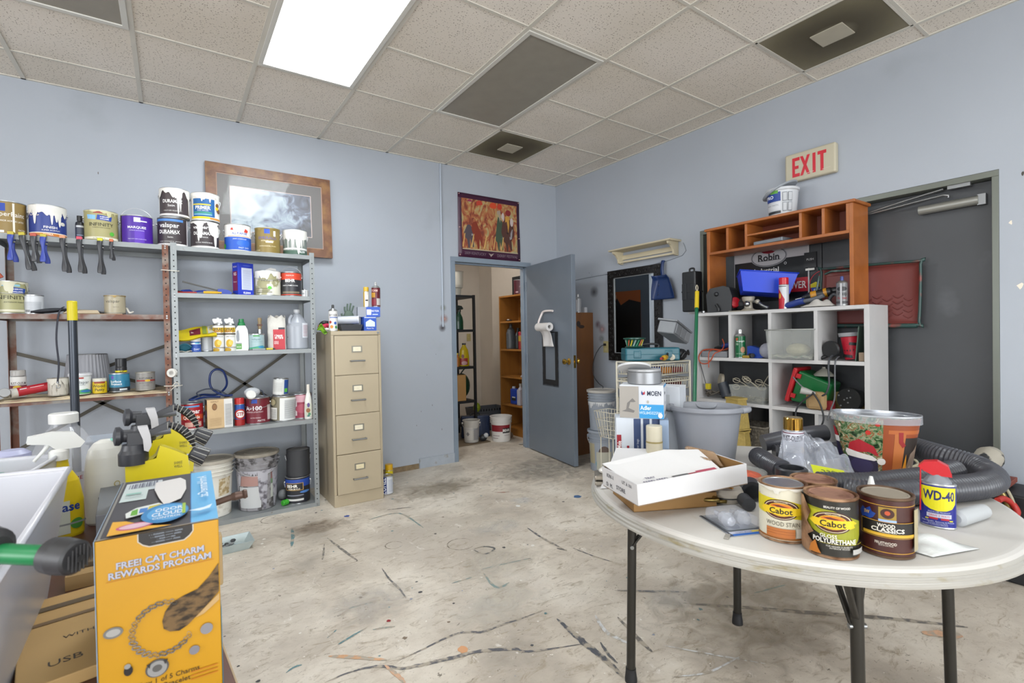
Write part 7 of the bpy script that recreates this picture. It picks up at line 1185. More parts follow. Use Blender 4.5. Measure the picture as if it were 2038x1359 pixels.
t = thing('clear_tub', 'clear plastic tub of white crumbs in the lower left cubby cell', 'tub', cub(-.165, .09, Z), RW-.12); g = G(); g.tray((.12, .085), (.14, .1), 0, .125, .003, CP); g.build('tub_body', t); g = G(); g.lathe([(.055, 0), (.055, .004)], CP, 24); g.build('lid_mark', t, loc=(0, 0, .05))
g = G(); r_ = random.Random(5)
for k in range(140): g.ball((r_.uniform(-.105, .105), r_.uniform(-.07, .07), r_.uniform(.008, .032)), r_.uniform(.006, .01), C('#a9a594', .8), 5, 1, 1, .6)
o = g.build('white_crumbs', loc=cub(-.165, .09, Z+.004)); o.rotation_euler = (0, 0, RW-.12); tag(o, 'white crumbs filling the bottom of the clear tub', 'crumbs', kind='stuff')
PADM = C('#a59e8c', .6); r_ = random.Random(31)
for k, (x0, z0, x1, z1, y) in enumerate(((-.18, .16, -.03, .1, 0), (-.12, .18, .02, .09, .03), (-.06, .17, .06, .11, -.03), (.05, .09, .115, .2, .0), (-.14, .1, -.02, .12, -.05), (-.02, .15, .09, .12, .05))):
    g = G(); g.tube([(x0, y, z0), ((x0+x1)/2, y, (z0+z1)/2+.006), (x1, y, z1)], .006, PADM, 6, flat=.5)
    cx_, cz_ = x0+(x1-x0)*.2, z0+(z1-z0)*.2; g.tube([(cx_+.03*math.cos(a), y, cz_+.018*math.sin(a)) for a in [i*.9 for i in range(7)]], .003, PADM, 5, closed=True); o = g.build('mixing_paddle', loc=cub(-.165, .09, Z)); o.rotation_euler = (0, 0, RW-.12)
    tag(o, 'cream plastic scoop sticking out of the clear tub of crumbs', 'scoop', 'cream scoops in the clear tub')
GB_ = mat('green_tub_plastic', '#0c5a2c', .3); t = thing('green_tub', 'green plastic storage tub lying on its side with a red lid, lower right cubby cell', 'storage tub', cub(.125, .155, Z+.012), RW); t.rotation_euler = (0, math.radians(16), RW); g = G(); g.frustum((.11, .095), (.085, .075), 0, .21, GB_); g.M = Matrix(); o = g.build('tub_body', t, bevel=.014, bseg=3, loc=(-.03, 0, .13)); o.rotation_euler = (0, math.radians(90), 0)
g = G(); g.box(-.122, .122, -.105, .105, -.03, 0, C('#a81c24', .35)); o = g.build('red_lid', t, bevel=.01, loc=(-.035, 0, .13)); o.rotation_euler = (0, math.radians(90), 0)
for z in (.05, .19): g = G(); g.box(-.03, .0, -.11, -.1, z, z+.03, C('#a81c24', .35)); g.build('latch', t)
t = thing('white_funnel', 'grey-white plastic scoop on top of the green tub', 'scoop', cub(.285, .14, Z+.215), RW); g = G(); g.lathe([(.07, 0), (.04, .03), (.012, .05), (.01, .06)], C('#8f8d84', .5), 20, sy=.7); g.build('scoop_cone', t)
small_box('octagonal tan wooden block with red sides on the lower right cubby shelf', *cub(.285, .03, Z), .125, .05, .12, mat('tan_block', '#9c8058', .7, var=.06), rz=RW, name='wood_block', cat='block', bevel=.03)
small_box('red box behind the tan octagonal block', *cub(.315, .09, Z), .10, .05, .06, '#7c1c24', rz=RW, name='red_box', cat='box')
small_box('yellowish cardboard behind the black disc on the lower right cubby shelf', *cub(.42, .2, Z), .2, .04, .11, '#8a7848', rz=RW, name='cardboard_piece', cat='cardboard')
t = thing('disc_sander', 'black round power tool base with screws standing on edge, lower right cubby cell', 'power tool', cub(.455, .10, Z+.078), RW); g = G(); g.at((0, -.03, 0), (.02, .08, 0), [(.072, 0), (.075, .004), (.075, .03), (.06, .04), (.055, .11)], C('#17191b', .35), 30); g.build('tool_base', t); g = G()
for a, r in ((.3, .058), (1.5, .058), (2.7, .058), (3.9, .058), (5.1, .058), (.9, .02), (3.2, .022), (4.6, .018), (2.1, .012)): g.cyl((r*math.cos(a), -.0305, r*math.sin(a)), (r*math.cos(a), -.034, r*math.sin(a)), .005, STEEL, 8)
g.build('screw_heads', t)['kind'] = 'stuff'
t = thing('cord_connector', 'white round cord connector hanging before the tan block', 'connector', cub(.245, -.02, Z+.13), RW+.3); g = G(); g.at((-.03, -.01, 0), (.05, 0, -.02), [(.022, 0), (.024, .003), (.022, .03), (.01, .085)], C('#9a9894', .4), 18); g.build('connector_body', t); g = G()
for x, z in ((-.006, .006), (.006, .006), (0, -.008)): g.cyl((-.03, -.012+x, z), (-.034, -.012+x, z), .003, BLACK, 6)
g.build('socket_hole', t)
g = G(); g.tube([(3.41, 1.56, .88), (3.40, 1.60, .92), (3.41, 1.64, .96)], .005, C('#5c5e62'), 6); g.tube([(3.41, 1.52, .87), (3.395, 1.47, .8), (3.395, 1.45, .7), (3.40, 1.50, .62), (3.40, 1.58, .62), (3.395, 1.62, .7), (3.40, 1.60, .78), (3.41, 1.52, .86)], .0055, C('#232529', .5), 7); tag(g.build('dangling_cord'), 'dark looped cord dangling over the lower cubby shelf edge', 'cord')
t = thing('woven_basket', 'dark grey woven basket on the low cubby shelf behind the bucket', 'basket', cub(-.15, .06, .401), RW); g = G(); V = []; bm_ = mat('woven_cord', '#5c564c', .8, var=.35, vs=60, bump=.8, bs=90)
g.tray((.12, .1), (.135, .115), 0, .19, .008, bm_); g.build('basket_body', t); g = G()
for z in range(7):
    q = .12+.015*z/7
    for k in range(12): x = -q+2*q*(k+.5)/12; g.box(x-.009, x+.009, -(.104+.002*z+(.004 if (k+z) % 2 else 0)), -.1, .012+z*.025, .03+z*.025, bm_)
g.build('weave', t); g = G(); g.tube([(-.138, -.118, .192), (.138, -.118, .192), (.138, .118, .192), (-.138, .118, .192)], .007, bm_, 6, closed=True, raw=True); g.build('rim', t)
YB2 = mat('gold_quilted_fabric', '#9c8748', .6, var=.12, vs=40, bump=.5, bs=80)
for n_, (x, z, r) in enumerate(((-.40, .401, -.25), (-.38, .061, .1))):
    t = thing('lantern', ('upper gold fabric lantern shade behind the grey bucket', 'lower gold fabric lantern shade behind the grey bucket')[n_], 'lampshade', cub(x+.23, -.14, (.59, .36)[n_]), RW+r); g = G(); g.frustum((.075, .05), (.055, .04), 0, .2, YB2); g.build('shade_body', t, bevel=.004); g = G(); g.box(-.06, .06, -.043, .043, .2, .214, YB2); g.box(-.08, .08, -.053, .053, -.008, .0, YB2); g.build('trim_band', t)
g = G(); g.box(-.09, .09, -.09, .09, 0, .345, mat('brown_stand_box', '#6d5638', .8)); o = g.build('storage_carton', loc=cub(-.16, -.14, 0)); o.rotation_euler = (0, 0, RW); tag(o, 'brown carton under the gold fabric lantern shades', 'box')
# ---------------------------------------------------------------- round folding table
TX, TY, TZ = 1.713, .889, .74
TM = mat('stained_white_plastic', '#bfbcb7', .4, var=.03, vs=3, c2='#b0a48c', t=.72, soft=.05, cs=10); TRM = mat('grimy_shaded_table_rim', '#a3a099', .4, var=.05, vs=5, c2='#8a8060', t=.66, soft=.06, cs=9, stretch=(1, 1, 3))  # rim base darkened to paint in edge shade, grime patches on top
LM = mat('bronze_leg_enamel', '#35332f', .35, .5, var=.08, vs=6, c2='#8f8f8a', t=.76, soft=.02, cs=22)
t = thing('round_table', 'round white folding table covered with cans, boxes and hoses', 'table', (TX, TY, 0))
g = G(); g.lathe([(1e-4, .70), (.60, .70), (.60, .697), (.622, .696), (.630, .699), (.631, .705), (.627, .709), (.626, .7115), (.6285, .7135), (.6285, .7165), (.624, .719), (.6225, .7215), (.6245, .7235), (.6245, .726), (.619, .7305), (.613, .7365), (.605, .7395), (.598, .74), (1e-4, .74)], [TM]*3+[TRM]*11+[TM]*4, 120, cap=False); g.build('tabletop', t)
for lx, ly in ((-.355, .349), (.29, .32), (-.263, -.35), (.347, -.384)):
    g = G(); r_ = .016; g.cyl((lx, ly, .03), (lx*.97, ly*.97, .70), r_, LM, 18); lg = g.build('leg', t)
    g = G(); g.lathe([(.022, 0), (.022, .012), (.0185, .04), (.0185, .05)], C('#17171a', .6), 16, cx=lx, cy=ly); g.build('rubber_foot', lg)
    ux, uy = -lx, -ly; L_ = math.hypot(ux, uy); ux /= L_; uy /= L_
    g = G(); A = Vector((lx*.98, ly*.98, .50))
    for s_ in (-1, 1):
        B = Vector((lx*.98+ux*.15-uy*s_*.012+(-uy)*.0, ly*.98+uy*.15+ux*s_*.012, .70)); g.tube([A+Vector((-uy*s_*.012, ux*s_*.012, 0)), B], .009, LM, 6, raw=True, flat=.5)
    g.build('folding_brace', t); g = G(); g.cyl(A+Vector((uy*.022, -ux*.022, 0)), A+Vector((-uy*.022, ux*.022, 0)), .007, STEEL, 10); g.build('rivet', t)
    for s_ in (-1, 1):
        if ly < 0 and lx < 0: g = G(); g.tube([Vector((lx*.98, ly*.98, .51)), Vector((lx+s_*.13, ly*.98+s_*.02, .70))], .009, LM, 6, raw=True, flat=.5); g.build('folding_brace', t)
g = G(); g.tube([(-.355, .349, .688), (.29, .32, .688)], .012, LM, 10, raw=True); g.tube([(-.263, -.35, .688), (.347, -.384, .688)], .012, LM, 10, raw=True); g.build('cross_rail', t)
TT = TZ+.0005
RUST = mat('rusty_tin', '#9c7a5c', .5, .35, var=.2, vs=26, c2='#5e3d24', t=.52, soft=.08, cs=18)
RLID = mat('rusty_lid', '#8f6a58', .6, .2, var=.15, vs=30, c2='#6b4636', t=.55, cs=20)
def qcan(label, x, y, wrap, items, lid, tin=RUST, drip=None, rz=0, H=.142): return can(label, x, y, TT, R=.0555, H=H, wrap=wrap, items=items, handle=None, lid=lid, tin=tin, drip=drip, rz=rz, open_side=.0)
OVAL = lambda u, v: [('e', u, v, .5, .2, '#3f1712'), ('e', u, v, .455, .18, '#d9cfae'), ('e', u, v, .43, .17, '#4a1a14'), ('e', u, v+.005, .34, .13, '#c9a01e'), ('e', u, v+.06, .26, .06, '#d0701c'), ('p', [(u-.22, v+.085), (u-.05, v+.1), (u+.2, v+.065), (u+.05, v+.055), (u-.1, v+.06)], '#5c2416'), ('p', [(u-.56, v-.02), (u-.46, v+.05), (u+.5, v+.05), (u+.6, v-.01), (u+.5, v-.02), (u+.55, v-.08), (u+.42, v-.1), (u-.42, v-.09), (u-.5, v-.05)], '#d6b51c'), ('t', 'Cabot', u, v-.018, .125, '#151008', .78, .035), ('t', 'PREMIUM WOODCARE', u, v+.148, .025, '#d9cfae', .45)]
qcan('white and yellow wood stain quart can with rusty edges, front left of the three cans', 1.300, .655, mat('cream_label', '#c9c4b0', .4, c2='#8f5a24', t=.66, soft=.02, cs=14), [('p', [(-1, .5), (-1, .82), (.1, .8), (1, .62), (1, .35), (.2, .45)], '#c4b41c'), ('r', -1.6, .01, 1.2, .05, '#8a5420')]+OVAL(-.05, .6)+[('t', 'WOOD STAIN', -.0, .33, .1, '#4a4436', 1.15), ('r', -.42, .06, .3, .24, '#a8622c'), ('r', -.42, .13, .3, .135, '#7c4420'), ('r', -.42, .18, .3, .184, '#7c4420'), ('r', .32, .08, .6, .26, '#b5b0a4'), ('e', .8, .4, .1, .05, '#c9b84a')], TIN, drip=(mat('chipped_white', '#c9c6bc', .5), 61, 4, .2, .05))
qcan('black and yellow polyurethane quart can, rusty on its left half, in the front row middle', 1.301, .542, mat('dark_poly_label', '#23211c', .35), [('p', [(-1, .55), (-1, .86), (0, .84), (.9, .6), (1, .4), (.6, .2), (0, .3)], '#8a8c1c'), ('p', [(-1, .6), (-.9, .82), (0, .8), (.7, .6), (.2, .5)], '#a8a420')]+OVAL(.0, .62)+[('t', 'BEAUTY OF WOOD', .1, .9, .045, '#d9d5cc', .8, .02), ('t', 'GLOSS', -.1, .375, .075, '#dedbd2', .5, .02), ('t', 'POLYURETHANE', .05, .29, .1, '#dedbd2', 1.35, .03), ('r', -.3, .235, .8, .24, '#b5a81c'), ('t', 'FOR HIGHER DURABILITY', .15, .2, .035, '#c9c5bc', .8), ('t', 'INTERIOR WOOD', .15, .165, .03, '#c9c5bc', .6), ('r', .45, .06, .9, .15, '#a8a6a2'), ('p', [(-1.4, 0), (-1.4, 1), (-.75, 1), (-.5, .75), (-.62, .55), (-.42, .4), (-.6, .3), (-.38, .15), (-.5, 0)], RUST), ('p', [(-.55, .02), (-.5, .16), (-.38, .26), (-.32, .12), (-.25, .03)], '#a8641c')], RLID, rz=4)
qcan('dark brown wood gel quart can, front right of the three cans', 1.406, .466, mat('walnut_label', '#3c1712', .4, var=.12, vs=14), [('r', -1.3, .9, 1.3, .912, '#b5882a'), ('r', -1.3, .05, 1.3, .062, '#b5882a'), ('p', [(-.6, .72), (-.5, .82), (-.42, .78), (-.3, .84), (-.25, .76), (-.16, .74), (-.22, .66), (-.3, .62), (-.45, .64), (-.52, .6)], '#1f3f8c'), ('t', 'SW', -.38, .74, .07, '#c9a44a', .2, .04), ('r', -.1, .62, .28, .88, '#8f7428'), ('e', .09, .77, .15, .09, '#3a1a12'), ('e', .09, .78, .06, .04, '#b04a2a'), ('r', -.1, .58, .28, .66, '#8fa8d8'), ('r', -.52, .33, .8, .62, '#b5882a'), ('r', -.5, .34, .8, .61, '#16120f'), ('t', 'WOOD', .06, .55, .075, '#ded9cc', .5, .04), ('t', 'CLASSICS', .1, .475, .085, '#ded9cc', .95, .04), ('t', 'FINISHING WAX', .1, .43, .025, '#ded9cc', .6), ('r', -.45, .355, .8, .41, '#c49a2a'), ('t', 'FRUITWOOD', .05, .235, .055, '#c9c0b4', .6, .03), ('t', 'QUICK-DRYING', .05, .195, .03, '#c9c0b4', .4), ('r', -1.0, .08, -.62, .22, '#8f8a80'), ('r', .72, .1, 1.15, .85, '#a89c7c'), ('t', '312', .92, .45, .06, '#5c5238', .3, 0, math.pi/2)], mat('taupe_lid', '#8f8678', .6, .2, var=.08, vs=20), tin=mat('dark_rusty_rim', '#5c4634', .45, .5, var=.2, vs=20), rz=-4)
qcan('rusty-topped quart can standing behind the two yellow-labelled cans', 1.452, .648, '#6d4a34', [], RLID, H=.125)
# oval lubricant can
t = thing('spray_can', 'flat blue and yellow lubricant can with a red flip nozzle', 'spray can', (1.687, .440, TT), face(1.687, .440)); R = .0375; sy = .62; NV = mat('lube_blue', '#17207c', .3)
g = G(); g.lathe([(R-.001, 0), (R+.001, .002), (R, .005)], TIN, 40, sy=sy, cap=True); g.lathe([(R, .005), (R, .113)], NV, 40, sy=sy, cap=False); g.lathe([(R, .113), (R+.0015, .115), (R+.001, .118), (R-.004, .119), (R-.006, .117)], TIN, 40, sy=sy); g.build('can_body', t)
fo = lambda u, v, o: ((R+o+.0004)*math.sin(u/R), -(R+o+.0004)*sy*math.cos(u/R), .005+v); g = G(); YL = '#d6cc12'
arc = [(-.62, .9)]+[(-.62+.28*k/7-0, .9-.5*math.sin(math.pi/2*k/7)*.8) for k in range(1, 8)]
g.draw(fo, math.pi*R, .108, [('p', [(-.72, .97), (-.70, .62), (-.5, .48), (-.25, .41), (0, .38), (.3, .40), (.55, .46), (.72, .58), (.76, .97)], YL), ('t', 'WD-40', .04, .77, .23, '#15205c', 1.22, .05), ('t', 'MULTI-USE PRODUCT', .05, .355, .035, '#c9cde0', .8), ('r', -.4, .22, .5, .32, '#b5b8c8'), ('t', 'DRIVE 2 WAYS', .05, .27, .045, '#b01c2a', .75, .01), ('r', -.3, .17, -.0, .22, '#a81c28'), ('r', .1, .17, .4, .22, '#a81c28'), ('r', -.45, .16, -.32, .19, '#c4b81e'), ('r', .4, .15, .55, .18, '#c4b81e'), ('t', 'Stops Squeaks  Removes & Protects', 0, .125, .035, '#c4c8dc', 1.2), ('t', 'Loosens Rusted Parts', 0, .085, .03, '#c4c8dc', .9), ('t', 'DANGER: FLAMMABLE AEROSOL', -.1, .045, .025, '#c4c8dc', .9)], curved=True, off=.0003); g.build('printed_label', t)
g = G(); g.lathe([(R*.82, .117), (R*.78, .122), (R*.5, .138), (R*.45, .142)], mat('grey_collar', '#777b82', .35), 30, sy=.75); g.build('grey_collar', t)
g = G(); RP = mat('red_plastic', '#b81420', .3); g.prism([(-.04, .158), (-.028, .172), (.0, .177), (.022, .165), (.03, .138), (-.01, .138), (-.03, .148)], .026, RP, base=-.013); g.build('flip_nozzle', t, bevel=.005); g = G(); g.cyl((-.035, -.012, .155), (-.036, -.014, .04), .0018, RP, 6); g.build('straw', t)
# open cardboard trays
KR = mat('kraft_cardboard', '#8f6c3e', .75, var=.05, vs=6); WB = mat('white_cardboard', '#c6c5c6', .6, var=.02, vs=6)
def opentray(name, label, x, y, z, w, d, h, rz, mo, mi, rx=0, ry=0):
    t = thing(name, label, 'box', (x, y, z), rz, rx=rx, ry=ry); th = .003; g = G()
    g.box(0, w, 0, d, 0, th, mi); g.box(0, w, 0, th, 0, h, mo); g.box(0, w, d-th, d, 0, h, mo); g.box(0, th, th, d-th, 0, h, mo); g.box(w-th, w, th, d-th, 0, h, mo)
    e = .0008; g.box(th, w-th, th, th+e, th, h-.001, mi); g.box(th, w-th, d-th-e, d-th, th, h-.001, mi); g.box(th, th+e, th, d-th, th, h-.001, mi); g.box(w-th-e, w-th, th, d-th, th, h-.001, mi); g.build('tray_body', t, bevel=.0006); return t
opentray('brown_box', 'open brown cardboard box under the white one at the left of the table', 1.122, 1.001, TT, .265, .18, .044, -.46, KR, KR)
t = opentray('white_box', 'open white cardboard box tray lying askew on the brown box', 1.055, .925, .793, .375, .205, .062, -.30, WB, KR, ry=-.06)
g = G(); g.draw(lambda u, v, o: (-o, .1025-u, v), .205, .062, [('t', 'UT A 101', .45, .75, .16, '#3a3a44', .6, .02), ('t', 'KW-1', -.5, .7, .2, '#3a3a44', .4, .02), ('t', 'STORE', .1, .35, .2, '#3a3a44', .5, .02), ('t', 'D  PL', -.55, .25, .2, '#3a3a44', .5, .02)]); g.build('printed_side', t)
g = G(); PAPER = C('#d0cfcf', .6); g.add([(.01, .02, .045), (.30, .01, .045), (.33, .16, .075), (.22, .195, .082), (.0, .2, .07), (.01, .02, .047), (.30, .01, .047), (.33, .16, .077), (.22, .195, .084), (.0, .2, .072)], [(4, 3, 2, 1, 0), (5, 6, 7, 8, 9), (0, 1, 6, 5), (1, 2, 7, 6), (2, 3, 8, 7), (3, 4, 9, 8), (4, 0, 5, 9)], PAPER); g.build('white_insert', t)
g = G(); f = lambda u, v, o: (.01+.28*u, .022+.15*v, .0485+.2*v*.15+o); g.draw(lambda u, v, o: (u+.16, .02+v, .048+.17*v+o), .28, .14, [('t', 'SEED SEED', -.55, .1, .09, '#4a4468', .7, .02), ('t', 'TRAY', -.6, .24, .07, '#4a4468', .5, .02), ('r', -.15, .03, .25, .14, '#5a5a5c'), ('r', .25, .03, .7, .12, '#8c2a38'), ('r', .45, .06, .95, .16, '#a8485c')]); g.build('printed_insert_edge', t)
g = G(); g.grid(lambda u, v: (.30+.06*u, .08+.11*v, .05+.03*math.sin(u*5+v*7)*.5+.02*v), 12, 12, mat('brown_cellophane', '#a08468', .25, alpha=.6)); g.build('cellophane', t, solid=.001)
g = G(); g.add([(1.20, 1.22, .742), (1.56, 1.05, .742), (1.68, 1.24, .80), (1.47, 1.40, .81), (1.20, 1.22, .744), (1.56, 1.05, .744), (1.68, 1.24, .802), (1.47, 1.40, .812)], [(3, 2, 1, 0), (4, 5, 6, 7), (0, 1, 5, 4), (1, 2, 6, 5), (2, 3, 7, 6), (3, 0, 4, 7)], WB); g.M = Matrix(); tag(g.build('white_board'), 'flat white cardboard sheet propped behind the white box', 'cardboard')
small_box('thin dark folder edge under the white cardboard sheet', 1.5, 1.27, .7415, .2, .06, .02, '#7c6878', rz=-.5, name='notebook', cat='notebook')
t = thing('frame_stack', 'silver picture frame corner stack at the left edge of the table', 'frames', (1.27, 1.255, TT), -.75); g = G()
for z in (0, .02): g.box(-.045, .045, -.04, .04, z, z+.016, mat('tarnished_silver', '#9a948a', .3, .7, var=.15, vs=25))
g.build('frame_stack', t, bevel=.005); g = G(); g.ball((0, 0, .045), .028, mat('pearl_white', '#c9c6c0', .3), 14, 1.1, .9, .45); g.build('pearl_dome', t)
# things by the Moen carton row
MX, MY = 1.615, 1.385; fz = face(MX, MY)
carton('white carton with three dark blue panels and a red label, standing at the table back', 1.61, 1.405, TT, .19, .10, .185, rz=fz+.1, cols=('#c0c6ce',), front=[('r', -.25, .02, .05, .98, '#2c3f66'), ('r', .15, .02, .42, .98, '#2c3f66'), ('r', .52, .02, .85, .98, '#2c3f66'), ('t', 'filter bags', -.1, .4, .05, '#b5bcc8', .5, 0, math.pi/2), ('t', 'filter bags', .28, .4, .05, '#b5bcc8', .5, 0, math.pi/2), ('t', 'filter bags', .68, .4, .05, '#b5bcc8', .5, 0, math.pi/2), ('r', -.97, .18, -.78, .62, '#8c1624'), ('t', 'Miele', -.875, .4, .09, '#e9e4e2', .32, .03, math.pi/2), ('r', -.55, .3, -.45, .38, '#8c1624')])
t = carton('white and blue faucet carton with a dark logo, resting on the filter carton', 1.622, 1.388, TT+.186, .175, .12, .135, rz=fz-.12, cols=('#c6c9ce',), front=[('r', -.0-.1, 0, 1, .42, '#2f8fc8'), ('t', 'Adler', .2, .32, .13, '#e9eef4', .5, .02), ('t', 'WSL84502SRN', .4, .17, .09, '#cfe2f2', 1.0), ('t', 'MOEN', .58, .76, .14, '#1c2740', .62, .03), ('e', .06, .77, .06, .07, '#23407c'), ('e', .12, .77, .05, .06, '#a82838'), ('e', .09, .82, .05, .04, '#c6c9ce'), ('e', .3, .5, .05, .045, '#a8a49c'), ('r', -1, 0, -.12, .96, '#9a958e'), ('p', [(-.9, .2), (-.7, .25), (-.65, .45), (-.4, .6), (-.25, .5), (-.35, .48), (-.5, .48), (-.58, .3), (-.3, .22), (-.35, .16)], '#6d6a68'), ('e', .85, .1, .1, .08, '#d5dce4')],
    right=[('r', -1, .93, 1, 1, '#2f8fc8'), ('t', 'MOEN', .1, .14, .11, '#2a2f3c', .9, .03), ('r', -.4, .7, 0, .78, '#4a4e58'), ('r', -.2, .4, 0, .48, '#2a2c34')])
jar('flat silver tin ring on top of the faucet carton', 1.632, 1.388, TT+.3215, .070, .062, mat('brushed_tin', '#8f9194', .35, .5), [], mat('brushed_tin_lid', '#a9aaac', .4, .3), name='silver_tin', cat='tin', lh=.1)
g = G(); g.cyl((1.605, 1.42, TT+.385), (1.607, 1.422, TT+.393), .068, C('#bfc0c2', .4), 32); g.M = Matrix(); tag(g.build('flat_lid'), 'flat white lid resting on the silver tin', 'lid')
carton('white faucet carton with a blue corner stripe, behind the grey bucket', 1.80, 1.425, TT, .17, .1, .30, rz=face(1.8, 1.42)-.3, cols=('#c0c4ca',), front=[('r', -1, .9, .2, .93, '#2f8fc8'), ('r', -.2, .72, .5, .88, '#a9acb0'), ('t', 'MOEN', .5, .66, .05, '#2a2f3c', .5, .02)], top=[])
jar('cream cylinder bottle with a gold band, left of the grey bucket', 1.572, 1.292, TT, .032, .165, mat('cream_bottle', '#b8b09a', .4), [('r', -1.2, .93, 1.2, .99, '#8f8050')], mat('cream_cap', '#c4bda8', .4), name='cream_bottle', cat='bottle', lh=.36)
carton('narrow blue-grey carton squeezed between the cream bottle and the bucket', 1.655, 1.31, TT, .035, .06, .18, rz=fz, cols=('#8a9cb4',))
# grey bucket
t = thing('bucket', 'large grey plastic bucket on the table', 'bucket', (1.825, 1.229, TT), face(1.855, 1.20)); t.scale = (.9, .9, 1.0); GBK = mat('grey_bucket_plastic', '#80838a', .35, var=.03, vs=3)
g = G(); n = 56; sy = .82; g.lathe([(.115, 0), (.12, .004), (.148, .205), (.158, .205), (.166, .212), (.166, .222), (.158, .228), (.148, .226), (.142, .21), (.116, .008), (1e-4, .008)], GBK, n, sy=sy, cap=False); g.lathe([(.115, 0), (1e-4, 0)], GBK, n, sy=sy, cap=False); g.build('bucket_body', t)
for s_ in (-1, 1): g = G(); g.tube([(s_*.15, -.04, .215), (s_*.176, -.02, .218), (s_*.176, .02, .218), (s_*.15, .04, .215)], .012, GBK, 8); g.build('rim_grip', t)
g = G(); g.tube([(-.05, .118, .222), (-.03, .112, .205), (.03, .112, .205), (.05, .118, .222)], .006, GBK, 8); g.build('hand_grip', t)
# Christmas tin
t = thing('christmas_tin', 'oval waste bin printed with a Christmas tree, fireplace and animals in santa hats', 'waste bin', (2.135, .737, TT), face(2.135, .737)); sy = .6; H_ = .222
R0, R1 = .098, .133; rr = lambda q: R0+(R1-R0)*q; XM = bpy.data.materials.new('christmas_tree_print'); XM.use_nodes = True; nt = XM.node_tree; N = nt.nodes; L = nt.links; bb = N['Principled BSDF']; bb.inputs['Roughness'].default_value = .25
tc = N.new('ShaderNodeTexCoord'); vo = N.new('ShaderNodeTexNoise'); vo.inputs['Scale'].default_value = 42; vo.inputs['Detail'].default_value = 6; vo.inputs['Distortion'].default_value = 1.2; L.new(tc.outputs['Object'], vo.inputs[0]); r = N.new('ShaderNodeValToRGB'); e = r.color_ramp.elements; r.color_ramp.interpolation = 'LINEAR'
for k in range(5): e.new(.5)
for k, (p, c) in enumerate(((.3, '#141c12'), (.40, '#2c4426'), (.47, '#4f6a42'), (.53, '#8c9478'), (.57, '#8f4a2a'), (.62, '#5c6a40'), (.7, '#c9c0a0'))): e[k].position = p; e[k].color = srgb(c)
L.new(vo.outputs[0], r.inputs[0]); L.new(r.outputs[0], bb.inputs['Base Color'])
g = G(); g.lathe([(R0, 0), (R1, H_-.006), (R1+.003, H_-.004), (R1+.003, H_), (R1-.002, H_), (R0-.003, .004), (1e-4, .004)], [XM, TIN, TIN, TIN, mat('tin_inside', '#9a9da2', .3, .8), TIN], 60, sy=sy); g.build('bin_body', t)
fx_ = lambda u, v, o: ((rr(v/H_)+o+.0006)*math.sin(u/.116), -(rr(v/H_)+o+.0006)*sy*math.cos(u/.116), v); g = G()
g.draw(fx_, .364, H_, [('r', .12, .0, 1.2, .92, '#8a3f18'), ('r', .12, .86, 1.2, .96, '#6b2a14'), ('r', .2, .72, .95, .78, '#a85a28'), ('r', .3, .1, .5, .72, '#a8602c'), ('r', .5, .1, .95, .66, '#2a211c'), ('p', [(.3, .05), (.5, .1), (.56, .4), (.62, .12), (.7, .3), (.8, .08), (.95, .05), (.95, 0), (.3, 0)], '#d08a20'), ('p', [(.36, .75), (.44, .75), (.46, .6), (.52, .54), (.46, .5), (.38, .58)], '#8c1c1c'), ('p', [(.62, 0), (.6, .2), (.66, .4), (.76, .46), (.86, .55), (.92, .3), (.9, 0)], '#7c6a5c'), ('p', [(.64, 0), (.63, .14), (.7, .22), (.78, .1), (.78, 0)], '#a89a8c'), ('r', .0, .0, .7, .06, '#c9c0a8'),
    ('p', [(-.55, 0), (-.55, .25), (-.42, .34), (-.1, .34), (.04, .24), (.06, 0)], '#221c3a'), ('e', -.25, .16, .22, .12, '#2f2850'), ('p', [(-.52, .34), (-.44, .52), (-.25, .6), (-.02, .5), (.06, .34), (-.1, .4), (-.3, .38)], '#9c1824'), ('p', [(-.56, .36), (-.52, .42), (-.3, .38), (-.05, .34), (.04, .28), (-.02, .26), (-.3, .28), (-.52, .3)], '#d5d0cc'), ('e', .1, .26, .07, .055, '#d5d0cc'),
    ('p', [(-.98, .05), (-.98, .5), (-.74, .5), (-.64, .3), (-.66, .05)], '#221c3a'), ('p', [(-.95, .58), (-.9, .76), (-.78, .74), (-.7, .58)], '#9c1824'), ('r', -.97, .5, -.68, .6, '#cbc6c4'), ('e', -.1, .72, .04, .04, '#b02a1c'), ('e', .04, .86, .035, .03, '#b02a1c'), ('e', -.6, .8, .03, .03, '#c9b8a0')], curved=True); g.build('printed_picture', t)
g = G(); g.lathe([(R1-.006, H_-.012), (R1+.004, H_+.001), (R1+.0045, H_-.03)], mat('clear_liner', '#c9cdd4', .12, alpha=.35), 60, sy=sy, cap=False); g.build('plastic_liner', t)
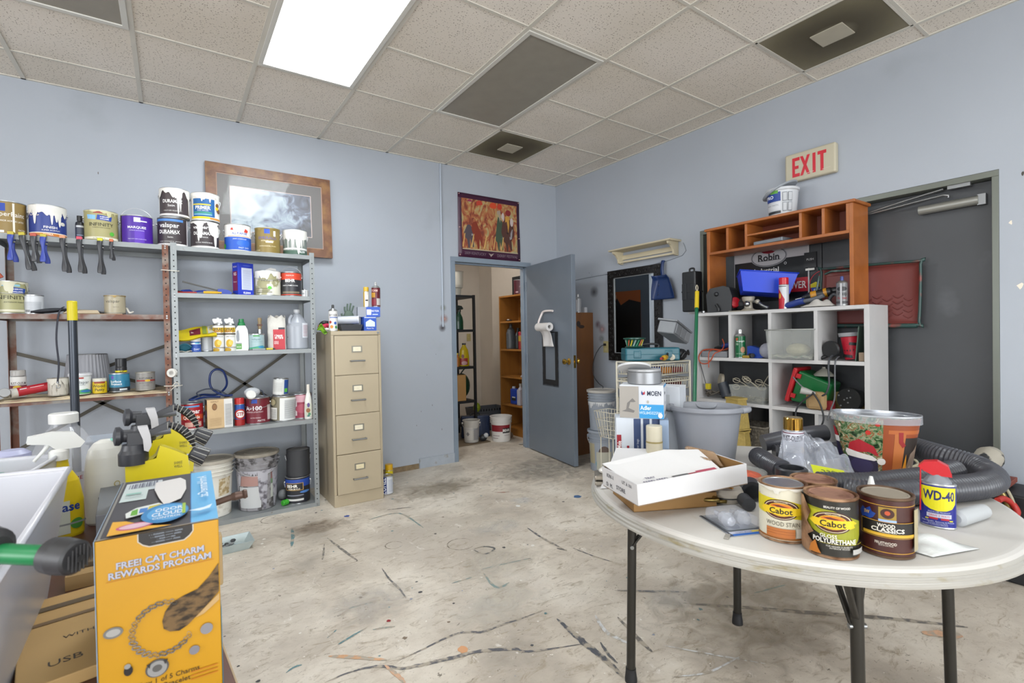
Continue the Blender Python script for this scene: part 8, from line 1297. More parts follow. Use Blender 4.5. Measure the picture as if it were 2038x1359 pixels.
# hoses
HM = mat('dark_grey_hose', '#404147', .3, var=.06, vs=10)
def hose(label, P, r, ribs=True, name='corrugated_hose', pitch=.0105):
    Q = catmull(P, 10); Lq = [0]
    for a, b in zip(Q, Q[1:]): Lq.append(Lq[-1]+(b-a).length)
    n = int(Lq[-1]/(pitch/4)); R_ = []; k = 0
    for i in range(n+1):
        s = Lq[-1]*i/n
        while k < len(Lq)-2 and Lq[k+1] < s: k += 1
        q = (s-Lq[k])/max(1e-6, Lq[k+1]-Lq[k]); R_.append(Q[k].lerp(Q[k+1], q))
    g = G(); g.tube(R_, (lambda q: r*(1-.085*(1 if int(q*n) % 4 in (0, 3) else 0))) if ribs else r, HM, 20, raw=True); return tag(g.build(name), label, 'hose')
hose('big corrugated vacuum hose looping in front of and around the Christmas bin', [(1.675, .66, .785), (1.70, .60, .782), (1.80, .545, .782), (1.93, .48, .782), (2.06, .43, .782), (2.17, .425, .785), (2.235, .48, .80), (2.25, .57, .815), (2.30, .66, .82), (2.33, .74, .83)], .040)
hose('second strand of corrugated hose behind the first, before the Christmas bin', [(1.70, .745, .782), (1.80, .652, .782), (1.92, .592, .785), (2.02, .545, .79), (2.13, .51, .80)], .036)
hose('short corrugated hose with its open end left of the plastic bag', [(1.885, 1.045, .782), (1.81, .955, .782), (1.76, .885, .782)], .036)
hose('corrugated hose strand behind the gold-capped spray can', [(1.98, 1.03, .785), (2.06, .95, .785), (2.16, .895, .79), (2.23, .875, .79)], .032)
hose('smooth dark grey vacuum pipe lying behind the gold-capped spray can', [(2.0, 1.085, .81), (2.12, .985, .842), (2.2, .935, .85)], .034, False, 'vacuum_pipe')
g = G(); g.at((1.48, .838, TT+.032), (1.515, .868, TT+.034), [(.022, 0), (.032, 0), (.032, .05), (.022, .05), (.022, 0)], C('#2a2c30', .35), 26); tag(g.build('hose_cuff'), 'black rubber hose cuff facing the camera, left of the wood stain can', 'hose cuff')
g = G(); g.at((1.395, .80, TT+.02), (1.43, .84, TT+.02), [(.012, 0), (.019, 0), (.02, .05), (.012, .052)], C('#3a3c40', .4), 20); tag(g.build('small_cuff'), 'small grey rubber cuff lying under the larger black cuff', 'hose cuff')
g = G(); g.lathe([(.043, 0), (.046, .004), (.046, .036)], C('#c9c9c6', .4), 36, cap=False); g.lathe([(.046, .034), (.05, .036), (.05, .062), (.046, .066), (.038, .066), (.037, .03), (1e-4, .03)], C('#24262a', .35), 36, cap=False); o = g.build('black_ring_jar', loc=(1.73, .842, TT)); tag(o, 'white container with a wide black open ring, before the plastic bag', 'container')
spray('spray can with a shiny gold cap rising from the plastic bag', 1.925, .928, TT, .034, .205, '#b5b8c6', [('r', -1, .5, 1, 1, '#c6c8d0'), ('t', 'RUST-OLEUM', -.05, .84, .13, '#2a2430', 1.4, .03), ('r', -1, .95, 1, .97, '#6a2a3a')], cap=mat('mirror_gold', '#c49a4a', .12, 1))
t = thing('glue_bottle', 'small clear bottle with a white nozzle before the hose strands', 'bottle', (1.615, .568, TT)); g = G(); g.lathe([(.018, 0), (.02, .004), (.02, .055), (.013, .065)], mat('frosted_bottle', '#c3c8c8', .3, alpha=.7), 20); g.build('bottle_body', t); g = G(); g.lathe([(.0165, .063), (.0165, .083), (.010, .086), (.008, .1), (.004, .118), (1e-4, .118)], C('#d3d3d0', .35), 20, cap=False); g.build('nozzle_cap', t)
# plastic bag draped on ring and can
BAG = mat('clear_plastic_bag', '#b5bac6', .1, alpha=.3, spec=.9, bump=.3, bs=10)
def bagf(u, v):
    a = Vector((1.955, .975, .895)); b = Vector((1.99, .80, .83)); c = Vector((1.745, .905, .752)); d = Vector((1.735, .615, .752))
    p = (a*(1-u)+b*u)*(1-v)+(c*(1-u)+d*u)*v; wv = math.sin(math.pi*u)*.02+.010*math.sin(u*19+v*5)*math.sin(v*3.1)+.007*math.sin(v*17+u*9)+.004*math.sin(u*41-v*23); return (p.x-.01*math.sin(v*11), p.y+.008*math.sin(u*13), p.z+.018*math.sin(math.pi*v)+wv)
g = G(); g.grid(bagf, 46, 46, BAG); tag(g.build('plastic_bag', solid=.0015), 'crumpled clear plastic bag draped from the gold-capped can to the table', 'bag')
g = G(); g.add([(1.742, .775, .796), (1.765, .68, .788), (1.80, .71, .812), (1.775, .80, .818)], [(0, 1, 2, 3)], C('#b5bc1c', .5)); g.text('332', lambda u, v: (1.771+u*.24-v*-.55*.5, .741-u*.95+v*.4, .8045+v*.55), C('#4a5a28'), .022); tag(g.build('yellow_tag', solid=.0008), 'yellow-green numbered sticker on the plastic bag', 'sticker')
t = thing('orange_dish', 'clear plastic dish of orange powder right of the white box', 'dish', (1.665, .985, TT)); g = G(); g.lathe([(.06, 0), (.075, .03), (.085, .035), (.073, .028), (.06, .004), (1e-4, .004)], CP, 32, cap=False); g.build('dish', t); g = G(); g.lathe([(.058, .006), (.066, .024), (.03, .034), (1e-4, .03)], mat('orange_powder', '#b4553c', .9, var=.2, vs=50), 24, cap=False); g.build('orange_filling', t)
t = thing('cream_lid', 'cream plastic lid with an orange streak behind the light bulb pack', 'lid', (1.43, .898, TT)); g = G(); g.lathe([(.038, 0), (.052, .02), (.052, .032), (.046, .044), (1e-4, .046)], C('#b8b1a6', .4), 32, cap=True); g.build('lid_body', t); g = G(); g.box(-.012, -.004, -.03, .03, .0455, .048, C('#b0781c')); g.build('orange_streak', t); g = G(); g.lathe([(.0525, .018), (.0535, .019), (.0525, .022)], BLACK, 32, cap=False); g.build('seal_ring', t)
g = G(); r_ = random.Random(3); g.tube([(1.35+r_.uniform(-.03, .05), .905+r_.uniform(-.04, .03), TT+r_.uniform(.008, .03)) for _ in range(14)], .006, mat('old_brass', '#8f7c4a', .3, .9), 7, n=4); tag(g.build('brass_chain'), 'tangle of old brass hardware beside the brown box', 'hardware')
g = G(); g.tube([(1.54+.05*math.sin(k*2.1), .93+.04*math.cos(k*1.7), TT+.008+.006*k) for k in range(9)], .005, C('#1f2124', .5), 6); g.M = Matrix(); tag(g.build('black_cable'), 'black cable tangle right of the white box', 'cable')
t = thing('bulb_pack', 'clear blister pack with two light bulbs on a blue and white card', 'blister pack', (1.265, .775, TT), -.42); g = G(); g.box(-.055, .055, -.075, .075, 0, .0015, C('#8c9096', .4)); g.draw(lambda u, v, o: (u, v-.075, .0015+o), .11, .15, [('r', -1, 0, 1, .08, '#1c5cae'), ('r', -1, .08, 1, .17, '#b5b8c8'), ('r', .3, .09, .9, .15, '#c9b83a'), ('t', 'LIGHT BULBS', -.1, .12, .04, '#2a3a8c', 1.2), ('r', -.97, .0, -.85, 1, '#3c3f44'), ('r', -.8, .2, .9, .9, '#6f767e'), ('e', -.2, .45, .35, .2, '#2c3c50')], off=.0003); g.build('card', t)
for k in (-.022, .026): g = G(); g.lathe([(.006, -.04), (.009, -.02), (.018, .0), (.02, .018), (.012, .034), (1e-4, .038)], mat('bulb_glass', '#b5bac4', .05, alpha=.5, spec=.9), 18); g.build('light_bulb', t, loc=(k, .005, .02)).rotation_euler = (math.radians(90), 0, 0)
g = G(); g.box(-.05, .05, -.05, .06, .0018, .036, mat('blister_shell', '#c9ccd6', .08, alpha=.25, spec=.9)); g.build('blister_shell', t, bevel=.012)
small_box('tiny grey plastic clip near the table front edge', 1.175, .735, TT, .03, .012, .004, '#8a867e', rz=.4, name='plastic_clip', cat='clip', bevel=.001)
g = G(); g.at((1.72, .41, TT+.02), (1.86, .385, TT+.018), [(.012, 0), (.0215, .006), (.0205, .12), (.019, .142)], mat('translucent_tube', '#b9bcbe', .3, alpha=.85), 22); tag(g.build('clear_tube'), 'translucent plastic tube lying right of the blue lubricant can', 'tube')
g = G(); g.at((1.525, .50, TT+.012), (1.60, .47, TT+.012), [(.010, 0), (.012, .004), (.012, .07), (.01, .08)], C('#c9c6c6', .4), 16); tag(g.build('white_marker'), 'white printed tube end behind the dark brown can', 'tube')
g = G(); g.grid(lambda u, v: (1.44+.14*u, .385+.10*v-.05*u, TT+.003+.022*math.sin(math.pi*v)*math.sin(math.pi*min(1, u*1.1))*(1+.3*math.sin(u*9+v*5))), 20, 14, mat('white_plastic_film', '#c3c5c3', .3, bump=.4, bs=25)); tag(g.build('white_film', solid=.001), 'crumpled white plastic film between the brown can and the lubricant', 'film')
# ---- behind the table, by the exit door
t = thing('angle_tool', 'paint-splashed grey power tool leaning by the exit door', 'power tool', (3.42, .72, .52), .2); g = G(); g.at((-.2, .05, .0), (.1, -.06, .1), [(.02, 0), (.045, .05), (.055, .2), (.06, .26), (.045, .3)], mat('splashed_tool', '#a39d90', .6, c2='#2c2c2e', t=.56, soft=.03, cs=14), 18); g.build('tool_body', t)
g = G(); g.at((-.28, .08, -.025), (-.19, .05, .002), [(.02, 0), (.03, .03), (.03, .1)], C('#7c7468', .6), 14); g.build('tool_nose', t)
t = thing('tool_bag', 'dark heap of bags on the floor by the exit door', 'bag', (3.40, .96, 0), .0); g = G(); g.box(-.2, .2, -.22, .22, 0, .46, mat('black_bag_fabric', '#1c1d20', .7, bump=.4, bs=20)); g.build('black_box', t, bevel=.04, bseg=3); g = G(); g.ball((0, -.1, .45), .12, mat('dark_bag', '#2a2b2e', .6, bump=.6, bs=12), 16, 1.3, 1.2, .4); g.build('bag_top', t)
t = thing('tool_box', 'black tool box with a dull red lid flap beside the dark heap', 'tool box', (3.54, .62, 0)); g = G(); g.box(-.14, .14, -.11, .11, 0, .44, C('#1a1b1e', .5)); g.build('box_body', t, bevel=.01); g = G(); g.box(-.28, .1, -.0, .09, .4805, .455, C('#7b3a2a', .6)); g.build('red_flap', t, bevel=.003)
g = G(); g.tube([(3.1, 1.0, .53), (3.16, .95, .60), (3.22, .92, .56), (3.16, .94, .54), (3.25, .88, .55), (3.32, .78, .54), (3.34, .68, .53), (3.34, .62, .50), (3.34, .58, .4), (3.42, .62, .3)], .007, C('#9c9680', .6), 7); tag(g.build('rope'), 'cream rope draped over the dark heap by the exit door', 'rope')
g = G(); g.tube([(3.22, .66, .49), (3.28, .65, .495), (3.33, .635, .48), (3.34, .61, .42), (3.36, .60, .35), (3.42, .64, .3)], .013, mat('brass_hose', '#8c7a48', .35, .6), 8); tag(g.build('air_hose_fitting'), 'brass hose fitting curving down beside the dark heap', 'hose')
g = G(); g.tube([(3.24, .62, .44), (3.3, .61, .44), (3.34, .585, .41), (3.33, .57, .37), (3.28, .6, .36), (3.26, .63, .4), (3.3, .59, .33), (3.36, .58, .3), (3.42, .62, .28)], .014, C('#a82a22', .45), 8); tag(g.build('air_hose'), 'bright red air hose loops in front of the dark heap', 'hose')
g = G()
for k in range(6): g.cyl((3.38+.012*k, .68, .45), (3.39+.02*k, .66, .50+.008*k), .006, C('#6b2438', .6), 6)
g.box(3.37, 3.47, .67, .70, .4405, .462, C('#6b2438', .6)); tag(g.build('maroon_brush'), 'maroon bristled brush lying on the black tool box', 'brush')
# ---------------------------------------------------------------- brown desk at the lower left and what stands on it
DKM = mat('brown_laminate', '#5a382c', .4, var=.12, vs=5, stretch=(1, .2, 1)); DZ_ = .74
t = thing('wooden_desk', 'brown laminate desk at the lower left with a light chipped edge', 'desk', (.07, .90, 0), math.radians(4.5)); g = G(); g.box(-1.5, 0, -.45, 1.75, DZ_-.028, DZ_, DKM); g.build('desktop', t, bevel=.002)
g = G(); g.box(0, .0025, -.45, 1.75, DZ_-.026, DZ_-.002, mat('chipped_edge_band', '#b09a7a', .6, var=.1)); g.build('edge_band', t)
for x, y in ((-1.45, -.4), (-.06, -.4), (-.06, 1.7), (-1.45, 1.7)): g = G(); g.box(x-.025, x+.025, y-.025, y+.025, 0, DZ_-.028, DKM); g.build('leg', t)
DT = DZ_+.0005
# litter box carton
YC2 = mat('orange_yellow_carton', '#b8860a', .45, var=.03, vs=8); t = thing('litter_box', 'tall orange-yellow cardboard carton advertising a cat charm rewards program', 'box', (-.020, .889, DT), -.028); w, d, h = .148, .34, .258
g = G(); g.box(-w/2, w/2, 0, d, 0, h, YC2); g.build('carton_body', t, bevel=.0015)
g = G(); bf = lambda u, v, o: (u, -o, v); GRY = '#6b6a66'; items = [('p', [(-.36, 1), (-.36, .955), (-.28, .93), (-.18, .915), (.4, .915), (.5, .935), (.56, .96), (.56, 1)], '#b5ac9c'), ('p', [(-.34, 1), (-.34, .957), (-.27, .936), (-.17, .921), (.39, .921), (.48, .94), (.54, .962), (.54, 1)], '#1c1815')]
for k, (wd, y) in enumerate(((.62, .984), (.5, .969), (.3, .955), (.46, .941))): items.append(('t', '- - mmmm ~~~~ mmm', .1, y, .012, '#8f98a6', wd))
items += [('t', 'FREE! CAT CHARM', .03, .845, .036, '#5c5040', 1.42, .05, .0), ('t', 'FREE! CAT CHARM', .02, .847, .036, '#a4a7b8', 1.42, .045), ('t', 'REWARDS PROGRAM', .03, .797, .036, '#5c5040', 1.66, .05), ('t', 'REWARDS PROGRAM', .02, .799, .036, '#a4a7b8', 1.66, .045), ('r', -.85, .768, .9, .770, '#a85c10'),
    ('p', [(.98, .74), (.8, .67), (.6, .615), (.35, .595), (.15, .57), (.05, .53), (.0, .48), (.02, .435), (.12, .41), (.28, .40), (.42, .42), (.58, .46), (.75, .505), (.98, .57)], mat('tabby_fur', '#6b5334', .8, c2='#2c2216', t=.52, soft=.1, cs=60, stretch=(1, 1, 2))), ('p', [(.98, .56), (.7, .49), (.55, .45), (.7, .46), (.98, .52)], '#b08f5c'), ('t', 'Any 1 of 5 Charms', .1, .155, .028, '#3a2c14', 1.0, .01), ('t', '+ Bracelet', .16, .115, .028, '#3a2c14', .65, .01)]
for k in range(3): items.append(('r', .45, .135-.022*k, .92, .142-.022*k, '#b06c10'))
for x, y, rx_, ry_, c in ((-.76, .49, .15, .03, GRY), (-.76, .49, .11, .02, '#9a9894'), (-.1, .225, .19, .05, '#4c4a48'), (-.1, .222, .16, .043, '#8a8986'), (-.1, .225, .08, .02, '#55534f'), (-.55, .26, .07, .028, '#1f1c1a'), (-.56, .285, .05, .014, '#8a8986'), (.74, .37, .11, .032, '#7f7d80'), (.52, .265, .09, .026, '#77757a')): items.append(('e', x, y, rx_, ry_, c))
items += [('p', [(-.27, .262), (-.22, .235), (-.2, .262)], '#2c2a28'), ('p', [(.08, .262), (.03, .235), (0, .262)], '#2c2a28')]
g.draw(bf, w, h, items, off=.0002)
for k in range(40):                                    # the bracelet chain: small printed links
    a = math.radians(70+k*6.6); cx_, cz_ = (.02+.5*math.cos(a))*w/2, (.44+.145*math.sin(a))*h; ang_ = a+math.pi/2+(.9 if k % 2 else -.4); P = []
    for j in range(10): b = 2*math.pi*j/10; ex_, ez_ = .0052*math.cos(b), .0026*math.sin(b); P.append((cx_+ex_*math.cos(ang_)-ez_*math.sin(ang_), -.0022, cz_+ex_*math.sin(ang_)+ez_*math.cos(ang_)))
    g.tube(P, .0007, C(('#5f5d5a', '#8f8d8a')[k % 2], .4), 4, closed=True, raw=True, flat=.3)
g.build('front_print', t)
g = G(); tf = lambda u, v, o: (u, v, h+o); g.draw(tf, w, d, [('r', -1, 0, 1, 1, '#3f3e42'), ('r', .52, 0, 1, 1, '#5fa4d0'), ('r', .505, 0, .52, 1, '#1f4f8c'), ('r', -.97, 0, -.93, 1, '#7c7a74'), ('r', -1, .0, 1, .012, '#8f8474'), ('r', -.88, .74, -.12, .93, '#b5bcc0'), ('r', -.88, .55, -.38, .8, '#b3bfbd')]+[('r', -.8+.05*k, .8, -.785+.05*k+.012*(k % 3), .9, '#5c6070') for k in range(12)]+[('r', -.8, .66, -.5, .68, '#6fa89a'), ('r', -.8, .61, -.45, .62, '#8c9a9c'),
    ('p', [(-.25, .84), (.28, .88), (.4, .8), (.42, .6), (.32, .42), (.02, .34), (-.12, .5), (-.24, .68)], '#c9c6c4'), ('p', [(-.62, .22), (-.66, .3), (-.5, .37), (-.1, .4), (.0, .36), (-.1, .3), (-.42, .24)], '#c9ccc8'), ('p', [(-.56, .25), (-.56, .33), (-.46, .35), (-.44, .25)], '#5c9a2c'), ('p', [(-.28, .29), (-.26, .36), (-.06, .37), (-.06, .31)], '#b5a82c'), ('r', -.42, .27, -.28, .34, '#3a6fae'), ('p', [(-.82, 0), (-.7, .0), (.2, .0), (-.2, .05), (-.6, .17), (-.82, .19)], '#cf9a28'), ('e', -.42, .075, .3, .045, '#b04a70'), ('e', -.42, .075, .25, .033, '#c9a8b4'),
    ('e', .06, .2, .42, .15, '#2c74a8'), ('e', .1, .2, .36, .12, '#4a92c4'), ('t', 'ODOR', .12, .25, .05, '#d5dae0', .5, .03), ('t', 'CLOUD', .1, .18, .055, '#d5dae0', .55, .03), ('t', 'CONTROL', .1, .12, .03, '#d5dae0', .5, .02), ('r', .36, .13, .42, .3, '#8fae3a')], off=.0003)
g.text('ArmHammerCat', lambda u, v: (.0555-v, .19-u*1.0, h+.0085), C('#c9d5e0'), .016, .2, .02); g.add([(.035, .045, h+.0085), (.05, .035, h+.0085), (.064, .042, h+.0085), (.068, .062, h+.0085), (.056, .05, h+.0085)], [(0, 1, 2, 3, 4)], C('#c9d5e0')); g.build('top_print', t)
g = G(); g.box(-w/2-.0012, -w/2-.0004, 0, d, 0, h, C('#8fa4b8')); g.box(w/2+.0004, w/2+.001, 0, .03, 0, .12, C('#2f7890')); g.build('side_print', t)
small_box('pale wood offcut standing behind the orange-yellow carton', .072, 1.26, DT-.07+.07, .02, .03, .11, mat('pale_offcut', '#b59b70', .6), name='wood_offcut', cat='wood')
# USB carton and torn cardboard in front of the bin
t = carton('brown cardboard carton printed USB, partly under the white bin', -.165, 1.19, DT, .13, .34, .02, rz=.16, mats=mat('usb_kraft', '#b08d58', .7, var=.04), top=[('t', 'USB', -.1, .16, .055, '#3a3026', 1.1, .0), ('t', 'WITH', .2, .4, .035, '#3a3026', .8), ('r', -.9, .62, .9, .66, '#6b5234'), ('r', -.9, .8, .9, .86, '#57462f')])
g = G(); r_ = random.Random(17)
for k in range(5): g.box(-.2+.02*k, -.02+.01*k, 1.42+.05*k, 1.455+.05*k, DT+.0, DT+.03+.006*k, (C('#a5875a', .8), C('#6b5a44', .8))[k % 2])
tag(g.build('cardboard_strips'), 'stack of torn cardboard strips below the yellow spray bottle', 'cardboard')
# white bins
WT = mat('white_translucent_bin', '#c3c4cb', .3, var=.02, vs=3, alpha=.97)
def bin_(label, pts_top, pts_bot, z0, z1, th=.004):
    t = thing('white_bin', label, 'bin', (pts_top[0][0], pts_top[0][1], z0)); ox, oy = pts_top[0]; g = G(); n = 4
    ct = [sum(p[i] for p in pts_top)/4 for i in (0, 1)]; cb = [sum(p[i] for p in pts_bot)/4 for i in (0, 1)]
    inn = lambda P, c, q: [(c[0]+(p[0]-c[0])*q, c[1]+(p[1]-c[1])*q) for p in P]
    V = [(x-ox, y-oy, 0) for x, y in pts_bot]+[(x-ox, y-oy, z1-z0) for x, y in pts_top]+[(x-ox, y-oy, z1-z0) for x, y in inn(pts_top, ct, .96)]+[(x-ox, y-oy, .004) for x, y in inn(pts_bot, cb, .96)]
    F = [(3, 2, 1, 0), (12, 13, 14, 15)]
    for k in (0, 4, 8):
        for i in range(4): j = (i+1) % 4; F.append((k+i, k+j, k+4+j, k+4+i))
    g.add(V, F, WT); g.build('bin_body', t, bevel=.006, bseg=3)
    g = G(); g.tube([(x-ox, y-oy, z1-z0) for x, y in pts_top], .006, WT, 8, closed=True, raw=True); g.build('rim', t); return t
bin_('large white plastic bin cut by the left edge of the photo', [(-.19, 1.44), (-.56, 1.50), (-.55, .80), (-.175, .82)], [(-.225, 1.40), (-.53, 1.45), (-.52, .84), (-.215, .87)], DT, 1.0)
bin_('second white translucent bin behind the large one', [(-.262, 1.84), (-.62, 1.90), (-.62, 1.56), (-.30, 1.53)], [(-.28, 1.82), (-.6, 1.87), (-.6, 1.58), (-.31, 1.55)], DT, .965)
small_box('flat green pegboard piece lying across the second white bin', -.46, 1.70, .93, .22, .25, .008, '#2f7a6a', rz=.15, name='green_board', cat='board')
# clamps
t = thing('bar_clamp', 'green-handled clamp with a round black rubber pad lying over the white bin', 'clamp', (-.103, .76, 1.03), .0); t.scale = (.78, .78, .78); g = G(); RB = mat('dark_rubber', '#2a2a2c', .45, var=.08, vs=30); A = Vector((-.012, .008, 0)); B = Vector((.012, -.014, -.002))
g.at(A-(B-A)*.5, B, [(.018, 0), (.025, .004), (.0265, .02), (.0245, .044), (.021, .047)], RB, 28); g.build('rubber_pad', t)
g = G(); n_ = (B-A).normalized(); sd = Vector((0, 0, 1)).cross(n_).normalized(); up = n_.cross(sd)
for k in range(-3, 4):
    hh = math.sqrt(max(0, .019**2-(k*.0055)**2)); c = B+n_*.0035+sd*k*.0055; g.tube([c-up*hh, c+up*hh], .0012, RB, 5, raw=True)
g.cyl(B+n_*.001, B+n_*.005, .0055, BLACK, 10); g.build('pad_ribs', t); g = G(); g.tube([(-.012, .008, 0), (-.05, .032, .003), (-.09, .06, .006)], .0145, mat('green_clamp_plastic', '#136e3e', .35), 12); g.build('green_arm', t)
g = G(); g.at((-.085, .05, .012), (-.13, .1, .018), [(.02, 0), (.03, .01), (.032, .04), (.02, .07)], RB, 20); g.build('clamp_head', t); g = G(); g.tube([(-.10, .07, -.012), (-.12, .1, -.02), (-.2, .16, -.02)], .006, STEEL, 6); g.tube([(-.09, .055, 0.0), (-.2, .1, .0), (-.4, .2, 0)], .006, STEEL, 6); g.build('clamp_bar', t)
# bottles
YS = mat('lemon_bottle', '#d6bc1c', .35, var=.03)
t = trigger_bottle('yellow spray bottle with a white trigger head', -.262, 1.83, DT, .295, .050, YS, '#d9d9d6', face(-.262, 1.83)+.1, sy=.55)
g = G(); g.draw(lambda u, v, o: ((.053+o)*math.sin(u/.053), -(.053+o)*.55*math.cos(u/.053), v), math.pi*.053, .12, [('r', -.8, .1, .2, .85, '#c9cdc0'), ('t', 'ase', .25, .72, .2, '#1c3a8c', .5, .04), ('e', .4, .3, .2, .12, '#4a8a3a'), ('r', -.4, .3, .8, .34, '#8a8c8c')], curved=True); g.build('printed_label', t)
t = thing('lotion_bottle', 'white lotion bottle with a domed top and pale green flap', 'bottle', (-.168, 1.90, DT), face(-.168, 1.90)); LW = mat('pearl_bottle', '#c9c9c4', .35); g = G(); g.lathe([(.043, 0), (.05, .008), (.052, .08), (.051, .15), (.048, .18)], LW, 36, sy=.62); g.build('bottle_body', t); g = G(); g.lathe([(.048, .18), (.0465, .195), (.04, .22), (.028, .238), (.012, .247), (1e-4, .248)], LW, 36, sy=.62, cap=False); g.build('domed_cap', t)
g = G(); g.lathe([(.0, .0), (.016, 0), (.016, .006)], C('#7cc0ae', .4), 14, sy=.6); o = g.build('green_flap', t, loc=(.024, -.006, .236)); o.rotation_euler = (0, math.radians(32), 0)
g = G(); g.draw(lambda u, v, o: ((.052+o)*math.sin(u/.052), -(.052+o)*.62*math.cos(u/.052), v), math.pi*.052, .17, [('t', 'Dol', .0, .42, .16, '#4a4c50', .5, .0), ('e', .3, .68, .1, .05, '#a8985c'), ('e', .3, .68, .07, .035, '#c3c3bc')], curved=True); g.build('printed_label', t)
t = thing('clear_jug', 'large clear plastic jug with a white screw cap on the desk', 'jug', (-.31, 2.27, DT)); PJ = mat('clear_pet', '#d2d4d8', .06, alpha=.24, spec=.9); g = G(); g.lathe([(.088, 0), (.092, .01), (.092, .12), (.088, .15), (.07, .2), (.05, .235), (.036, .25), (.034, .262)], PJ, 40); g.build('jug_body', t); g = G(); g.lathe([(.0395, .262), (.0395, .292), (.036, .296), (1e-4, .296)], C('#d3d3d0', .35), 30, cap=False); g.build('screw_cap', t)
g = G(); g.draw(cyl_fn(.093), math.pi*.093, .12, [('r', -1, .1, 1, .85, '#b5b6ba'), ('t', 'CARE', .25, .7, .1, '#8c2432', .5, .03)], curved=True); g.build('printed_label', t)
t = thing('lavender_bottle', 'lavender plastic bottle cap and shoulder at the left edge', 'bottle', (-.45, 2.33, DT)); LV = C('#9c9fc0', .35); g = G(); g.lathe([(.075, 0), (.08, .01), (.08, .10), (.06, .135), (.045, .142)], LV, 32); g.build('bottle_body', t); g = G(); g.lathe([(.045, .142), (.048, .15), (.046, .165), (.03, .178), (1e-4, .18)], C('#a8abc8', .35), 30, cap=False); g.build('cap', t)
small_box('brown and red small carton between the lavender cap and the jug', -.385, 2.42, DT, .05, .04, .13, '#7c5a44', name='carton', cat='box')
t = thing('grey_bin', 'blue-grey plastic case behind the lotion bottle', 'case', (-.155, 2.35, DT), face(-.155, 2.35)); g = G(); g.box(-.10, .10, 0, .12, 0, .165, C('#8f98a6', .4)); g.box(-.11, .11, -.01, .13, .165, .18, C('#98a0ac', .4)); g.build('case_body', t, bevel=.008)
carton('white carton with thin printed lines right of the lotion bottle', -.10, 2.13, DT, .10, .04, .155, rz=face(-.1, 2.1), cols=('#b5bac0',), front=[('r', .0, .1, .2, .9, '#a4acc0'), ('r', .45, 0, .55, 1, '#7c7a60')])
t = thing('wash_basin', 'grey plastic wash basin lying behind the weed sprayers', 'basin', (-.12, 2.52, DT)); g = G(); g.lathe([(.1, 0), (.13, .13), (.14, .14), (.128, .13), (.098, .006), (1e-4, .006)], C('#82868c', .4), 32, sy=.7, cap=False); g.build('basin_body', t)
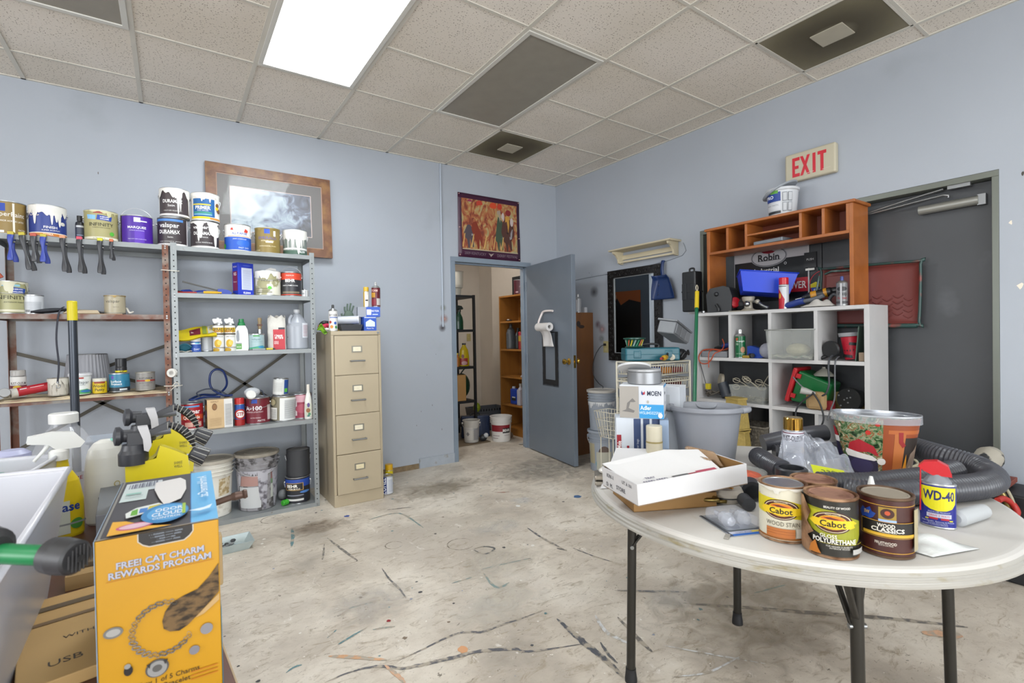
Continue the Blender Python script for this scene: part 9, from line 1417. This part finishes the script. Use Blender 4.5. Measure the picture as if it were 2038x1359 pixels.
def weed(label, x, y, rz, k=1.0):
    t = thing('weed_sprayer', label, 'spray bottle', (x, y, DT+.1105), rz); YW = mat('bright_yellow_bottle', '#cdbd05', .35); DG = mat('dark_grey_sprayer', '#303136', .4)
    g = G(); g.prism([(-.05*k, 0), (.10*k, 0), (.105*k, .06*k), (.10*k, .115*k), (.06*k, .14*k), (.032*k, .155*k), (.022*k, .12*k), (.0, .115*k), (-.05*k, .115*k)], .05*k, YW, base=-.025*k); g.build('bottle_body', t, bevel=.014*k, bseg=3)
    g = G(); g.lathe([(.036*k, .108*k), (.036*k, .14*k), (.030*k, .15*k), (.026*k, .165*k)], DG, 24, cx=-.03*k); g.build('neck_collar', t)
    g = G(); g.box(-.045*k, .0, -.02*k, .02*k, .163*k, .2*k, DG); g.at((-.075*k, -.004, .193*k), (-.03*k, 0, .19*k), [(.012*k, 0), (.026*k, .004*k), (.027*k, .014*k), (.018*k, .022*k), (.018*k, .045*k)], DG, 24); g.prism([(-.04*k, .19*k), (.01*k, .2*k), (.06*k, .222*k), (.05*k, .2*k), (-.03*k, .175*k)], .03*k, DG, base=-.015*k); g.at((.0, 0, .19*k), (.06*k, 0, .195*k), [(.010*k, 0), (.012*k, .06*k)], mat('light_grey_rod', '#5c5e64', .35), 14); g.build('sprayer_head', t, bevel=.002*k)
    g = G(); g.prism([(-.02*k, .217*k), (.004*k, .217*k), (.01*k, .19*k), (.012*k, .16*k), (.004*k, .143*k), (-.006*k, .148*k), (-.008*k, .18*k)], .03*k, C('#b5b4b6', .4), base=-.034*k); g.build('grey_trigger', t, bevel=.004*k)
    arc = [(.04*k, .212*k), (.068*k, .21*k), (.096*k, .192*k), (.112*k, .165*k), (.12*k, .135*k)]; Q = catmull([(a, 0, b) for a, b in arc], 8)
    g = G(); V = []; n = len(Q)
    for i, p in enumerate(Q):
        tt = (Q[min(i+1, n-1)]-Q[max(i-1, 0)]).normalized(); nn = Vector((tt.z, 0, -tt.x)); wv = (.004+.014*math.sin(math.pi*i/(n-1)))*k
        for s_, yy in ((1, -.016*k), (1, .016*k), (-1, .016*k), (-1, -.016*k)): V.append(p+nn*wv*(.3 if s_ > 0 else -1.0)*-1+Vector((0, yy*(.9 if s_ > 0 else .5), 0)))
    g.add(V, [(4*i+j, 4*i+(j+1) % 4, 4*i+4+(j+1) % 4, 4*i+4+j) for i in range(n-1) for j in range(4)], C('#1c1c20', .5), True)
    for i in range(4, n-1, 3):
        p = Q[i]; tt = (Q[i+1]-Q[i-1]).normalized(); nn = Vector((tt.z, 0, -tt.x)); g.tube([p-nn*.008*k+Vector((0, -.017*k, 0)), p+nn*.013*k+Vector((0, -.013*k, 0))], .0016*k, mat('pale_rib', '#8f8e88', .4), 5, raw=True)
    g.build('ribbed_hose_guard', t)
    g = G(); g.at((.108*k, -.006, .122*k), (.148*k, -.014, .098*k), [(.018*k, 0), (.022*k, .004*k), (.0265*k, .045*k), (.02*k, .048*k)], DG, 24); g.build('hose_connector', t)
    g = G()
    for i in range(10): a = i*.628; q = Vector((.148*k, -.014, .098*k))-Vector((.108*k, -.006, .122*k)); q.normalize(); s1 = Vector((0, 1, 0)).cross(q).normalized(); s2 = q.cross(s1); c = Vector((.108*k, -.006, .122*k))+q*.006; e_ = c+q*.04*k; o = s1*math.cos(a)+s2*math.sin(a); g.tube([c+o*.0222*k, e_+o*.0266*k], .0014*k, mat('pale_rib', '#8f8e88', .4), 4, raw=True)
    g.build('connector_ribs', t); g = G(); g.draw(lambda u, v, o: (.03*k+u, -.0255*k-o, v), .12*k, .12*k, [('r', .0, .12, 1, .5, '#b9bcc4'), ('r', .3, .3, .6, .4, '#6b1c30'), ('t', 'SHAKE', .75, .82, .07, '#5c5a2a', .35), ('t', 'WELL', .75, .73, .07, '#5c5a2a', .35)]); g.build('printed_label', t)
weed('front yellow weed sprayer bottle with a dark grey hose wand', -.062, 1.66, .06, .92)
weed('rear yellow weed sprayer bottle, its dark wand arching higher', -.052, 1.93, .06, 1.0)
carton('low grey carton lifting the two weed sprayers off the desk', -.075, 1.79, DT, .2, .42, .11, rz=.06, cols=('#6b6e74',))
t = thing('steel_pipe', 'brown steel pipe sticking out over the desk edge behind the carton', 'pipe', (.02, 1.785, DT+.013), 0); g = G(); g.cyl((.02, 0, .004), (.13, -.010, .03), .0095, mat('rusty_pipe', '#5c4840', .4, .5, var=.15), 14); g.build('pipe_shaft', t); g = G(); g.at((.125, -.0095, .029), (.17, -.012, .033), [(.011, 0), (.013, .01), (.012, .03), (.015, .036), (.012, .044)], mat('rusty_pipe'  , '#5c4840'), 14); g.build('pipe_end', t)
